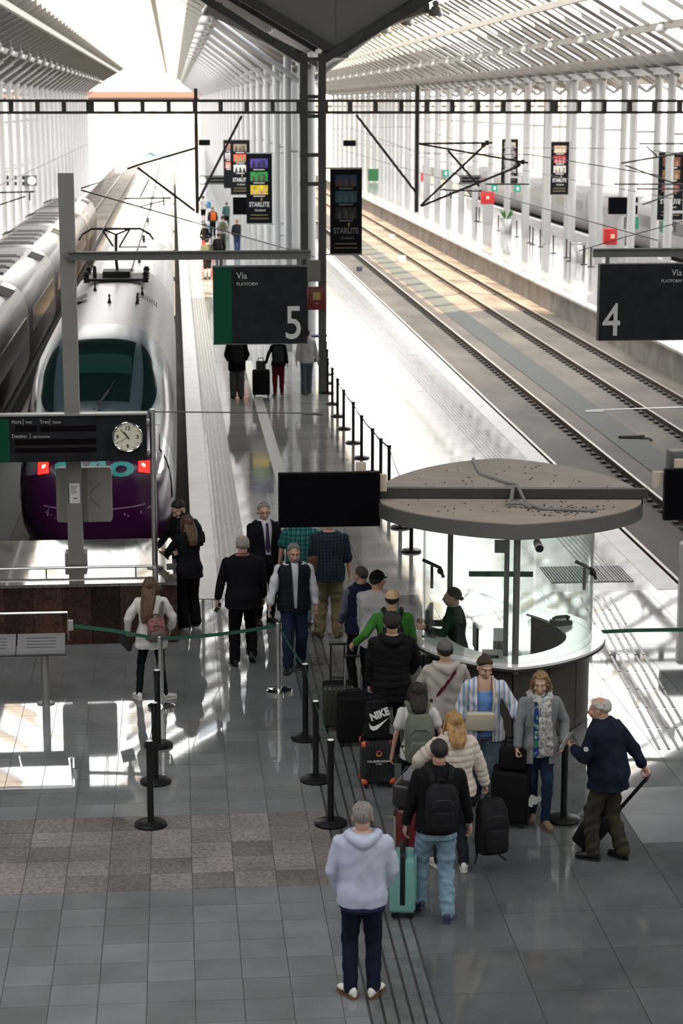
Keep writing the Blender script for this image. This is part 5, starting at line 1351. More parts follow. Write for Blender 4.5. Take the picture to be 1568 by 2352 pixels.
class Person:
    def __init__(self, label, pos, rz, h=1.75, fem=False, fat=1.0, lean=0.0, side=0.0, twist=0.0, head=(0, 0), feet=None, toes=(0.25, 0.25), hands=None, poles=None, skin_c=(0.42, 0.26, 0.19),
                 dz=0.0, curl=(0.5, 0.5), knees=None, palm=(None, None), group=None, hips=(0, 0), detail=True, lift=(0, 0), cat='person', hair_c=None):
        self.t = thing('person', label, cat, (pos[0], pos[1], pos[2] if len(pos) > 2 else 0), rz, group)
        k = h/1.75; self.k = k; self.fem = fem; self.fat = fat; self.lean, self.side, self.twist = lean, side, twist; self.dz = dz; self.hips = hips; self.detail = detail
        self.sk = skin(skin_c); self.seed = int(abs(pos[0]*37+pos[1]*101)) % 997
        tor = TORSO_F if fem else TORSO_M
        self.tor = tor
        sw = 0.165 if fem else 0.185
        self.SH = [self.T(V((s*sw*(0.6+0.4*fat), -0.005, 1.425))) for s in (-1, 1)]
        self.neck = self.T(V((0, -0.01, 1.48))); self.hc = self.T(V((0, 0.014, 1.622)))
        self.HR = Matrix.Rotation(-twist*0.0+math.radians(head[0]), 3, 'Z') @ Matrix.Rotation(-math.radians(head[1])-lean*0.4, 3, 'X')
        feet = feet or ((-0.10, 0.0), (0.10, 0.0)); self.AN, self.KN, self.HP = [], [], []
        self.toe = toes
        for i, s in enumerate((-1, 1)):
            hp = V((s*0.085+hips[0], hips[1], 0.90))*k+V((0, 0, dz)); an = V((feet[i][0], feet[i][1], (0.085*k+(feet[i][2] if len(feet[i]) > 2 else 0))))
            pole = V(knees[i]) if knees else V((s*0.08, 1, 0)); kn, an = ik(hp, an, 0.425*k, 0.415*k, pole)
            self.HP.append(hp); self.KN.append(kn); self.AN.append(an)
        self.lift = lift
        self.EL, self.WR = [], []
        for i, s in enumerate((-1, 1)):
            hd = hands[i] if hands and hands[i] else None
            tgt = V(hd) if hd else self.SH[i]+V((s*0.075, 0.06, -0.50*k))
            pole = V(poles[i]) if poles and poles[i] else V((s*0.5, -1, -0.1)); el, wr = ik(self.SH[i], tgt, 0.285*k, 0.25*k, pole)
            self.EL.append(el); self.WR.append(wr)
        self.curl = curl; self.palm = palm
    def T(self, p):
        """bend the upright figure into its lean, twist and size"""
        z = p.z; w = min(1, max(0, (z-0.90)/0.30)); w = w*w*(3-2*w); q = p-V((0, 0, 0.93))
        if z > 0.85:
            R = Matrix.Rotation(self.twist*w, 3, 'Z') @ Matrix.Rotation(-self.lean*w, 3, 'X') @ Matrix.Rotation(self.side*w, 3, 'Y'); q = R @ q
        return (q+V((self.hips[0], self.hips[1], 0.93)))*self.k+V((0, 0, self.dz))
    def ring(self, z, rx, ry, n=18, cy=0.0, sq=2.3):
        e = 2/sq; pts = []
        for i in range(n):
            t = 2*PI*i/n; c, s = math.cos(t), math.sin(t)
            pts.append(self.T(V((rx*math.copysign(abs(c)**e, c), cy+ry*math.copysign(abs(s)**e, s), z))))
        return pts
    def tor_at(self, z):
        zs = [a[0] for a in self.tor]; f = self.fat
        rx = float(np.interp(z, zs, [a[1] for a in self.tor])); ry = float(np.interp(z, zs, [a[2] for a in self.tor]))
        belly = 1+(f-1)*1.4*math.exp(-((z-1.05)/0.18)**2)
        return rx*(1+(f-1)*0.8), ry*f*(belly if f > 1 else 1)
    def torso(self, mb, z0, z1, off=0.0, flare=0.0, step=0.05, cy=0.0):
        zs = list(np.arange(z0, z1, step))+[z1]; rg = []
        for z in zs:
            rx, ry = self.tor_at(max(z, 0.86)); o = off+(flare*max(0, 1.1-z))
            rg.append(self.ring(z, rx+o, ry+o, cy=cy))
        mb.rings(rg)
    def hand(self, mb, i):
        s = -1 if i == 0 else 1; k = self.k*(0.94 if self.fem else 1.0); W = self.WR[i]; d = (W-self.EL[i]).normalized(); c = self.curl[i]
        n = V(self.palm[i]) if self.palm[i] else V((-s, 0.15, 0)); n = (n-d*n.dot(d)).normalized(); b = d.cross(n)*(1 if s > 0 else -1)
        limb(mb, [W-d*0.02, W+d*0.05*k, W+d*0.092*k], [0.026*k, 0.036*k, 0.034*k], 10, 3, 0.55) if False else None
        R = Matrix((b, n, d)).transposed(); mb.ell(W+d*0.055*k, (0.041*k, 0.018*k, 0.056*k), 0, 10, 8, R); mb.ell(W+d*0.012*k, (0.029*k, 0.022*k, 0.035*k), 0, 10, 6, R)
        for j, ln in enumerate((0.072, 0.082, 0.076, 0.058)):
            base = W+d*(0.097-0.004*abs(j-1))*k+b*(0.031-0.0205*j)*k; a = 0.12; p = [base]
            for q, fr in enumerate((0.46, 0.30, 0.24)):
                a += c*(0.95 if q == 0 else 0.75); p.append(p[-1]+(d*math.cos(a)+n*math.sin(a))*ln*fr*k+b*(0.004*(1.5-j))*k)
            limb(mb, p, [0.0098*k, 0.0092*k, 0.0084*k, 0.0074*k], 6, 2)
        tb = W+d*0.03*k+b*0.034*k; td = (d*0.65+b*0.6+n*(0.25+0.5*c)).normalized(); t2 = (d*0.8+b*(0.25-0.4*c)+n*(0.3+0.6*c)).normalized()
        limb(mb, [tb, tb+td*0.036*k, tb+td*0.036*k+t2*0.03*k], [0.0125*k, 0.011*k, 0.009*k], 6, 2)
    def headmb(self, mb):
        k = self.k*1.04; H, R = self.hc, self.HR
        def e(c, r): mb.ell(H+R @ (V(c)*k), (r[0]*k, r[1]*k, r[2]*k), 0, 16, 12, R)
        e((0, -0.012, 0.03), (0.077, 0.097, 0.091)); e((0, 0.028, -0.028), (0.061, 0.071, 0.083)); e((0, 0.05, -0.082), (0.041 if not self.fem else 0.034, 0.037, 0.032))
        e((0, 0.078, 0.026), (0.05, 0.022, 0.016)); e((0, -0.02, -0.055), (0.06, 0.068, 0.065))
        for s in (-1, 1):
            e((s*0.079, -0.006, -0.008), (0.011, 0.019, 0.031)); e((s*0.036, 0.074, -0.03), (0.024, 0.022, 0.022))
        P = [H+R @ (V(q)*k) for q in ((0, 0.094, 0.012), (0, 0.106, -0.012), (0, 0.119, -0.034), (0, 0.10, -0.046))]
        limb(mb, P, [0.010*k, 0.0115*k, 0.0155*k, 0.011*k], 8, 2); e((0, 0.096, -0.065), (0.021, 0.012, 0.011))
        limb(mb, [self.neck-(self.hc-self.neck).normalized()*0.04, self.neck, H+R @ V((0, -0.018, -0.06))], [0.064*k*(0.85 if self.fem else 1), 0.057*k*(0.85 if self.fem else 1), 0.056*k*(0.88 if self.fem else 1)], 12, 3)
    def body(self, voxel=0.0075, ratio=0.45):
        mb = MB(); k = self.k
        self.torso(mb, 0.87, 1.51)
        for i in (0, 1):
            ar = 0.8 if self.fem else 1.0
            limb(mb, [self.SH[i], self.EL[i], self.WR[i]], [0.052*k*ar, 0.040*k*ar, 0.026*k*ar], 10, 4); self.hand(mb, i)
            limb(mb, [self.HP[i], self.KN[i], self.AN[i]], [0.072*k, 0.044*k, 0.030*k], 10, 4)
            fy = self.fdir(i); limb(mb, [self.AN[i]-V((0, 0, 0.045))-fy*0.03, self.AN[i]-V((0, 0, 0.055))+fy*0.12], [0.024*k, 0.018*k], 8, 3)
        self.headmb(mb)
        return grow(mb, 'body', self.sk, self.t, voxel if self.detail else 0.014, 2 if self.detail else 1, None, ratio if self.detail else None)
    def fdir(self, i):
        s = -1 if i == 0 else 1; a = self.toe[i]*s; pt = self.lift[i] if self.lift else 0
        return V((math.sin(a)*math.cos(pt), math.cos(a)*math.cos(pt), -math.sin(pt)))
    def face(self, brow=(0.05, 0.035, 0.03), lips=(0.33, 0.12, 0.10), eye_c=(0.03, 0.02, 0.015)):
        k = self.k*1.04; H, R = self.hc, self.HR
        def P(c): return H+R @ (V(c)*k)
        for s in (-1, 1):
            g = MB(); g.ell(P((s*0.031, 0.086, 0.004)), (0.0135*k, 0.009*k, 0.0058*k), 0, 10, 6, R); ey = g.build('eye', mat('eye_white', (0.3, 0.27, 0.25), 0.4), self.t, 60)
            g = MB(); g.ell(P((s*0.031, 0.094, 0.004)), (0.006*k, 0.004*k, 0.0056*k), 0, 8, 6, R); g.build('iris', mat('iris_dark', eye_c, 0.2), ey, 60)
            g = MB(); limb(g, [P((s*0.013, 0.097, 0.023)), P((s*0.032, 0.096, 0.029)), P((s*0.05, 0.083, 0.023))], [0.0036*k, 0.004*k, 0.0028*k], 6, 2); g.build('eyebrow', mat('brow_%d' % int(brow[0]*200), brow, 0.8), self.t, 60)
        g = MB(); limb(g, [P((-0.022, 0.094, -0.067)), P((-0.006, 0.105, -0.0625)), P((0.006, 0.105, -0.0625)), P((0.022, 0.094, -0.067))], [0.004*k, 0.0062*k, 0.0062*k, 0.004*k], 6, 2); g.build('lips', mat('lips_%d' % int(lips[0]*100), lips, 0.45), self.t, 60)
    def hair(self, c, front=32, side=-10, back=-44, thick=0.013, top=90, bald=None, name='hair', puff=(1, 1, 1), rough=0.6):
        """close-cropped cap of hair with its own hairline"""
        k = self.k*1.04; H, R = self.hc, self.HR; n, m_ = 36, 12; rg = []
        mt = mat('hair_%d_%d' % (int(c[0]*300), int(c[2]*300)), c, rough, spec=0.3, var=0.35, vscale=60, bump=0.8, bscale=160, stretch=(1, 1, 0.25))
        rs = np.random.RandomState(self.seed)
        def q(az, el, o):
            d = V((math.cos(el)*math.cos(az), math.cos(el)*math.sin(az), math.sin(el)))
            a = V((0.077*puff[0]+o, 0.097*puff[1]+o, 0.091*puff[2]+o)); r = 1/math.sqrt((d.x/a.x)**2+(d.y/a.y)**2+(d.z/a.z)**2)
            return H+R @ ((V((0, -0.012, 0.03))+d*r)*k)
        for j in range(m_+1):
            ring = []
            for i in range(n):
                az = 2*PI*i/n; f = math.sin(az); el0 = math.radians(side+(front-side)*max(0, f)**1.6 if f > 0 else side+(back-side)*(-f)**1.2)
                el1 = math.radians(top if bald is None else bald)
                el = el0+(el1-el0)*(j/m_); edge = min(1, j/3.5)**0.7; o = (-0.004+(thick+0.004)*edge)*(1 if j < m_ or bald is None else 0.0)+0.0022*rs.randn()*edge
                ring.append(q(az, min(el, PI/2-0.02), o))
            rg.append(ring)
        g = MB(); g.rings(rg, 0, cap=False)
        if bald is None: g.add(rg[-1], [tuple(range(n))])
        return g.build(name, mt, self.t, 80)
    def long_hair(self, c, length=0.28, width=0.085, thick=0.045, name='hair', part=True, sway=0.0, wave=0.0, front=0.0):
        k = self.k*1.04; H, R = self.hc, self.HR; mb = MB()
        def P(q): return H+R @ (V(q)*k)
        mb.ell(P((0, -0.02, 0.036)), (0.088*k, 0.104*k, 0.10*k), 0, 16, 10, R)
        rg = []
        for j in range(9):
            s = j/8; z = 0.02-(length+0.02)*s; w = width*(1+0.15*math.sin(PI*s))*(1-0.35*s*s); y = -0.055-0.045*math.sin(PI/2*min(1, s*1.6))-0.085*min(1, s*1.3)*(1 if length > 0.15 else 0.4)
            cpt = H+R @ (V((sway*s, y, 0))*k)+V((0, 0, z*k)); ring = []
            for i in range(16):
                t = 2*PI*i/16; ring.append(cpt+R @ (V((w*math.cos(t)*k, thick*(1-0.3*s)*math.sin(t)*k, 0))))
            rg.append(ring)
        mb.rings(rg)
        for s in (-1, 1):
            lf = front if front else 0.12
            limb(mb, [P((s*0.045, 0.045, 0.10)), P((s*0.088, 0.0, 0.035)), P((s*0.098, -0.02, -0.05)), P((s*0.094, -0.015, -0.05-lf))], [0.016*k, 0.018*k, 0.024*k, 0.014*k], 8, 3)
        mt = mat('hair_%d_%d' % (int(c[0]*300), int(c[2]*300)), c, 0.45, spec=0.4, var=0.45, vscale=40, bump=0.8, bscale=120, stretch=(1, 1, 0.12))
        sd = self.seed
        def post(me):
            co, no = vget(me); a = np.arctan2(co[:, 0]-H.x, co[:, 1]-H.y); d = 0.0035*np.sin(a*26+6*np.sin(co[:, 2]*9))+wave*np.sin(co[:, 2]*70+a*3)
            co2 = co+no*d[:, None]
            Ri = np.array(R.transposed()); loc = (co2-np.array(H))@Ri.T/k
            msk = (loc[:, 1] > 0.055) & (loc[:, 2] < 0.075) & (np.abs(loc[:, 0]) < 0.066)     # keep the face free
            loc[msk, 1] = np.minimum(loc[msk, 1], 0.045); co2 = (loc*k)@np.array(R).T+np.array(H); vset(me, co2)
        return grow(mb, name, mt, self.t, 0.008, 2, post)
    def top(self, mt, name='jacket', hem=0.88, off=0.022, sleeve=0.95, sr=(0.066, 0.056, 0.046), flare=0.06, collar=0.0, hood=False, puff=None, amp=0.006, lam=0.17, open_=None, zt=1.505, cut=None, voxel=0.011, nosleeve=False):
        mb = MB(); k = self.k; self.torso(mb, hem, zt, off, flare)
        fa = 0.6+0.4*self.fat; arms = []
        if not nosleeve:
            for i in (0, 1):
                S, E, W = self.SH[i], self.EL[i], self.WR[i]; f = 0.9 if self.fem else 1.0
                if sleeve <= 0.5:
                    e2 = S.lerp(E, min(1, sleeve*2)); limb(mb, [S, e2], [sr[0]*k*f, sr[1]*1.15*k*f], 12, 4)
                else:
                    w2 = E.lerp(W, (sleeve-0.5)*2); limb(mb, [S, E, w2], [sr[0]*k*f, sr[1]*k*f, sr[2]*k*f], 12, 5); arms.append((S, E, w2))
        if collar:
            mb.rings([self.ring(z, 0.075+off*0.6+a, 0.072+off*0.6+a) for z, a in ((1.46, 0.02), (1.49, 0.012), (1.505+collar, 0.004))])
        if hood:
            c = [(-0.105, 0.04, 1.485), (-0.125, -0.04, 1.495), (-0.085, -0.105, 1.475), (0, -0.14, 1.445), (0.085, -0.105, 1.475), (0.125, -0.04, 1.495), (0.105, 0.04, 1.485)]
            limb(mb, [self.T(V(q)) for q in c], [0.03*k, 0.042*k, 0.05*k, 0.062*k, 0.05*k, 0.042*k, 0.03*k], 10, 3)
            mb.ell(self.T(V((0, -0.115, 1.36))), (0.10*k, 0.045*k, 0.085*k))
        post = puffed(arms=arms, seed=self.seed, **puff) if puff else folds(amp, lam, self.seed)
        if cut: post = chain(post, cut)
        self.arms = arms
        return grow(mb, name, mt, self.t, voxel if self.detail else 0.016, 4, post)
    def trousers(self, mt, name='trousers', wide=(0.098, 0.068, 0.058), waist=1.04, hem=0.0, amp=0.006, lam=0.13, length=1.0):
        mb = MB(); k = self.k; self.torso(mb, 0.80, waist, 0.020)
        for i in (0, 1):
            K, A = self.KN[i], self.AN[i]; A2 = K.lerp(A, length); limb(mb, [self.HP[i]+V((0, 0, 0.02)), self.HP[i].lerp(K, 0.5), K, K.lerp(A2, 0.5), A2-V((0, 0, 0.01))], [wide[0]*k, (wide[0]*0.45+wide[1]*0.55)*k, wide[1]*k, (wide[1]+wide[2])/2*k, wide[2]*k], 14, 4)
        return grow(mb, name, mt, self.t, 0.011 if self.detail else 0.016, 3, folds(amp, lam, self.seed+5))
    def shoes(self, mt, sole=None, ln=0.27, stripe=None, h=0.07):
        k = self.k
        for i in (0, 1):
            f = self.fdir(i); u = V((0, 0, 1)); u = (u-f*u.dot(f)).normalized(); r = f.cross(u); a = self.AN[i]-u*(0.085*k)-f*0.075*k; L = ln*k
            def sect(s, zz, ww):
                c = a+f*L*s; return [c+r*(ww*math.cos(t))*k+u*(max(0.0, zz*(0.5+0.5*math.sin(t))))*k for t in (2*PI*j/14 for j in range(14))]
            prof = [(0.0, 0.055, 0.012), (0.03, 0.075, 0.027), (0.12, 0.095, 0.034), (0.28, 0.10, 0.037), (0.42, 0.082, 0.040), (0.58, 0.064, 0.046), (0.74, 0.054, 0.047), (0.88, 0.044, 0.040), (0.96, 0.034, 0.027), (1.0, 0.022, 0.010)]
            g = MB(); g.rings([[p+u*0.018*k for p in sect(s, z*h/0.07, w)] for s, z, w in prof]); sh = g.build('shoe', mt, self.t, 60)
            g = MB(); rg = []
            for s, z, w in prof:
                c = a+f*L*s; rg.append([c+r*(w+0.003)*k*x+u*zz*k for x, zz in ((-1, 0.003), (1, 0.003), (1, 0.024), (-1, 0.024))])
            g.rings(rg); g.build('sole', sole or mt, sh, 60)
            if stripe:
                for q in range(3):
                    for sd in (-1, 1):
                        s0 = 0.42+0.07*q; c = a+f*L*s0; w = float(np.interp(s0, [p[0] for p in prof], [p[2] for p in prof])); g = MB()
                        g.beam(c+r*sd*(w+0.001)*k+u*0.03*k, c-f*0.015+r*sd*(w*0.72)*k+u*0.07*k, 0.009, 0.005); g.build('side_stripe', stripe, sh)
    def glasses(self, c=(0.02, 0.02, 0.02)):
        k = self.k*1.04; H, R = self.hc, self.HR
        g = MB()
        for s in (-1, 1):
            g.tube([H+R @ (V((s*0.033+0.021*math.cos(t), 0.105, 0.0+0.017*math.sin(t)))*k) for t in np.linspace(0, 2*PI, 15)], 0.0022*k, 5)
            g.tube([H+R @ (V(q)*k) for q in ((s*0.054, 0.103, 0.004), (s*0.078, 0.06, 0.004), (s*0.084, -0.01, 0.0))], 0.0022*k, 5)
        g.tube([H+R @ (V(q)*k) for q in ((-0.012, 0.106, 0.003), (0.012, 0.106, 0.003))], 0.002*k, 5)
        g.build('glasses', mat('glasses_dark', c, 0.3), self.t)
    def cap(self, mt, back=False):
        k = self.k*1.04; H = self.hc; R = self.HR @ (Matrix.Rotation(PI if back else 0, 3, 'Z')); g = MB(); rg = []
        for j in range(9):
            el = math.radians(8+(88-8)*j/8); rg.append([H+R @ ((V((0, -0.010 if not back else 0.012, 0.028))+V((0.091*math.cos(el)*math.cos(t), 0.110*math.cos(el)*math.sin(t), 0.107*math.sin(el))))*k) for t in (2*PI*i/24 for i in range(24))])
        g.rings(rg, cap=False); g.add(rg[-1], [tuple(range(24))]); cp = g.build('cap', mt, self.t, 50)
        g = MB(); r1, r2 = [], []
        for i in range(13):
            t = math.radians(25+130*i/12); x, y = 0.088*math.cos(t), 0.104*math.sin(t); q = math.sin(PI*i/12)
            r1.append(H+R @ (V((x, y-0.01, 0.042))*k)); r2.append(H+R @ (V((x*1.02, y+0.07*q**0.6, 0.034-0.012*q))*k))
        g.rings([r1, r2], cap=False, closed=False); g.rings([[p-V((0, 0, 0.004)) for p in r1], [p-V((0, 0, 0.004)) for p in r2]], cap=False, closed=False); g.build('brim', mt, cp, 60)
        g = MB(); g.ell(H+R @ (V((0, -0.01, 0.137))*k), (0.008, 0.008, 0.005)); g.build('button', mt, cp, 60)
    def bun(self, c, up=0.09, back=-0.10, r=0.035):
        k = self.k*1.04; H, R = self.hc, self.HR; g = MB(); g.ell(H+R @ (V((0, back, up))*k), (r, r, r*0.9), 0, 12, 8)
        g.build('hair_bun', mat('hair_%d_%d' % (int(c[0]*300), int(c[2]*300)), c), self.t, 60)
    def W(self, p): return self.t.matrix_basis @ V(p)
    def strap(self, name, mt, pts, w=0.03, parent=None):
        g = MB(); limb(g, [V(p) for p in pts], [w]*len(pts), 6, 4, 0.25); return g.build(name, mt, parent or self.t, 60)
    def matw(self):
        return Matrix.Translation(self.t.location) @ Matrix.Rotation(self.t.rotation_euler.z, 4, 'Z')

# ------------------------------------------------------------------ bags and suitcases
def suitcase(label, pos, rz, size=(0.42, 0.26, 0.62), mt=None, ribs=0, handle=0.45, tilt=0.0, soft=False, corner=None, handle_m=None, group=None, wheels=4, zipper=None, hand_lean=0.0, zipw=0.011):
    """upright trolley case; its front faces local -Y"""
    t = thing('suitcase', label, 'suitcase', pos, rz, group); w, d, h = size
    if tilt: t.rotation_euler = (tilt, 0, rz)
    me = rbox_mesh(w, d, h, 0.05 if not soft else 0.035, 4); b = link('shell', me, mt, t, (0, 0, 0.055))
    mk = mat('case_black', (0.01, 0.01, 0.011), 0.5, spec=0.2)
    if ribs:
        for s in (-1, 1):
            for k in range(ribs):
                x = (k-(ribs-1)/2)*w*0.74/(ribs-1); g = MB(); limb(g, [V((x, s*d/2, 0.055+h*0.10)), V((x, s*d/2, 0.055+h*0.90))], [0.011, 0.011], 8, 2, 0.7); g.build('rib', mt, b, 60)
    g = MB(); pr = rrect(h-0.0, w+0.004, 0.05, 4); g.rings([[(y, sgn*zipw, x+h/2+0.055) for x, y in pr] for sgn in (-1, 1)]); g.build('zip_band', zipper or mk, b, 60)
    for sx in (-1, 1):
        for sy in (-1, 1):
            if wheels == 2 and sy < 0: continue
            g = MB(); g.tube([(sx*(w/2-0.05)-0.014, sy*(d/2-0.05), 0.03), (sx*(w/2-0.05)+0.014, sy*(d/2-0.05), 0.03)], 0.03, 12); g.bb(sx*(w/2-0.05)-0.022, sx*(w/2-0.05)+0.022, sy*(d/2-0.05)-0.022, sy*(d/2-0.05)+0.022, 0.035, 0.075); g.build('wheel', mk, t, 50)
            if corner:
                link('corner_guard', rbox_mesh(0.075, 0.065, 0.075, 0.028, 3), corner, b, (sx*(w/2-0.033), sy*(d/2-0.028), h+0.006-0.075))
                link('corner_guard', rbox_mesh(0.075, 0.065, 0.075, 0.028, 3), corner, b, (sx*(w/2-0.033), sy*(d/2-0.028), -0.004))
    g = MB(); limb(g, [V((-0.10, 0, h+0.055)), V((-0.08, 0, h+0.085)), V((0.08, 0, h+0.085)), V((0.10, 0, h+0.055))], [0.012]*4, 6, 2); g.build('carry_grip', mk, b, 60)
    if handle:
        z0 = h+0.05; hm = handle_m or mk
        for sx in (-1, 1):
            g = MB(); g.tube([(sx*0.085, d/2-0.05, z0), (sx*0.085, d/2-0.05+hand_lean, z0+handle)], 0.011, 8); g.build('handle_tube', hm, t, 50)
        g = MB(); limb(g, [V((-0.10, d/2-0.05+hand_lean, z0+handle)), V((0.10, d/2-0.05+hand_lean, z0+handle))], [0.016, 0.016], 8, 2); g.build('handle_grip', mk, t, 60)
    return t
def backpack(label, M, mt, size=(0.30, 0.16, 0.45), pocket=True, straps=True, group=None, mt2=None, flap=None, droop=False):
    """M places the middle of its back panel; local +Y points away from the wearer's back, +Z up"""
    t = thing('backpack', label, 'backpack', (0, 0, 0), 0, group); t.matrix_basis = M
    w, d, h = size; mb = MB()
    rg = []
    for s in np.linspace(0, 1, 10):
        z = -h/2+h*s; q = 1-0.30*max(0, (s-0.72)/0.28)**2-0.10*max(0, (0.15-s)/0.15); dd = d*(1-0.45*max(0, (s-0.6)/0.4)**1.5)
        rg.append([(x*q, y*dd/d+dd/2, z) for x, y in rrect(w, d, min(w, d)*0.38, 4)])
    mb.rings(rg)
    b = grow(mb, 'bag', mt, t, 0.011, 4, folds(0.005, 0.12, int(w*1000)))
    m2 = mt2 or mt
    if pocket:
        mb = MB(); rg = []
        for s in np.linspace(0, 1, 6):
            z = -h*0.44+h*0.42*s; q = 1-0.15*abs(2*s-1)**3; rg.append([(x*q, y*q+d+0.012, z) for x, y in rrect(w*0.74, 0.06, 0.028, 3)])
        mb.rings(rg); grow(mb, 'front_pocket', m2, t, 0.010, 3, folds(0.003, 0.09, 3))
        g = MB(); g.tube([(-w*0.32, d*0.93, h*0.12), (-w*0.2, d*0.95, h*0.22), (w*0.2, d*0.95, h*0.22), (w*0.32, d*0.93, h*0.12)], 0.005, 5); g.build('zip', mat('zip_dark', (0.03, 0.03, 0.032), 0.5), t)
    g = MB(); limb(g, [V((-0.04, 0.03, h/2-0.01)), V((-0.03, 0.02, h/2+0.04)), V((0.03, 0.02, h/2+0.04)), V((0.04, 0.03, h/2-0.01))], [0.010]*4, 6, 3); g.build('top_loop', m2, t, 60)
    if straps:
        for s in (-1, 1):
            g = MB()
            pts = [V((s*0.06, 0.01, h*0.36)), V((s*0.085, 0.0, 0.26)), V((s*0.105, -0.04, 0.325)), V((s*0.115, -0.13, 0.345)), V((s*0.12, -0.23, 0.26)), V((s*0.13, -0.29, 0.10)), V((s*0.15, -0.25, -h*0.15)), V((s*0.15, -0.10, -h*0.36)), V((s*0.13, 0.02, -h*0.42))]
            if droop: pts = [V((s*0.075, 0.0, h*0.40)), V((s*0.09, -0.06, h*0.1)), V((s*0.10, -0.07, -h*0.3)), V((s*0.11, -0.05, -h*0.62)), V((s*0.17, 0.04, -h*0.72))]
            limb(g, pts, [0.026]*len(pts) if not droop else [0.024, 0.026, 0.024, 0.010, 0.010], 6, 4, 0.28); g.build('shoulder_strap', m2, t, 60)
    return t
def on_back(P, dz=0.0, off=0.035, roll=0.0):
    """matrix at the middle of a person's back, +Y pointing backward"""
    c = P.T(V((0, 0, 1.22+dz))); rx, ry = P.tor_at(1.22+dz)
    n = (P.T(V((0, -1, 1.22+dz)))-c).normalized(); c = c+n*(ry*P.k+off); up = (P.T(V((0, 0, 1.35)))-P.T(V((0, 0, 1.1)))).normalized(); xx = n.cross(up).normalized(); up = xx.cross(n)
    R = Matrix((xx, n, up)).transposed().to_4x4()
    return P.matw() @ Matrix.Translation(c) @ R @ Matrix.Rotation(roll, 4, 'Y')
# ------------------------------------------------------------------ the people
def gp(px, py, z=0.0, dy=0.0): v = ground(px, py, z); return (v.x, v.y+dy, 0.0)
BLK = cloth('black', (0.006, 0.006, 0.007)); NAVY = cloth('navy', (0.010, 0.014, 0.028)); SUIT = cloth('suit', (0.007, 0.007, 0.009)); JEAN = cloth('denim', (0.18, 0.27, 0.35)); JEAND = cloth('denim_dark', (0.014, 0.025, 0.05)); JEANM = cloth('denim_mid', (0.075, 0.11, 0.14))
SHW = mat('shoe_white', (0.62, 0.61, 0.58), 0.5); SHB = mat('shoe_black', (0.012, 0.012, 0.013), 0.4, spec=0.3); SHT = mat('shoe_tan', (0.14, 0.095, 0.065), 0.8); SOLE = mat('sole_dark', (0.03, 0.025, 0.02), 0.7)
GREYH, WHITEH, DARKH, BROWNH, BLONDH = (0.20, 0.185, 0.165), (0.42, 0.41, 0.38), (0.014, 0.011, 0.010), (0.045, 0.026, 0.016), (0.36, 0.22, 0.09)
# --- man in the pale hoodie, nearest the camera
a = Person('man standing with hands in the pockets of a pale blue hoodie, nearest the camera', gp(833, 2297, 0, 0.07), -0.05, 1.77, fat=1.1, hands=((-0.205, 0.12, 0.95), (0.205, 0.12, 0.95)), poles=((-0.8, -0.8, 0), (0.8, -0.8, 0)), feet=((-0.10, 0), (0.10, 0)), toes=(0.5, 0.45))
a.body(); a.top(cloth('hoodie_pale', (0.42, 0.465, 0.58)), 'hoodie', 0.86, 0.032, 0.92, hood=True, amp=0.006, lam=0.2); a.trousers(NAVY, wide=(0.100, 0.074, 0.062)); a.shoes(SHW, mat('sole_gum', (0.12, 0.06, 0.03), 0.6), stripe=SHB); a.hair(GREYH)
mb_ = MB(); a.torso(mb_, 0.825, 0.92, 0.030); grow(mb_, 'shirt_hem', cloth('navy_purple', (0.03, 0.03, 0.08)), a.t, 0.011, 2)
# --- man in black sweater with backpack and light jeans
b = Person('man in a black sweater and light jeans walking away with a black backpack on', gp(1003, 2112, 0, 0.04), 0.05, 1.77, fat=1.04, side=0.02, feet=((-0.13, 0.20, 0.02), (0.09, -0.10)), toes=(0.15, 0.35), lift=(0.35, 0), hands=((-0.30, 0.10, 0.84), (0.33, 0.08, 0.90)), hips=(0, 0.02))
b.body(); b.top(cloth('sweater_black', (0.009, 0.009, 0.010)), 'sweater', 0.87, 0.028, 0.96, collar=0.015); b.trousers(JEAN, wide=(0.105, 0.080, 0.068), amp=0.009, lam=0.1); b.shoes(mat('shoe_violet', (0.02, 0.018, 0.06), 0.6), mat('sole_violet', (0.04, 0.035, 0.1), 0.6)); b.hair(DARKH, thick=0.007)
backpack('black backpack worn by the man in the black sweater', on_back(b, -0.06, 0.03), cloth('pack_black', (0.013, 0.013, 0.015), 0.6), (0.31, 0.15, 0.44))
suitcase('turquoise hard suitcase with a black zip band beside the man in light jeans', gp(926, 2106, 0, 0.1), math.radians(84), (0.36, 0.25, 0.56), mat('case_teal', (0.15, 0.34, 0.325), 0.35), 5, 0.42, zipw=0.024, handle_m=mat('handle_grey', (0.35, 0.34, 0.33), 0.3, 0.6))
# --- blonde woman in cream puffer jacket
c = Person('blonde woman in a cream quilted puffer jacket seen from behind', gp(1040, 2003, 0, 0.05), 0.12, 1.67, fem=True, fat=1.08, feet=((-0.12, 0.1), (0.11, -0.03)), hands=((-0.30, 0.26, 1.03), (0.37, 0.03, 0.80)), poles=((-1, -0.5, -0.2), (0.6, -1, 0)), curl=(0.7, 1.1), palm=((0.6, 0.5, 0.4), None))
c.body(); c.top(cloth('puffer_cream', (0.52, 0.46, 0.40), 0.6, 0.1), 'puffer_jacket', 0.86, 0.052, 0.96, sr=(0.086, 0.078, 0.062), puff=dict(amp=0.014, pitch=0.066), collar=0.045); c.trousers(cloth('trousers_dark', (0.02, 0.022, 0.03))); c.shoes(SHW, SHW); c.long_hair((0.30, 0.17, 0.06), 0.20, 0.092, 0.05)
Mh = c.matw() @ Matrix.Translation(c.WR[1]+V((0.03, 0.05, -0.10))); hb = Mh.translation
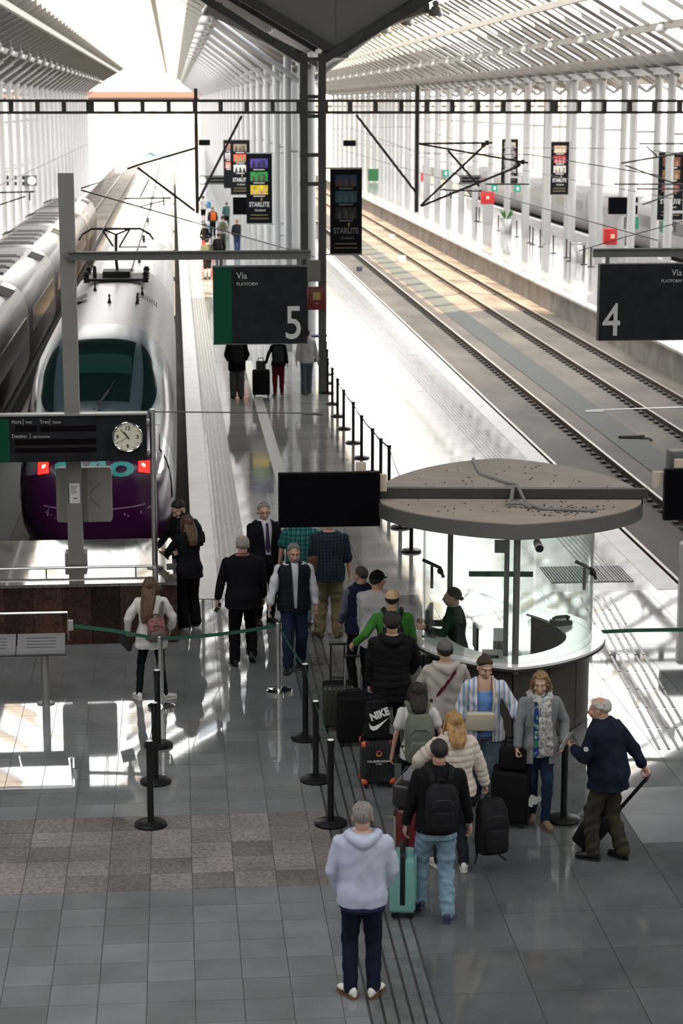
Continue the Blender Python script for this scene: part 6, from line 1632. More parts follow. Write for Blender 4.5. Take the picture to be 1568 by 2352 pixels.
backpack('black hiking backpack with dangling straps hanging from the cream-jacket woman\'s hand', Matrix.Translation((hb.x+0.02, hb.y-0.02, hb.z-0.33)) @ Matrix.Rotation(0.25, 4, 'Z') @ Matrix.Rotation(PI, 4, 'Z') @ Matrix.Rotation(0.06, 4, 'X'), cloth('pack_black', (0.013, 0.013, 0.015)), (0.33, 0.2, 0.55), droop=True)
t = suitcase('dark red hard suitcase standing left of the man in the black sweater', gp(937, 1985, 0, 0.1), math.radians(84), (0.34, 0.24, 0.56), mat('case_red', (0.10, 0.010, 0.016), 0.3), 4, 0.0)
def handbag(label, pos, rz, size, mt, strap_pts=None, flap=False, name='handbag', cat='bag', rx=0.0):
    t = thing(name, label, cat, pos, rz); t.rotation_euler = (rx, 0, rz); w, d, h = size
    me = rbox_mesh(w, d, h, min(d*0.35, 0.03), 3); link('bag', me, mt, t)
    if flap: g = MB(); g.bb(-w/2+0.004, w/2-0.004, -d/2-0.006, -d/2+0.004, h*0.38, h*0.985); g.build('flap', mt, t)
    if strap_pts: g = MB(); limb(g, [V(p) for p in strap_pts], [0.012]*len(strap_pts), 6, 4, 0.35); g.build('strap', mt, t, 60)
    return t
q = gp(931, 1855, 0.66); handbag('black leather handbag resting on the dark red suitcase', (t.location.x-0.03, t.location.y-0.02, 0.63), 1.2, (0.34, 0.18, 0.24), mat('leather_black', (0.010, 0.010, 0.011), 0.35), [(-0.12, 0, 0.22), (-0.1, 0, 0.36), (0.1, 0, 0.36), (0.12, 0, 0.22)])
Wp = c.W(c.WR[0]+V((-0.03, 0.04, 0.0)))
g = MB()
for i in range(3): g.box((0, 0.003*i, 0), (0.15, 0.001, 0.21), 0, Matrix.Rotation(0.12*i, 3, 'Y'))
o = g.build('papers', mat('paper_bluish', (0.55, 0.58, 0.66), 0.6), None, None, (Wp.x-0.03, Wp.y-0.06, Wp.z-0.06), (0.5, 0.35, 0.3)); tag(o, 'folded white papers held by the woman in the cream jacket', 'papers')
# --- woman with sage backpack
d = Person('dark-haired woman in a white T-shirt wearing a sage green backpack', gp(958, 1573, 1.60), 0.0, 1.62, fem=True, hands=((-0.26, 0.02, 0.84), (0.24, 0.12, 0.9)))
d.body(); d.top(cloth('tee_white', (0.5, 0.49, 0.48)), 't_shirt', 0.86, 0.018, 0.32, sr=(0.07, 0.068, 0.06)); d.trousers(BLK); d.shoes(SHW, SHW); d.long_hair(DARKH, 0.17, 0.09, 0.055)
backpack('sage green backpack on the dark-haired woman\'s back', on_back(d, -0.05, 0.03), cloth('pack_sage', (0.115, 0.125, 0.095), 0.8), (0.31, 0.19, 0.50))
# --- person in beige hoodie and grey cap
e = Person('person in a beige hoodie and grey cap facing the kiosk counter', gp(1022, 1474, 1.72), 0.06, 1.73, fat=1.06, hands=((-0.12, 0.30, 1.10), (0.14, 0.30, 1.10)), poles=((-1, -0.6, -0.2), (1, -0.6, -0.2)))
e.body(); e.top(cloth('hoodie_beige', (0.38, 0.34, 0.30)), 'hoodie', 0.86, 0.034, 0.95, hood=True, amp=0.009, lam=0.15); e.trousers(BLK); e.shoes(SHB); e.hair(DARKH, thick=0.012, bald=6); e.cap(cloth('cap_grey', (0.10, 0.095, 0.09)))
rx_, ry_ = e.tor_at(1.25); e.strap('crossbody_strap', cloth('strap_maroon', (0.06, 0.012, 0.016)), [e.T(V(p)) for p in ((0.12, 0.0, 1.50), (0.08, -ry_-0.035, 1.42), (-0.05, -ry_-0.048, 1.25), (-0.17, -0.09, 1.08), (-0.2, 0.02, 1.04))], 0.022)
# --- woman in striped shirt
f = Person('woman in an open blue-striped shirt over a blue top, facing the camera', gp(1110, 1848, 0, 0.05), PI-0.1, 1.69, fem=True, fat=1.05, head=(16, 14), hands=((-0.36, 0.22, 0.98), (0.23, 0.06, 0.90)), poles=((-0.8, -1, -0.2), (0.7, -1, 0)), feet=((-0.10, 0.08), (0.10, -0.05)))
f.body(); f.face(brow=(0.05, 0.03, 0.02)); f.top(cloth('top_blue', (0.13, 0.25, 0.55)), 'tank_top', 0.84, 0.010, 0.0, nosleeve=True, zt=1.37)
f.top(stripes('shirt_stripes', [(0, (0.55, 0.55, 0.57)), (0.42, (0.17, 0.28, 0.5)), (0.72, (0.5, 0.5, 0.52)), (0.82, (0.4, 0.3, 0.22)), (0.9, (0.52, 0.52, 0.54))], 0.055), 'striped_shirt', 0.78, 0.036, 0.80, sr=(0.078, 0.074, 0.062), flare=0.10, amp=0.009, cut=cut_open(0, 1.62, 0.75, 0.085, 0.085)); f.trousers(JEANM, wide=(0.108, 0.090, 0.098), amp=0.008); f.shoes(SHB, SOLE); f.hair(BROWNH, front=28, thick=0.014); f.bun(BROWNH, 0.12, -0.05, 0.034)
fb = f.W((0.05, 0.20, 0.90)); handbag('cream shoulder bag worn in front of the striped-shirt woman', (fb.x, fb.y, fb.z), PI-0.1, (0.31, 0.07, 0.21), mat('leather_cream', (0.42, 0.38, 0.30), 0.5), [(-0.13, 0.0, 0.18), (-0.145, 0.0, 0.36), (-0.145, -0.05, 0.47), (-0.14, -0.13, 0.545), (-0.14, -0.22, 0.56)], True)
# --- woman in grey blazer
h = Person('woman in a grey blazer with a patterned white scarf, facing the camera', gp(1236, 1893, 0, 0.05), PI-0.05, 1.69, fem=True, fat=1.06, head=(-12, 8), hands=((-0.24, 0.10, 0.93), (0.26, 0.16, 0.86)), poles=((-0.8, -1, 0), (0.9, -1, -0.1)), feet=((-0.06, 0.14), (0.05, -0.10)), curl=(0.6, 1.2))
h.body(); h.face(brow=(0.1, 0.06, 0.04), lips=(0.36, 0.1, 0.1)); h.top(blotch('blouse_blue', (0.02, 0.05, 0.32), (0.02, 0.22, 0.10), (0.4, 0.42, 0.5), 14), 'blouse', 0.80, 0.014, 0, nosleeve=True)
h.top(cloth('blazer_grey', (0.17, 0.175, 0.185)), 'blazer', 0.74, 0.036, 0.96, sr=(0.072, 0.064, 0.052), flare=0.09, cut=cut_open(0, 1.62, 0.70, 0.075, 0.085)); h.trousers(JEAND, wide=(0.10, 0.066, 0.05)); h.shoes(SHT, SHT); h.long_hair((0.20, 0.115, 0.05), 0.19, 0.10, 0.055, wave=0.004, front=0.13)
sc_m = blotch('scarf_floral', (0.44, 0.43, 0.41), (0.17, 0.17, 0.17), (0.46, 0.45, 0.43), 22)
mb_ = MB(); limb(mb_, [h.T(V(p)) for p in ((-0.10, 0.02, 1.50), (-0.09, 0.10, 1.475), (0.0, 0.135, 1.455), (0.09, 0.10, 1.475), (0.12, 0.0, 1.50), (0.07, -0.09, 1.51), (-0.05, -0.095, 1.51), (-0.11, -0.03, 1.51))], [0.036]*8, 10, 3)
rg_ = [[h.T(V((-0.035-0.02*s+x, 0.150+0.03*math.sin(s*2.5)+y, 1.45-0.62*s))) for x, y in rrect(0.135+0.03*s, 0.032, 0.014, 3)] for s in np.linspace(0, 1, 14)]
mb_.rings(rg_); grow(mb_, 'scarf', sc_m, h.t, 0.009, 2, folds(0.006, 0.09, 4))
g = MB(); g.box(h.T(V((0.12, 0.13, 1.28))), (0.055, 0.012, 0.22), 0, Matrix.Rotation(-0.25, 3, 'Y')); g.build('lapel', cloth('blazer_grey', (0.17, 0.175, 0.185)), h.t)
ts_ = suitcase('large black soft suitcase held by the woman in the grey blazer', gp(1178, 1905, 0, 0.16), PI-0.35, (0.40, 0.27, 0.56), cloth('case_cloth_black', (0.009, 0.009, 0.010), 0.7), 0, 0.0, soft=True)
handbag('black soft bag sitting on top of the large black suitcase', (ts_.location.x+0.02, ts_.location.y, 0.64), PI-0.35, (0.30, 0.2, 0.24), cloth('bag_black', (0.009, 0.009, 0.010), 0.6), [(-0.1, 0, 0.22), (-0.08, 0, 0.33), (0.08, 0, 0.33), (0.1, 0, 0.22)], name='holdall')
p_ = ts_.location
g = MB(); g.box((0, 0, 0), (0.07, 0.002, 0.13), 0, Matrix.Rotation(0.4, 3, 'Y')); g.box((0.06, 0.002, 0.005), (0.06, 0.002, 0.10), 0, Matrix.Rotation(1.0, 3, 'Y')); o = g.build('luggage_tag', mat('paper_tag', (0.55, 0.55, 0.54), 0.6), None, None, (p_.x+0.20, p_.y-0.12, 0.30)); tag(o, 'crumpled white airline tag hanging from the large black suitcase', 'luggage tag')
# --- old man in navy jacket
j = Person('white-haired old man in a navy jacket bending forward beside the kiosk', gp(1398, 1984, 0, 0.12), math.radians(48), 1.72, fat=1.16, lean=0.17, head=(14, 2), feet=((-0.10, 0.10), (0.12, -0.12)), toes=(0.2, 0.2), hands=((-0.14, 0.34, 1.16), (0.26, -0.34, 0.90)), poles=((-0.8, -0.6, -1), (0.7, -1, 0.3)), curl=(0.9, 1.1), palm=((0.6, 0.2, 0.6), None))
j.body(); j.top(cloth('jacket_navy', (0.008, 0.012, 0.024), 0.7), 'jacket', 0.80, 0.04, 0.96, sr=(0.078, 0.072, 0.058), flare=0.08, collar=0.03, amp=0.010); j.trousers(cloth('trousers_olive', (0.035, 0.034, 0.022)), wide=(0.108, 0.086, 0.074), amp=0.011, lam=0.11); j.shoes(SHB, SHB); j.hair(WHITEH, front=40, bald=42, thick=0.016)
g = MB(); g.lathe([(0.026, 0), (0.026, 0.004)], 16); c_ = j.SH[0].lerp(j.EL[0], 0.55)+V((-0.083, -0.02, 0)); g.build('sleeve_badge', mat('badge_pale', (0.5, 0.5, 0.5), 0.5), j.t, 40, c_, (0, PI/2, 0.3))
hp_ = j.W(j.WR[0]+V((0.02, 0.10, 0.06))); g = MB(); g.box((0, 0, 0), (0.12, 0.004, 0.2), 0, Matrix.Rotation(0.3, 3, 'X')); o = g.build('papers', mat('paper_white2', (0.55, 0.55, 0.53), 0.6), None, None, hp_, (0.1, 0.35, 1.0)); tag(o, 'white sheet of paper in the old man\'s hand', 'papers')
sp_ = gp(1334, 1950, 0, 0.04); hw = j.W(j.WR[1]+V((0, 0, -0.09))); dv = hw-V((sp_[0], sp_[1], 0.02))
tj = suitcase('small black soft suitcase tilted on its wheels behind the old man', (sp_[0], sp_[1], 0), 0, (0.38, 0.24, 0.44), cloth('case_cloth_black', (0.009, 0.009, 0.010)), 0, max(0.2, dv.length-0.50), soft=True, wheels=2)
zz_ = dv.normalized(); yy_ = V((0.75, -0.35, 0)); yy_ = (yy_-zz_*yy_.dot(zz_)).normalized(); tj.rotation_euler = Matrix((yy_.cross(zz_), yy_, zz_)).transposed().to_euler(); tj.location = (sp_[0], sp_[1], 0.045)
# --- queue further back
def queue_person(label, px, py, hh, rz, top_m, tr_m=BLK, **kw):
    return Person(label, gp(px, py, hh-0.01), rz, hh, **kw)
k_ = queue_person('person in a black hooded puffer jacket in the queue', 900, 1411, 1.80, -0.02, None, fat=1.06, hands=((-0.26, 0.10, 0.86), (0.24, 0.26, 1.02)), poles=(None, (1, -0.6, -0.2)), curl=(1.1, 0.5))
k_.body(); k_.top(cloth('puffer_black', (0.008, 0.008, 0.009), 0.6), 'puffer_jacket', 0.74, 0.045, 0.96, sr=(0.082, 0.074, 0.06), puff=dict(amp=0.008, pitch=0.085), hood=True); k_.trousers(BLK); k_.shoes(SHB); k_.hair(DARKH, thick=0.028, side=-20, back=-50)
ym = suitcase('black ribbed suitcase with orange corners and white lettering in the queue', gp(868, 1812, 0, 0.12), 0.05, (0.38, 0.25, 0.50), mat('case_charcoal', (0.016, 0.016, 0.017), 0.45, spec=0.3), 8, 0.0, corner=mat('corner_orange', (0.55, 0.09, 0.03), 0.5))
lettering('YOURMUNDIAL', 0.037, M_bw, ym, (0, -0.139, 0.32), align='CENTER', sx=1.05); lettering('VOYAGES', 0.016, M_bw, ym, (0, -0.139, 0.295), align='CENTER')
g = MB(); g.rings([[(r*math.cos(t), -0.14, 0.425+r*math.sin(t)) for t in np.linspace(0, 2*PI, 21)[:-1]] for r in (0.036, 0.020)], cap=False); g.build('round_logo', mat('logo_orange', (0.6, 0.22, 0.05), 0.5), ym)
g = MB(); g.rings([[(r*math.cos(t), -0.141, 0.425+r*math.sin(t)) for t in np.linspace(0.4, PI, 11)] for r in (0.036, 0.021)], cap=False, closed=False); g.build('logo_arc', mat('logo_red', (0.4, 0.03, 0.06), 0.5), ym)
nb = thing('sports_bag', 'black sports bag with white lettering and swoosh standing on the ribbed suitcase', 'bag', (ym.location.x-0.01, ym.location.y, 0.585), 0.05)
mb_ = MB(); mb_.rings([[(x*(1-0.25*s*s), y*(1-0.5*s), 0.42*s) for x, y in rrect(0.30, 0.17, 0.06, 4)] for s in np.linspace(0, 1, 8)]); grow(mb_, 'bag', cloth('bag_black', (0.009, 0.009, 0.010)), nb, 0.011, 3, folds(0.006, 0.11, 5))
lettering('NIKE', 0.125, M_bw, nb, (-0.07, -0.088, 0.21), (0.10, -0.35, 0), sx=0.82, bold=0.006)
sw_ = [(-0.10, 0.19), (-0.085, 0.12), (-0.05, 0.095), (0.0, 0.11), (0.125, 0.24), (0.02, 0.17), (-0.04, 0.145), (-0.07, 0.15)]
g = MB(); g.prism([(x, z) for x, z in sw_], 0.085, 0.092); g.build('swoosh', M_bw, nb, None, (0, 0, 0), (PI/2, 0, 0))
g = MB(); limb(g, [V((-0.06, 0, 0.40)), V((-0.04, 0, 0.47)), V((0.04, 0, 0.47)), V((0.06, 0, 0.40))], [0.01]*4, 6, 3); g.build('handle', cloth('bag_black', (0.009, 0.009, 0.010)), nb, 60)
suitcase('black soft suitcase with silver handle tubes, beside the sports bag', gp(812, 1718, 0, 0.14), 0.03, (0.38, 0.24, 0.56), cloth('case_cloth_black', (0.009, 0.009, 0.010)), 0, 0.48, soft=True, handle_m=M_brushed)
suitcase('dark olive hard suitcase with a long black handle at the queue edge', gp(778, 1682, 0, 0.14), -0.02, (0.38, 0.26, 0.52), mat('case_olive', (0.022, 0.023, 0.017), 0.4), 6, 0.5)
l = queue_person('man in a green top and tan cap with a black backpack', 901, 1358, 1.74, -0.05, None, fat=1.04, head=(-8, 0), hands=((-0.47, 0.02, 1.06), (0.3, 0.15, 0.9)), poles=((-0.4, -0.8, -0.6), None), curl=(1.0, 0.5))
l.body(); l.top(cloth('top_green', (0.045, 0.16, 0.03)), 'green_top', 0.84, 0.024, 0.95); l.trousers(JEAND); l.shoes(SHW, SHW); l.hair(DARKH, thick=0.008, bald=6); l.cap(cloth('cap_tan', (0.42, 0.29, 0.16)))
backpack('black backpack worn by the man in the green top', on_back(l, -0.03, 0.03), cloth('pack_black', (0.013, 0.013, 0.015)), (0.26, 0.15, 0.42))
m1 = queue_person('man in a light grey shirt and black cap in the queue', 866, 1313, 1.80, -0.35, None, fat=1.10, head=(-20, 0), hands=((-0.24, 0.16, 0.92), (0.24, 0.2, 0.95)))
m1.body(); m1.top(cloth('shirt_grey', (0.34, 0.335, 0.34)), 'shirt', 0.80, 0.034, 0.9, flare=0.06, amp=0.009); m1.trousers(JEAND); m1.shoes(SHB); m1.hair(DARKH, thick=0.01, bald=6); m1.cap(BLK); m1.glasses()
n1 = queue_person('balding man in a navy body warmer at the head of the queue', 829, 1303, 1.72, 0.35, None, fat=1.08, head=(18, 0), hands=((-0.2, 0.2, 0.95), (0.2, 0.2, 0.95)))
n1.body(); n1.top(cloth('shirt_greyblue', (0.10, 0.11, 0.14)), 'shirt', 0.88, 0.02, 0.95, amp=0.008); n1.top(cloth('gilet_navy', (0.012, 0.014, 0.035)), 'body_warmer', 0.86, 0.04, 0, nosleeve=True, zt=1.49, collar=0.02); n1.trousers(BLK); n1.shoes(SHB); n1.hair((0.06, 0.04, 0.03), front=45, thick=0.008); n1.glasses()
# --- attendant inside the kiosk
r_ = Person('attendant in a dark green uniform sitting inside the glass kiosk', (3.44, 24.25, 0), PI/2-0.15, 1.70, fem=True, lean=0.08, dz=-0.08, head=(-6, -2), feet=((-0.10, 0.30, 0.22), (0.10, -0.20, 0.34)), knees=((0, 1, 0.4), (0.1, 1, 0.2)), hands=((-0.15, 0.36, 1.12), (0.18, 0.36, 1.12)), poles=((-0.6, -0.6, -1), (0.6, -0.6, -1)), hips=(0, -0.05))
r_.body(); r_.face(); r_.top(cloth('uniform_green', (0.012, 0.03, 0.026)), 'uniform_jacket', 0.84, 0.026, 0.95); r_.trousers(cloth('uniform_green', (0.012, 0.03, 0.026))); r_.shoes(SHB, SHW); r_.hair(BROWNH, front=30); r_.bun(BROWNH, -0.01, -0.115, 0.03)
t = thing('stool', 'dark swivel stool under the attendant in the kiosk', 'stool', (3.54, 24.25, 0)); g = MB(); g.lathe([(0.2, 0.66), (0.21, 0.69), (0.19, 0.715)], 20); g.build('seat', M_black, t, 40); g = MB(); g.tube([(0, 0, 0.03), (0, 0, 0.66)], 0.03, 10); g.build('column', M_chrome, t, 40); g = MB(); g.lathe([(0.22, 0), (0.22, 0.02), (0.05, 0.04)], 20); g.build('base', M_chrome, t, 40)
g = MB(); g.bb(0.17, 0.2, -0.16, 0.16, 0.82, 1.12); g.bb(0.17, 0.19, -0.02, 0.02, 0.68, 0.85); g.build('backrest', M_black, t)
# --- group by the screen
s_ = Person('man in khaki trousers and dark plaid shirt standing under the black screen', gp(757, 1466, 0, 0.06), -0.1, 1.84, fat=1.12, feet=((-0.14, 0.03), (0.12, 0.0)), toes=(0.5, 0.2), hands=((-0.27, 0.08, 0.88), (0.30, 0.06, 0.90)))
s_.body(); s_.top(stripes('plaid_navy', [(0, (0.018, 0.03, 0.045)), (0.5, (0.01, 0.016, 0.026))], 0.05, 'X', [(0, (1, 1, 1)), (0.6, (0.55, 0.6, 0.7))]), 'plaid_shirt', 0.82, 0.034, 0.62, flare=0.05, sr=(0.074, 0.068, 0.062)); s_.trousers(cloth('khaki', (0.15, 0.12, 0.07)), wide=(0.112, 0.094, 0.082), amp=0.010); s_.shoes(SHT, SOLE); s_.hair(BROWNH)
bq = s_.W((-0.22, -0.12, 0.98)); handbag('brown leather crossbody bag on the man in khaki trousers', bq, 0.5, (0.2, 0.09, 0.26), mat('leather_brown', (0.07, 0.03, 0.018), 0.5), [(0, 0.03, 0.24), (0.08, -0.02, 0.4), (0.25, 0.02, 0.55), (0.36, 0.1, 0.62)])
u = Person('grey-bearded man in a dark padded vest and white shirt walking toward the camera', gp(676, 1538, 0, 0.05), PI+0.05, 1.76, fat=1.1, head=(4, 10), feet=((-0.10, -0.12, 0.01), (0.10, 0.16)), hands=((-0.30, 0.10, 0.86), (0.36, 0.16, 0.88)), poles=((-1, -0.8, 0), (1, -0.8, 0)), curl=(0.8, 0.4))
u.body(); u.face(brow=(0.05, 0.04, 0.035)); u.top(cloth('shirt_white', (0.5, 0.5, 0.55)), 'shirt', 0.88, 0.022, 0.95, amp=0.009, sr=(0.07, 0.064, 0.05)); u.top(cloth('vest_dark', (0.010, 0.013, 0.018), 0.6), 'padded_vest', 0.84, 0.046, 0, nosleeve=True, zt=1.47, collar=0.02, puff=dict(amp=0.006, pitch=0.09), cut=cut_open(0, 1.62, 0.90, 0.055, 0.018)); u.trousers(JEAND, wide=(0.108, 0.084, 0.072)); u.shoes(SHB, SOLE); u.hair((0.16, 0.15, 0.14), front=40)
def beard(P, c, ln=0.0):
    k = P.k*1.04; g = MB(); H, R = P.hc, P.HR
    g.ell(H+R @ (V((0, 0.060, -0.090))*k), (0.046*k, 0.040*k, 0.034*k), 0, 14, 8, R)
    for sx in (-1, 1): limb(g, [H+R @ (V(q)*k) for q in ((sx*0.070, 0.0, -0.03), (sx*0.062, 0.025, -0.065), (sx*0.035, 0.062, -0.09))], [0.010*k, 0.016*k, 0.02*k], 8, 3)
    limb(g, [H+R @ (V(q)*k) for q in ((-0.028, 0.092, -0.062), (0, 0.108, -0.052), (0.028, 0.092, -0.062))], [0.006*k, 0.008*k, 0.006*k], 6, 3)
    g.build('beard', mat('hair_%d_%d' % (int(c[0]*300), int(c[2]*300)), c, 0.7), P.t, 60)
beard(u, (0.16, 0.15, 0.14))
v = Person('man in a teal checked shirt partly hidden behind the padded vest', gp(690, 1440, 0), -0.1, 1.78, fat=1.14, hands=((-0.32, 0.10, 0.88), (0.30, 0.1, 0.88)), poles=((-1, -0.8, 0), None))
v.body(); v.top(stripes('plaid_teal', [(0, (0.02, 0.11, 0.12)), (0.45, (0.008, 0.05, 0.06)), (0.7, (0.03, 0.16, 0.16))], 0.07, 'X', [(0, (1, 1, 1)), (0.5, (0.45, 0.5, 0.5)), (0.8, (1, 0.9, 0.8))]), 'checked_shirt', 0.84, 0.034, 0.36, sr=(0.076, 0.078, 0.07)); v.trousers(JEANM); v.shoes(SHB); v.hair((0.1, 0.08, 0.07))
w_ = Person('man in a dark suit with tie and glasses facing the group', gp(607, 1430, 0), PI+0.35, 1.83, fat=1.08, head=(-14, 4), hands=((-0.22, 0.18, 0.92), (0.25, 0.10, 0.88)))
w_.body(); w_.face(brow=(0.1, 0.09, 0.08)); w_.top(cloth('shirt_white', (0.5, 0.5, 0.55)), 'shirt', 0.90, 0.014, 0, nosleeve=True, collar=0.02); w_.top(SUIT, 'suit_jacket', 0.74, 0.034, 0.96, flare=0.05, cut=cut_open(0, 1.62, 1.0, 0.08, 0.035)); w_.trousers(SUIT); w_.shoes(SHB); w_.hair(GREYH, front=36, thick=0.016); w_.glasses()
mb_ = MB(); mb_.rings([[w_.T(V((x*ww, y+w_.tor_at(1.475-0.42*s)[1]+0.028, 1.475-0.42*s))) for x, y in rrect(1, 0.012, 0.005, 2)] for s, ww in ((0, 0.03), (0.08, 0.04), (0.14, 0.03), (0.85, 0.07), (1, 0.01))]); mb_.build('tie', cloth('tie_purple', (0.035, 0.022, 0.06)), w_.t, 60)
w_.strap('lanyard', cloth('lanyard_magenta', (0.22, 0.01, 0.09)), [w_.T(V(p)) for p in ((-0.06, -0.085, 1.51), (-0.10, 0.0, 1.50), (-0.085, 0.10, 1.44), (-0.075, 0.128, 1.36))], 0.014)
x_ = Person('balding man in a dark suit walking away with a phone in his hand', gp(560, 1531, 0, 0.06), 0.06, 1.83, fat=1.2, feet=((-0.12, 0.0), (0.13, 0.10, 0.05)), toes=(0.15, 0.3), lift=(0, 0.6), hands=((-0.36, 0.02, 0.90), (0.30, 0.10, 0.90)), poles=((-1, -0.7, 0), (1, -0.8, 0)), curl=(1.0, 0.5))
x_.body(); x_.top(SUIT, 'suit_jacket', 0.80, 0.034, 0.96, flare=0.09, sr=(0.072, 0.062, 0.05), amp=0.0025); x_.trousers(SUIT, wide=(0.106, 0.082, 0.072)); x_.shoes(SHB); x_.hair((0.26, 0.24, 0.21), front=50, bald=58, thick=0.012)
x_.strap('collar_band', cloth('lanyard_magenta', (0.22, 0.01, 0.09)), [x_.T(V(p)) for p in ((-0.075, 0.0, 1.525), (-0.05, -0.075, 1.53), (0.05, -0.075, 1.53), (0.075, 0.0, 1.525))], 0.014)
pw = x_.W(x_.WR[0]+V((0.0, 0.02, -0.12))); g = MB(); g.box((0, 0, 0), (0.05, 0.03, 0.14), 0, Matrix.Rotation(0.5, 3, 'Y')); o = g.build('radio_handset', M_black, None, None, pw); tag(o, 'black handset held by the balding man in the suit', 'handset')
pu = u.W(u.WR[1]+V((0.02, 0.05, -0.08))); g = MB(); g.box((0, 0, 0), (0.02, 0.07, 0.13), 0, Matrix.Rotation(0.3, 3, 'X')); o = g.build('mobile_phone', M_brushed, None, None, pu); tag(o, 'mobile phone in the left hand of the padded-vest man', 'phone')
y_ = Person('woman in black with long brown hair leaning over the granite wall', gp(437, 1444, 0, 0.04), 0.45, 1.70, fem=True, fat=1.02, lean=0.06, hands=((-0.20, 0.34, 1.05), (0.05, 0.38, 1.08)), poles=((-1, -0.5, -0.5), (1, -0.5, -0.5)))
y_.body(); y_.top(cloth('coat_black', (0.007, 0.007, 0.009)), 'jacket', 0.80, 0.028, 0.96); y_.trousers(BLK, wide=(0.106, 0.086, 0.088)); y_.shoes(SHB, SHW); y_.long_hair((0.07, 0.036, 0.018), 0.30, 0.085, 0.045)
z_ = Person('dark-bearded man in a black jacket with a backpack looking down at the wall', gp(425, 1424, 0, 0.35), 2.1, 1.78, lean=0.10, head=(8, 30), hands=((-0.16, 0.36, 1.08), (0.2, 0.34, 1.05)), poles=((-1, -0.5, -0.6), (1, -0.5, -0.6)))
z_.body(); z_.face(brow=(0.01, 0.01, 0.01)); z_.top(cloth('coat_black', (0.007, 0.007, 0.009)), 'jacket', 0.84, 0.034, 0.96); z_.trousers(cloth('trousers_dark', (0.02, 0.022, 0.03))); z_.shoes(SHB); z_.hair(DARKH, thick=0.018); beard(z_, DARKH)
backpack('black backpack on the dark-bearded man', on_back(z_, 0.0, 0.03), cloth('pack_black', (0.013, 0.013, 0.015)), (0.29, 0.16, 0.42))
for lab, px, py, rz in (('dark tablet in the bearded man\'s hands above the granite wall', 385, 1272, 0.3), ('folded grey cloth and keys lying on the granite wall corner', 395, 1300, 0.1)):
    q = ground(px, py, 1.1 if 'tablet' in lab else WT+0.02); g = MB(); g.box((0, 0, 0), (0.16, 0.1, 0.012 if 'tablet' in lab else 0.035), 0, Matrix.Rotation(0.2, 3, 'X')); o = g.build('tablet' if 'tablet' in lab else 'folded_cloth', M_black if 'tablet' in lab else cloth('rag', (0.2, 0.2, 0.2)), None, None, q, (0, 0, rz)); tag(o, lab, 'tablet' if 'tablet' in lab else 'cloth')
aa = Person('woman in a white jacket with long brown hair and a flowered backpack', gp(350, 1616, 0, 0.16), 0.12, 1.64, fem=True, head=(-14, 0), feet=((-0.17, 0.06), (0.16, -0.02)), toes=(0.25, 1.1), hands=((-0.30, 0.10, 0.90), (0.26, 0.12, 0.90)), poles=((-1, -0.9, 0), (1, -0.8, 0)), curl=(0.9, 0.5))
aa.body(); aa.top(cloth('jacket_white', (0.56, 0.54, 0.50)), 'jacket', 0.76, 0.034, 0.92, sr=(0.074, 0.07, 0.062), flare=0.08, amp=0.009); aa.trousers(cloth('leggings', (0.006, 0.010, 0.012)), wide=(0.088, 0.058, 0.044)); aa.shoes(SHW, SHW); aa.long_hair((0.08, 0.042, 0.02), 0.46, 0.092, 0.045, sway=-0.04)
fl = blotch('floral_pink', (0.10, 0.05, 0.04), (0.28, 0.11, 0.11), (0.09, 0.012, 0.025), 26)
backpack('small backpack with pink flowers and grey flap on the white-jacket woman', on_back(aa, -0.16, 0.045, 0.05) @ Matrix.Translation((-0.05, 0, 0)), fl, (0.24, 0.13, 0.30), mt2=cloth('flap_taupe', (0.11, 0.095, 0.08)))
ph = aa.W(aa.WR[0]+V((-0.02, 0.04, -0.12))); g = MB(); g.box((0, 0, 0), (0.05, 0.26, 0.16), 0, Matrix.Rotation(0.4, 3, 'X')); o = g.build('document_case', M_black, None, None, ph, (0, 0, 0.6)); tag(o, 'flat black case held by the woman in the white jacket', 'case')
# --- walkers on the platform
p1 = Person('person in a black coat and grey trousers walking away on the platform', gp(545, 917, 0, 0.1), 0.0, 1.76, detail=False, fat=1.06, feet=((-0.10, 0.02), (0.10, -0.06)), hands=((-0.22, 0.22, 1.0), (0.22, 0.22, 1.0)))
p1.body(); p1.top(BLK, 'coat', 0.74, 0.045, 0.95, sr=(0.085, 0.08, 0.06)); p1.trousers(cloth('trousers_grey', (0.07, 0.07, 0.072)), wide=(0.112, 0.098, 0.09)); p1.shoes(SHB); p1.hair(DARKH)
backpack('black backpack on the person in grey trousers', on_back(p1, 0, 0.045), cloth('pack_black', (0.013, 0.013, 0.015)), (0.3, 0.16, 0.46))
p2 = Person('woman in maroon trousers pulling a suitcase along the platform', gp(640, 912, 0, 0.1), 0.0, 1.66, fem=True, detail=False, feet=((-0.09, -0.05), (0.09, 0.05)), hands=((-0.34, -0.10, 0.90), (0.24, 0.08, 0.86)))
p2.body(); p2.top(BLK, 'top', 0.86, 0.026, 0.95); p2.trousers(cloth('trousers_maroon', (0.10, 0.008, 0.014)), wide=(0.104, 0.078, 0.052)); p2.shoes(SHT, SHW); p2.hair(DARKH, thick=0.02)
backpack('charcoal backpack on the woman in maroon trousers', on_back(p2, -0.02, 0.03), cloth('pack_charcoal', (0.03, 0.033, 0.035)), (0.27, 0.15, 0.42))
ps = suitcase('black suitcase between two walkers on the platform', gp(600, 912, 0, 0.1), 0.0, (0.46, 0.28, 0.62), cloth('case_cloth_black', (0.009, 0.009, 0.010)), 0, 0.0, soft=True)
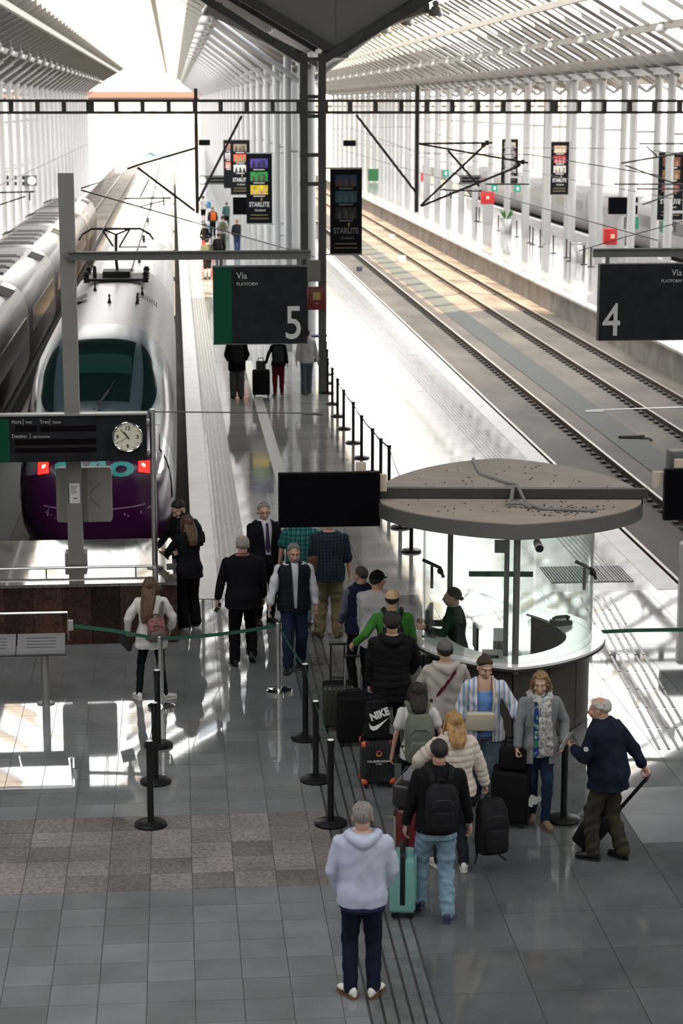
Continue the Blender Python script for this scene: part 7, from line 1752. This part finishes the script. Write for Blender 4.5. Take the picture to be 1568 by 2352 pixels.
handbag('grey tote standing on the platform walkers\' suitcase', (ps.location.x+0.0, ps.location.y, 0.69), 0, (0.26, 0.16, 0.26), cloth('tote_grey', (0.05, 0.052, 0.055)), [(-0.08, 0, 0.24), (-0.06, 0, 0.34), (0.06, 0, 0.34), (0.08, 0, 0.24)])
p3 = Person('person in a white long-sleeved top and jeans walking by the gantry post', gp(703, 906, 0, -0.25), 0.0, 1.76, detail=False, feet=((-0.06, -0.12), (0.08, 0.16)), hands=((-0.27, 0.05, 0.88), (0.30, 0.05, 0.86)))
p3.body(); p3.top(cloth('top_white', (0.45, 0.45, 0.46)), 'long_sleeved_top', 0.88, 0.026, 0.93); p3.trousers(JEANM); p3.shoes(SHT, SHW); p3.hair(DARKH)
FAR = [('far walker in an olive T-shirt and black shorts', 476, 641, 1.78, cloth('olive', (0.05, 0.055, 0.04)), cloth('black', (0, 0, 0)), 0.55, None, False),
       ('far walker with a black pack in the middle of the distant group', 503, 622, 1.74, BLK, JEANM, 1.0, cloth('pack_black', (0, 0, 0)), False),
       ('far walker in a dark top and blue jeans on the right of the distant group', 545, 582, 1.76, cloth('top_dark', (0.02, 0.022, 0.03)), cloth('denim_blue', (0.03, 0.05, 0.13)), 1.0, None, False),
       ('far walker with an olive pack and grey sleeves', 512, 575, 1.82, cloth('grey_sleeves', (0.3, 0.3, 0.32)), cloth('olive', (0.05, 0.055, 0.04)), 1.0, cloth('pack_olive', (0.08, 0.085, 0.05)), False),
       ('far walker in black carrying a white bag', 471, 588, 1.66, BLK, cloth('red_trousers', (0.2, 0.03, 0.04)), 1.0, None, True),
       ('far walker in a dark jacket with orange luggage', 489, 545, 1.76, cloth('jacket_char', (0.03, 0.035, 0.05)), BLK, 1.0, cloth('pack_orange', (0.5, 0.10, 0.02)), False),
       ('far walker in a white top and black shorts', 467, 510, 1.70, cloth('top_white', (0.45, 0.45, 0.46)), BLK, 0.6, None, True),
       ('distant figure in teal at the back of the group', 521, 525, 1.62, cloth('teal_far', (0.05, 0.10, 0.10)), BLK, 1.0, None, False)]
PKL = {1: 'black rucksack in the middle of the distant group', 3: 'olive rucksack on the tall far walker with grey sleeves', 5: 'bright orange rucksack in the distant group'}
for i, (lab, px, py, hh, tm_, bm2, ln, pk, fe) in enumerate(FAR):
    P = Person(lab, gp(px, py), 0.02*i, hh, fem=fe, detail=False, feet=((-0.08, -0.08*(-1)**i), (0.08, 0.08*(-1)**i)))
    P.body(); P.top(tm_, 'top', 0.86, 0.03, 0.4 if ln < 1 else 0.9); P.trousers(bm2, length=1.0, wide=(0.1, 0.08, 0.07)) if ln == 1.0 else P.trousers(bm2, 'shorts', length=0.02, wide=(0.1, 0.085, 0.085)); P.shoes(SHB); P.hair((DARKH, BROWNH, (0.25, 0.18, 0.12))[i % 3], thick=0.02)
    if pk: backpack(PKL[i], on_back(P, 0, 0.03), pk, (0.32, 0.18, 0.48), straps=False)
q = gp(455, 548, 0.5); handbag('white carrier bag carried by the far walker in black', (q[0], q[1], 0.35), 0, (0.5, 0.2, 0.5), cloth('bag_white', (0.5, 0.5, 0.52)))
q = gp(466, 470, 0.8); handbag('blue carrier bag beside the distant group', (q[0]+0.35, q[1], 0.55), 0, (0.4, 0.2, 0.45), cloth('bag_blue', (0.06, 0.22, 0.4)))
q = gp(499, 640); handbag('red bag on wheels among the distant walkers', (q[0], q[1], 0.0), 0, (0.5, 0.25, 0.5), cloth('bag_red', (0.3, 0.03, 0.04)))
# --- small things on the floor and the tracks
q = ground(900, 1876); g = MB(); g.beam((-0.05, 0.012, 0.001), (0.05, 0.02, 0.001), 0.008, 0.002); g.beam((-0.02, -0.02, 0.001), (0.05, -0.015, 0.001), 0.008, 0.002); g.beam((0.02, -0.05, 0.001), (0.03, 0.03, 0.001), 0.007, 0.002)
tag(g.build('floor_mark', mat('mark_yellow', (0.35, 0.30, 0.02), 0.7), None, None, (q.x, q.y, 0.001)), 'small yellow paint mark on the dark floor beside the red suitcase', 'floor mark')
q = ground(1470, 1010, -0.98); g = MB(); g.tube([(-0.5, 0.35, 0.03), (-0.1, 0.38, 0.03), (0.2, 0.36, 0.04)], 0.03, 8); g.tube([(-0.45, 0.3, 0.02), (0.0, 0.2, 0.02), (0.25, 0.1, 0.02), (0.3, -0.1, 0.02), (0.22, -0.2, 0.02)], 0.022, 8)
tag(g.build('track_cable', M_clip, None, 60, (q.x, q.y, -0.985)), 'loose dark cable lying across the drain channel on the right', 'cable')
for lab, px, py, s in (('small blue-grey box between the rails nearest the centre platform', 825, 622, 0.3), ('small grey box on the sunlit trackbed', 899, 548, 0.35), ('white box on the sunlit trackbed edge', 922, 600, 0.4)):
    q = ground(px, py, -1.0); t = thing('track_box', lab, 'box', q); link('casing', rbox_mesh(s, s*0.8, s*0.7, 0.03, 2), mat('trackbox_%d' % px, (0.08, 0.10, 0.13) if px < 850 else ((0.2, 0.2, 0.19) if px < 910 else (0.6, 0.6, 0.6)), 0.6), t)
    g = MB(); g.bb(-s*0.54, s*0.54, -s*0.44, s*0.44, s*0.7, s*0.76); g.build('lid', MATS['trackbox_%d' % px], t)
flush()
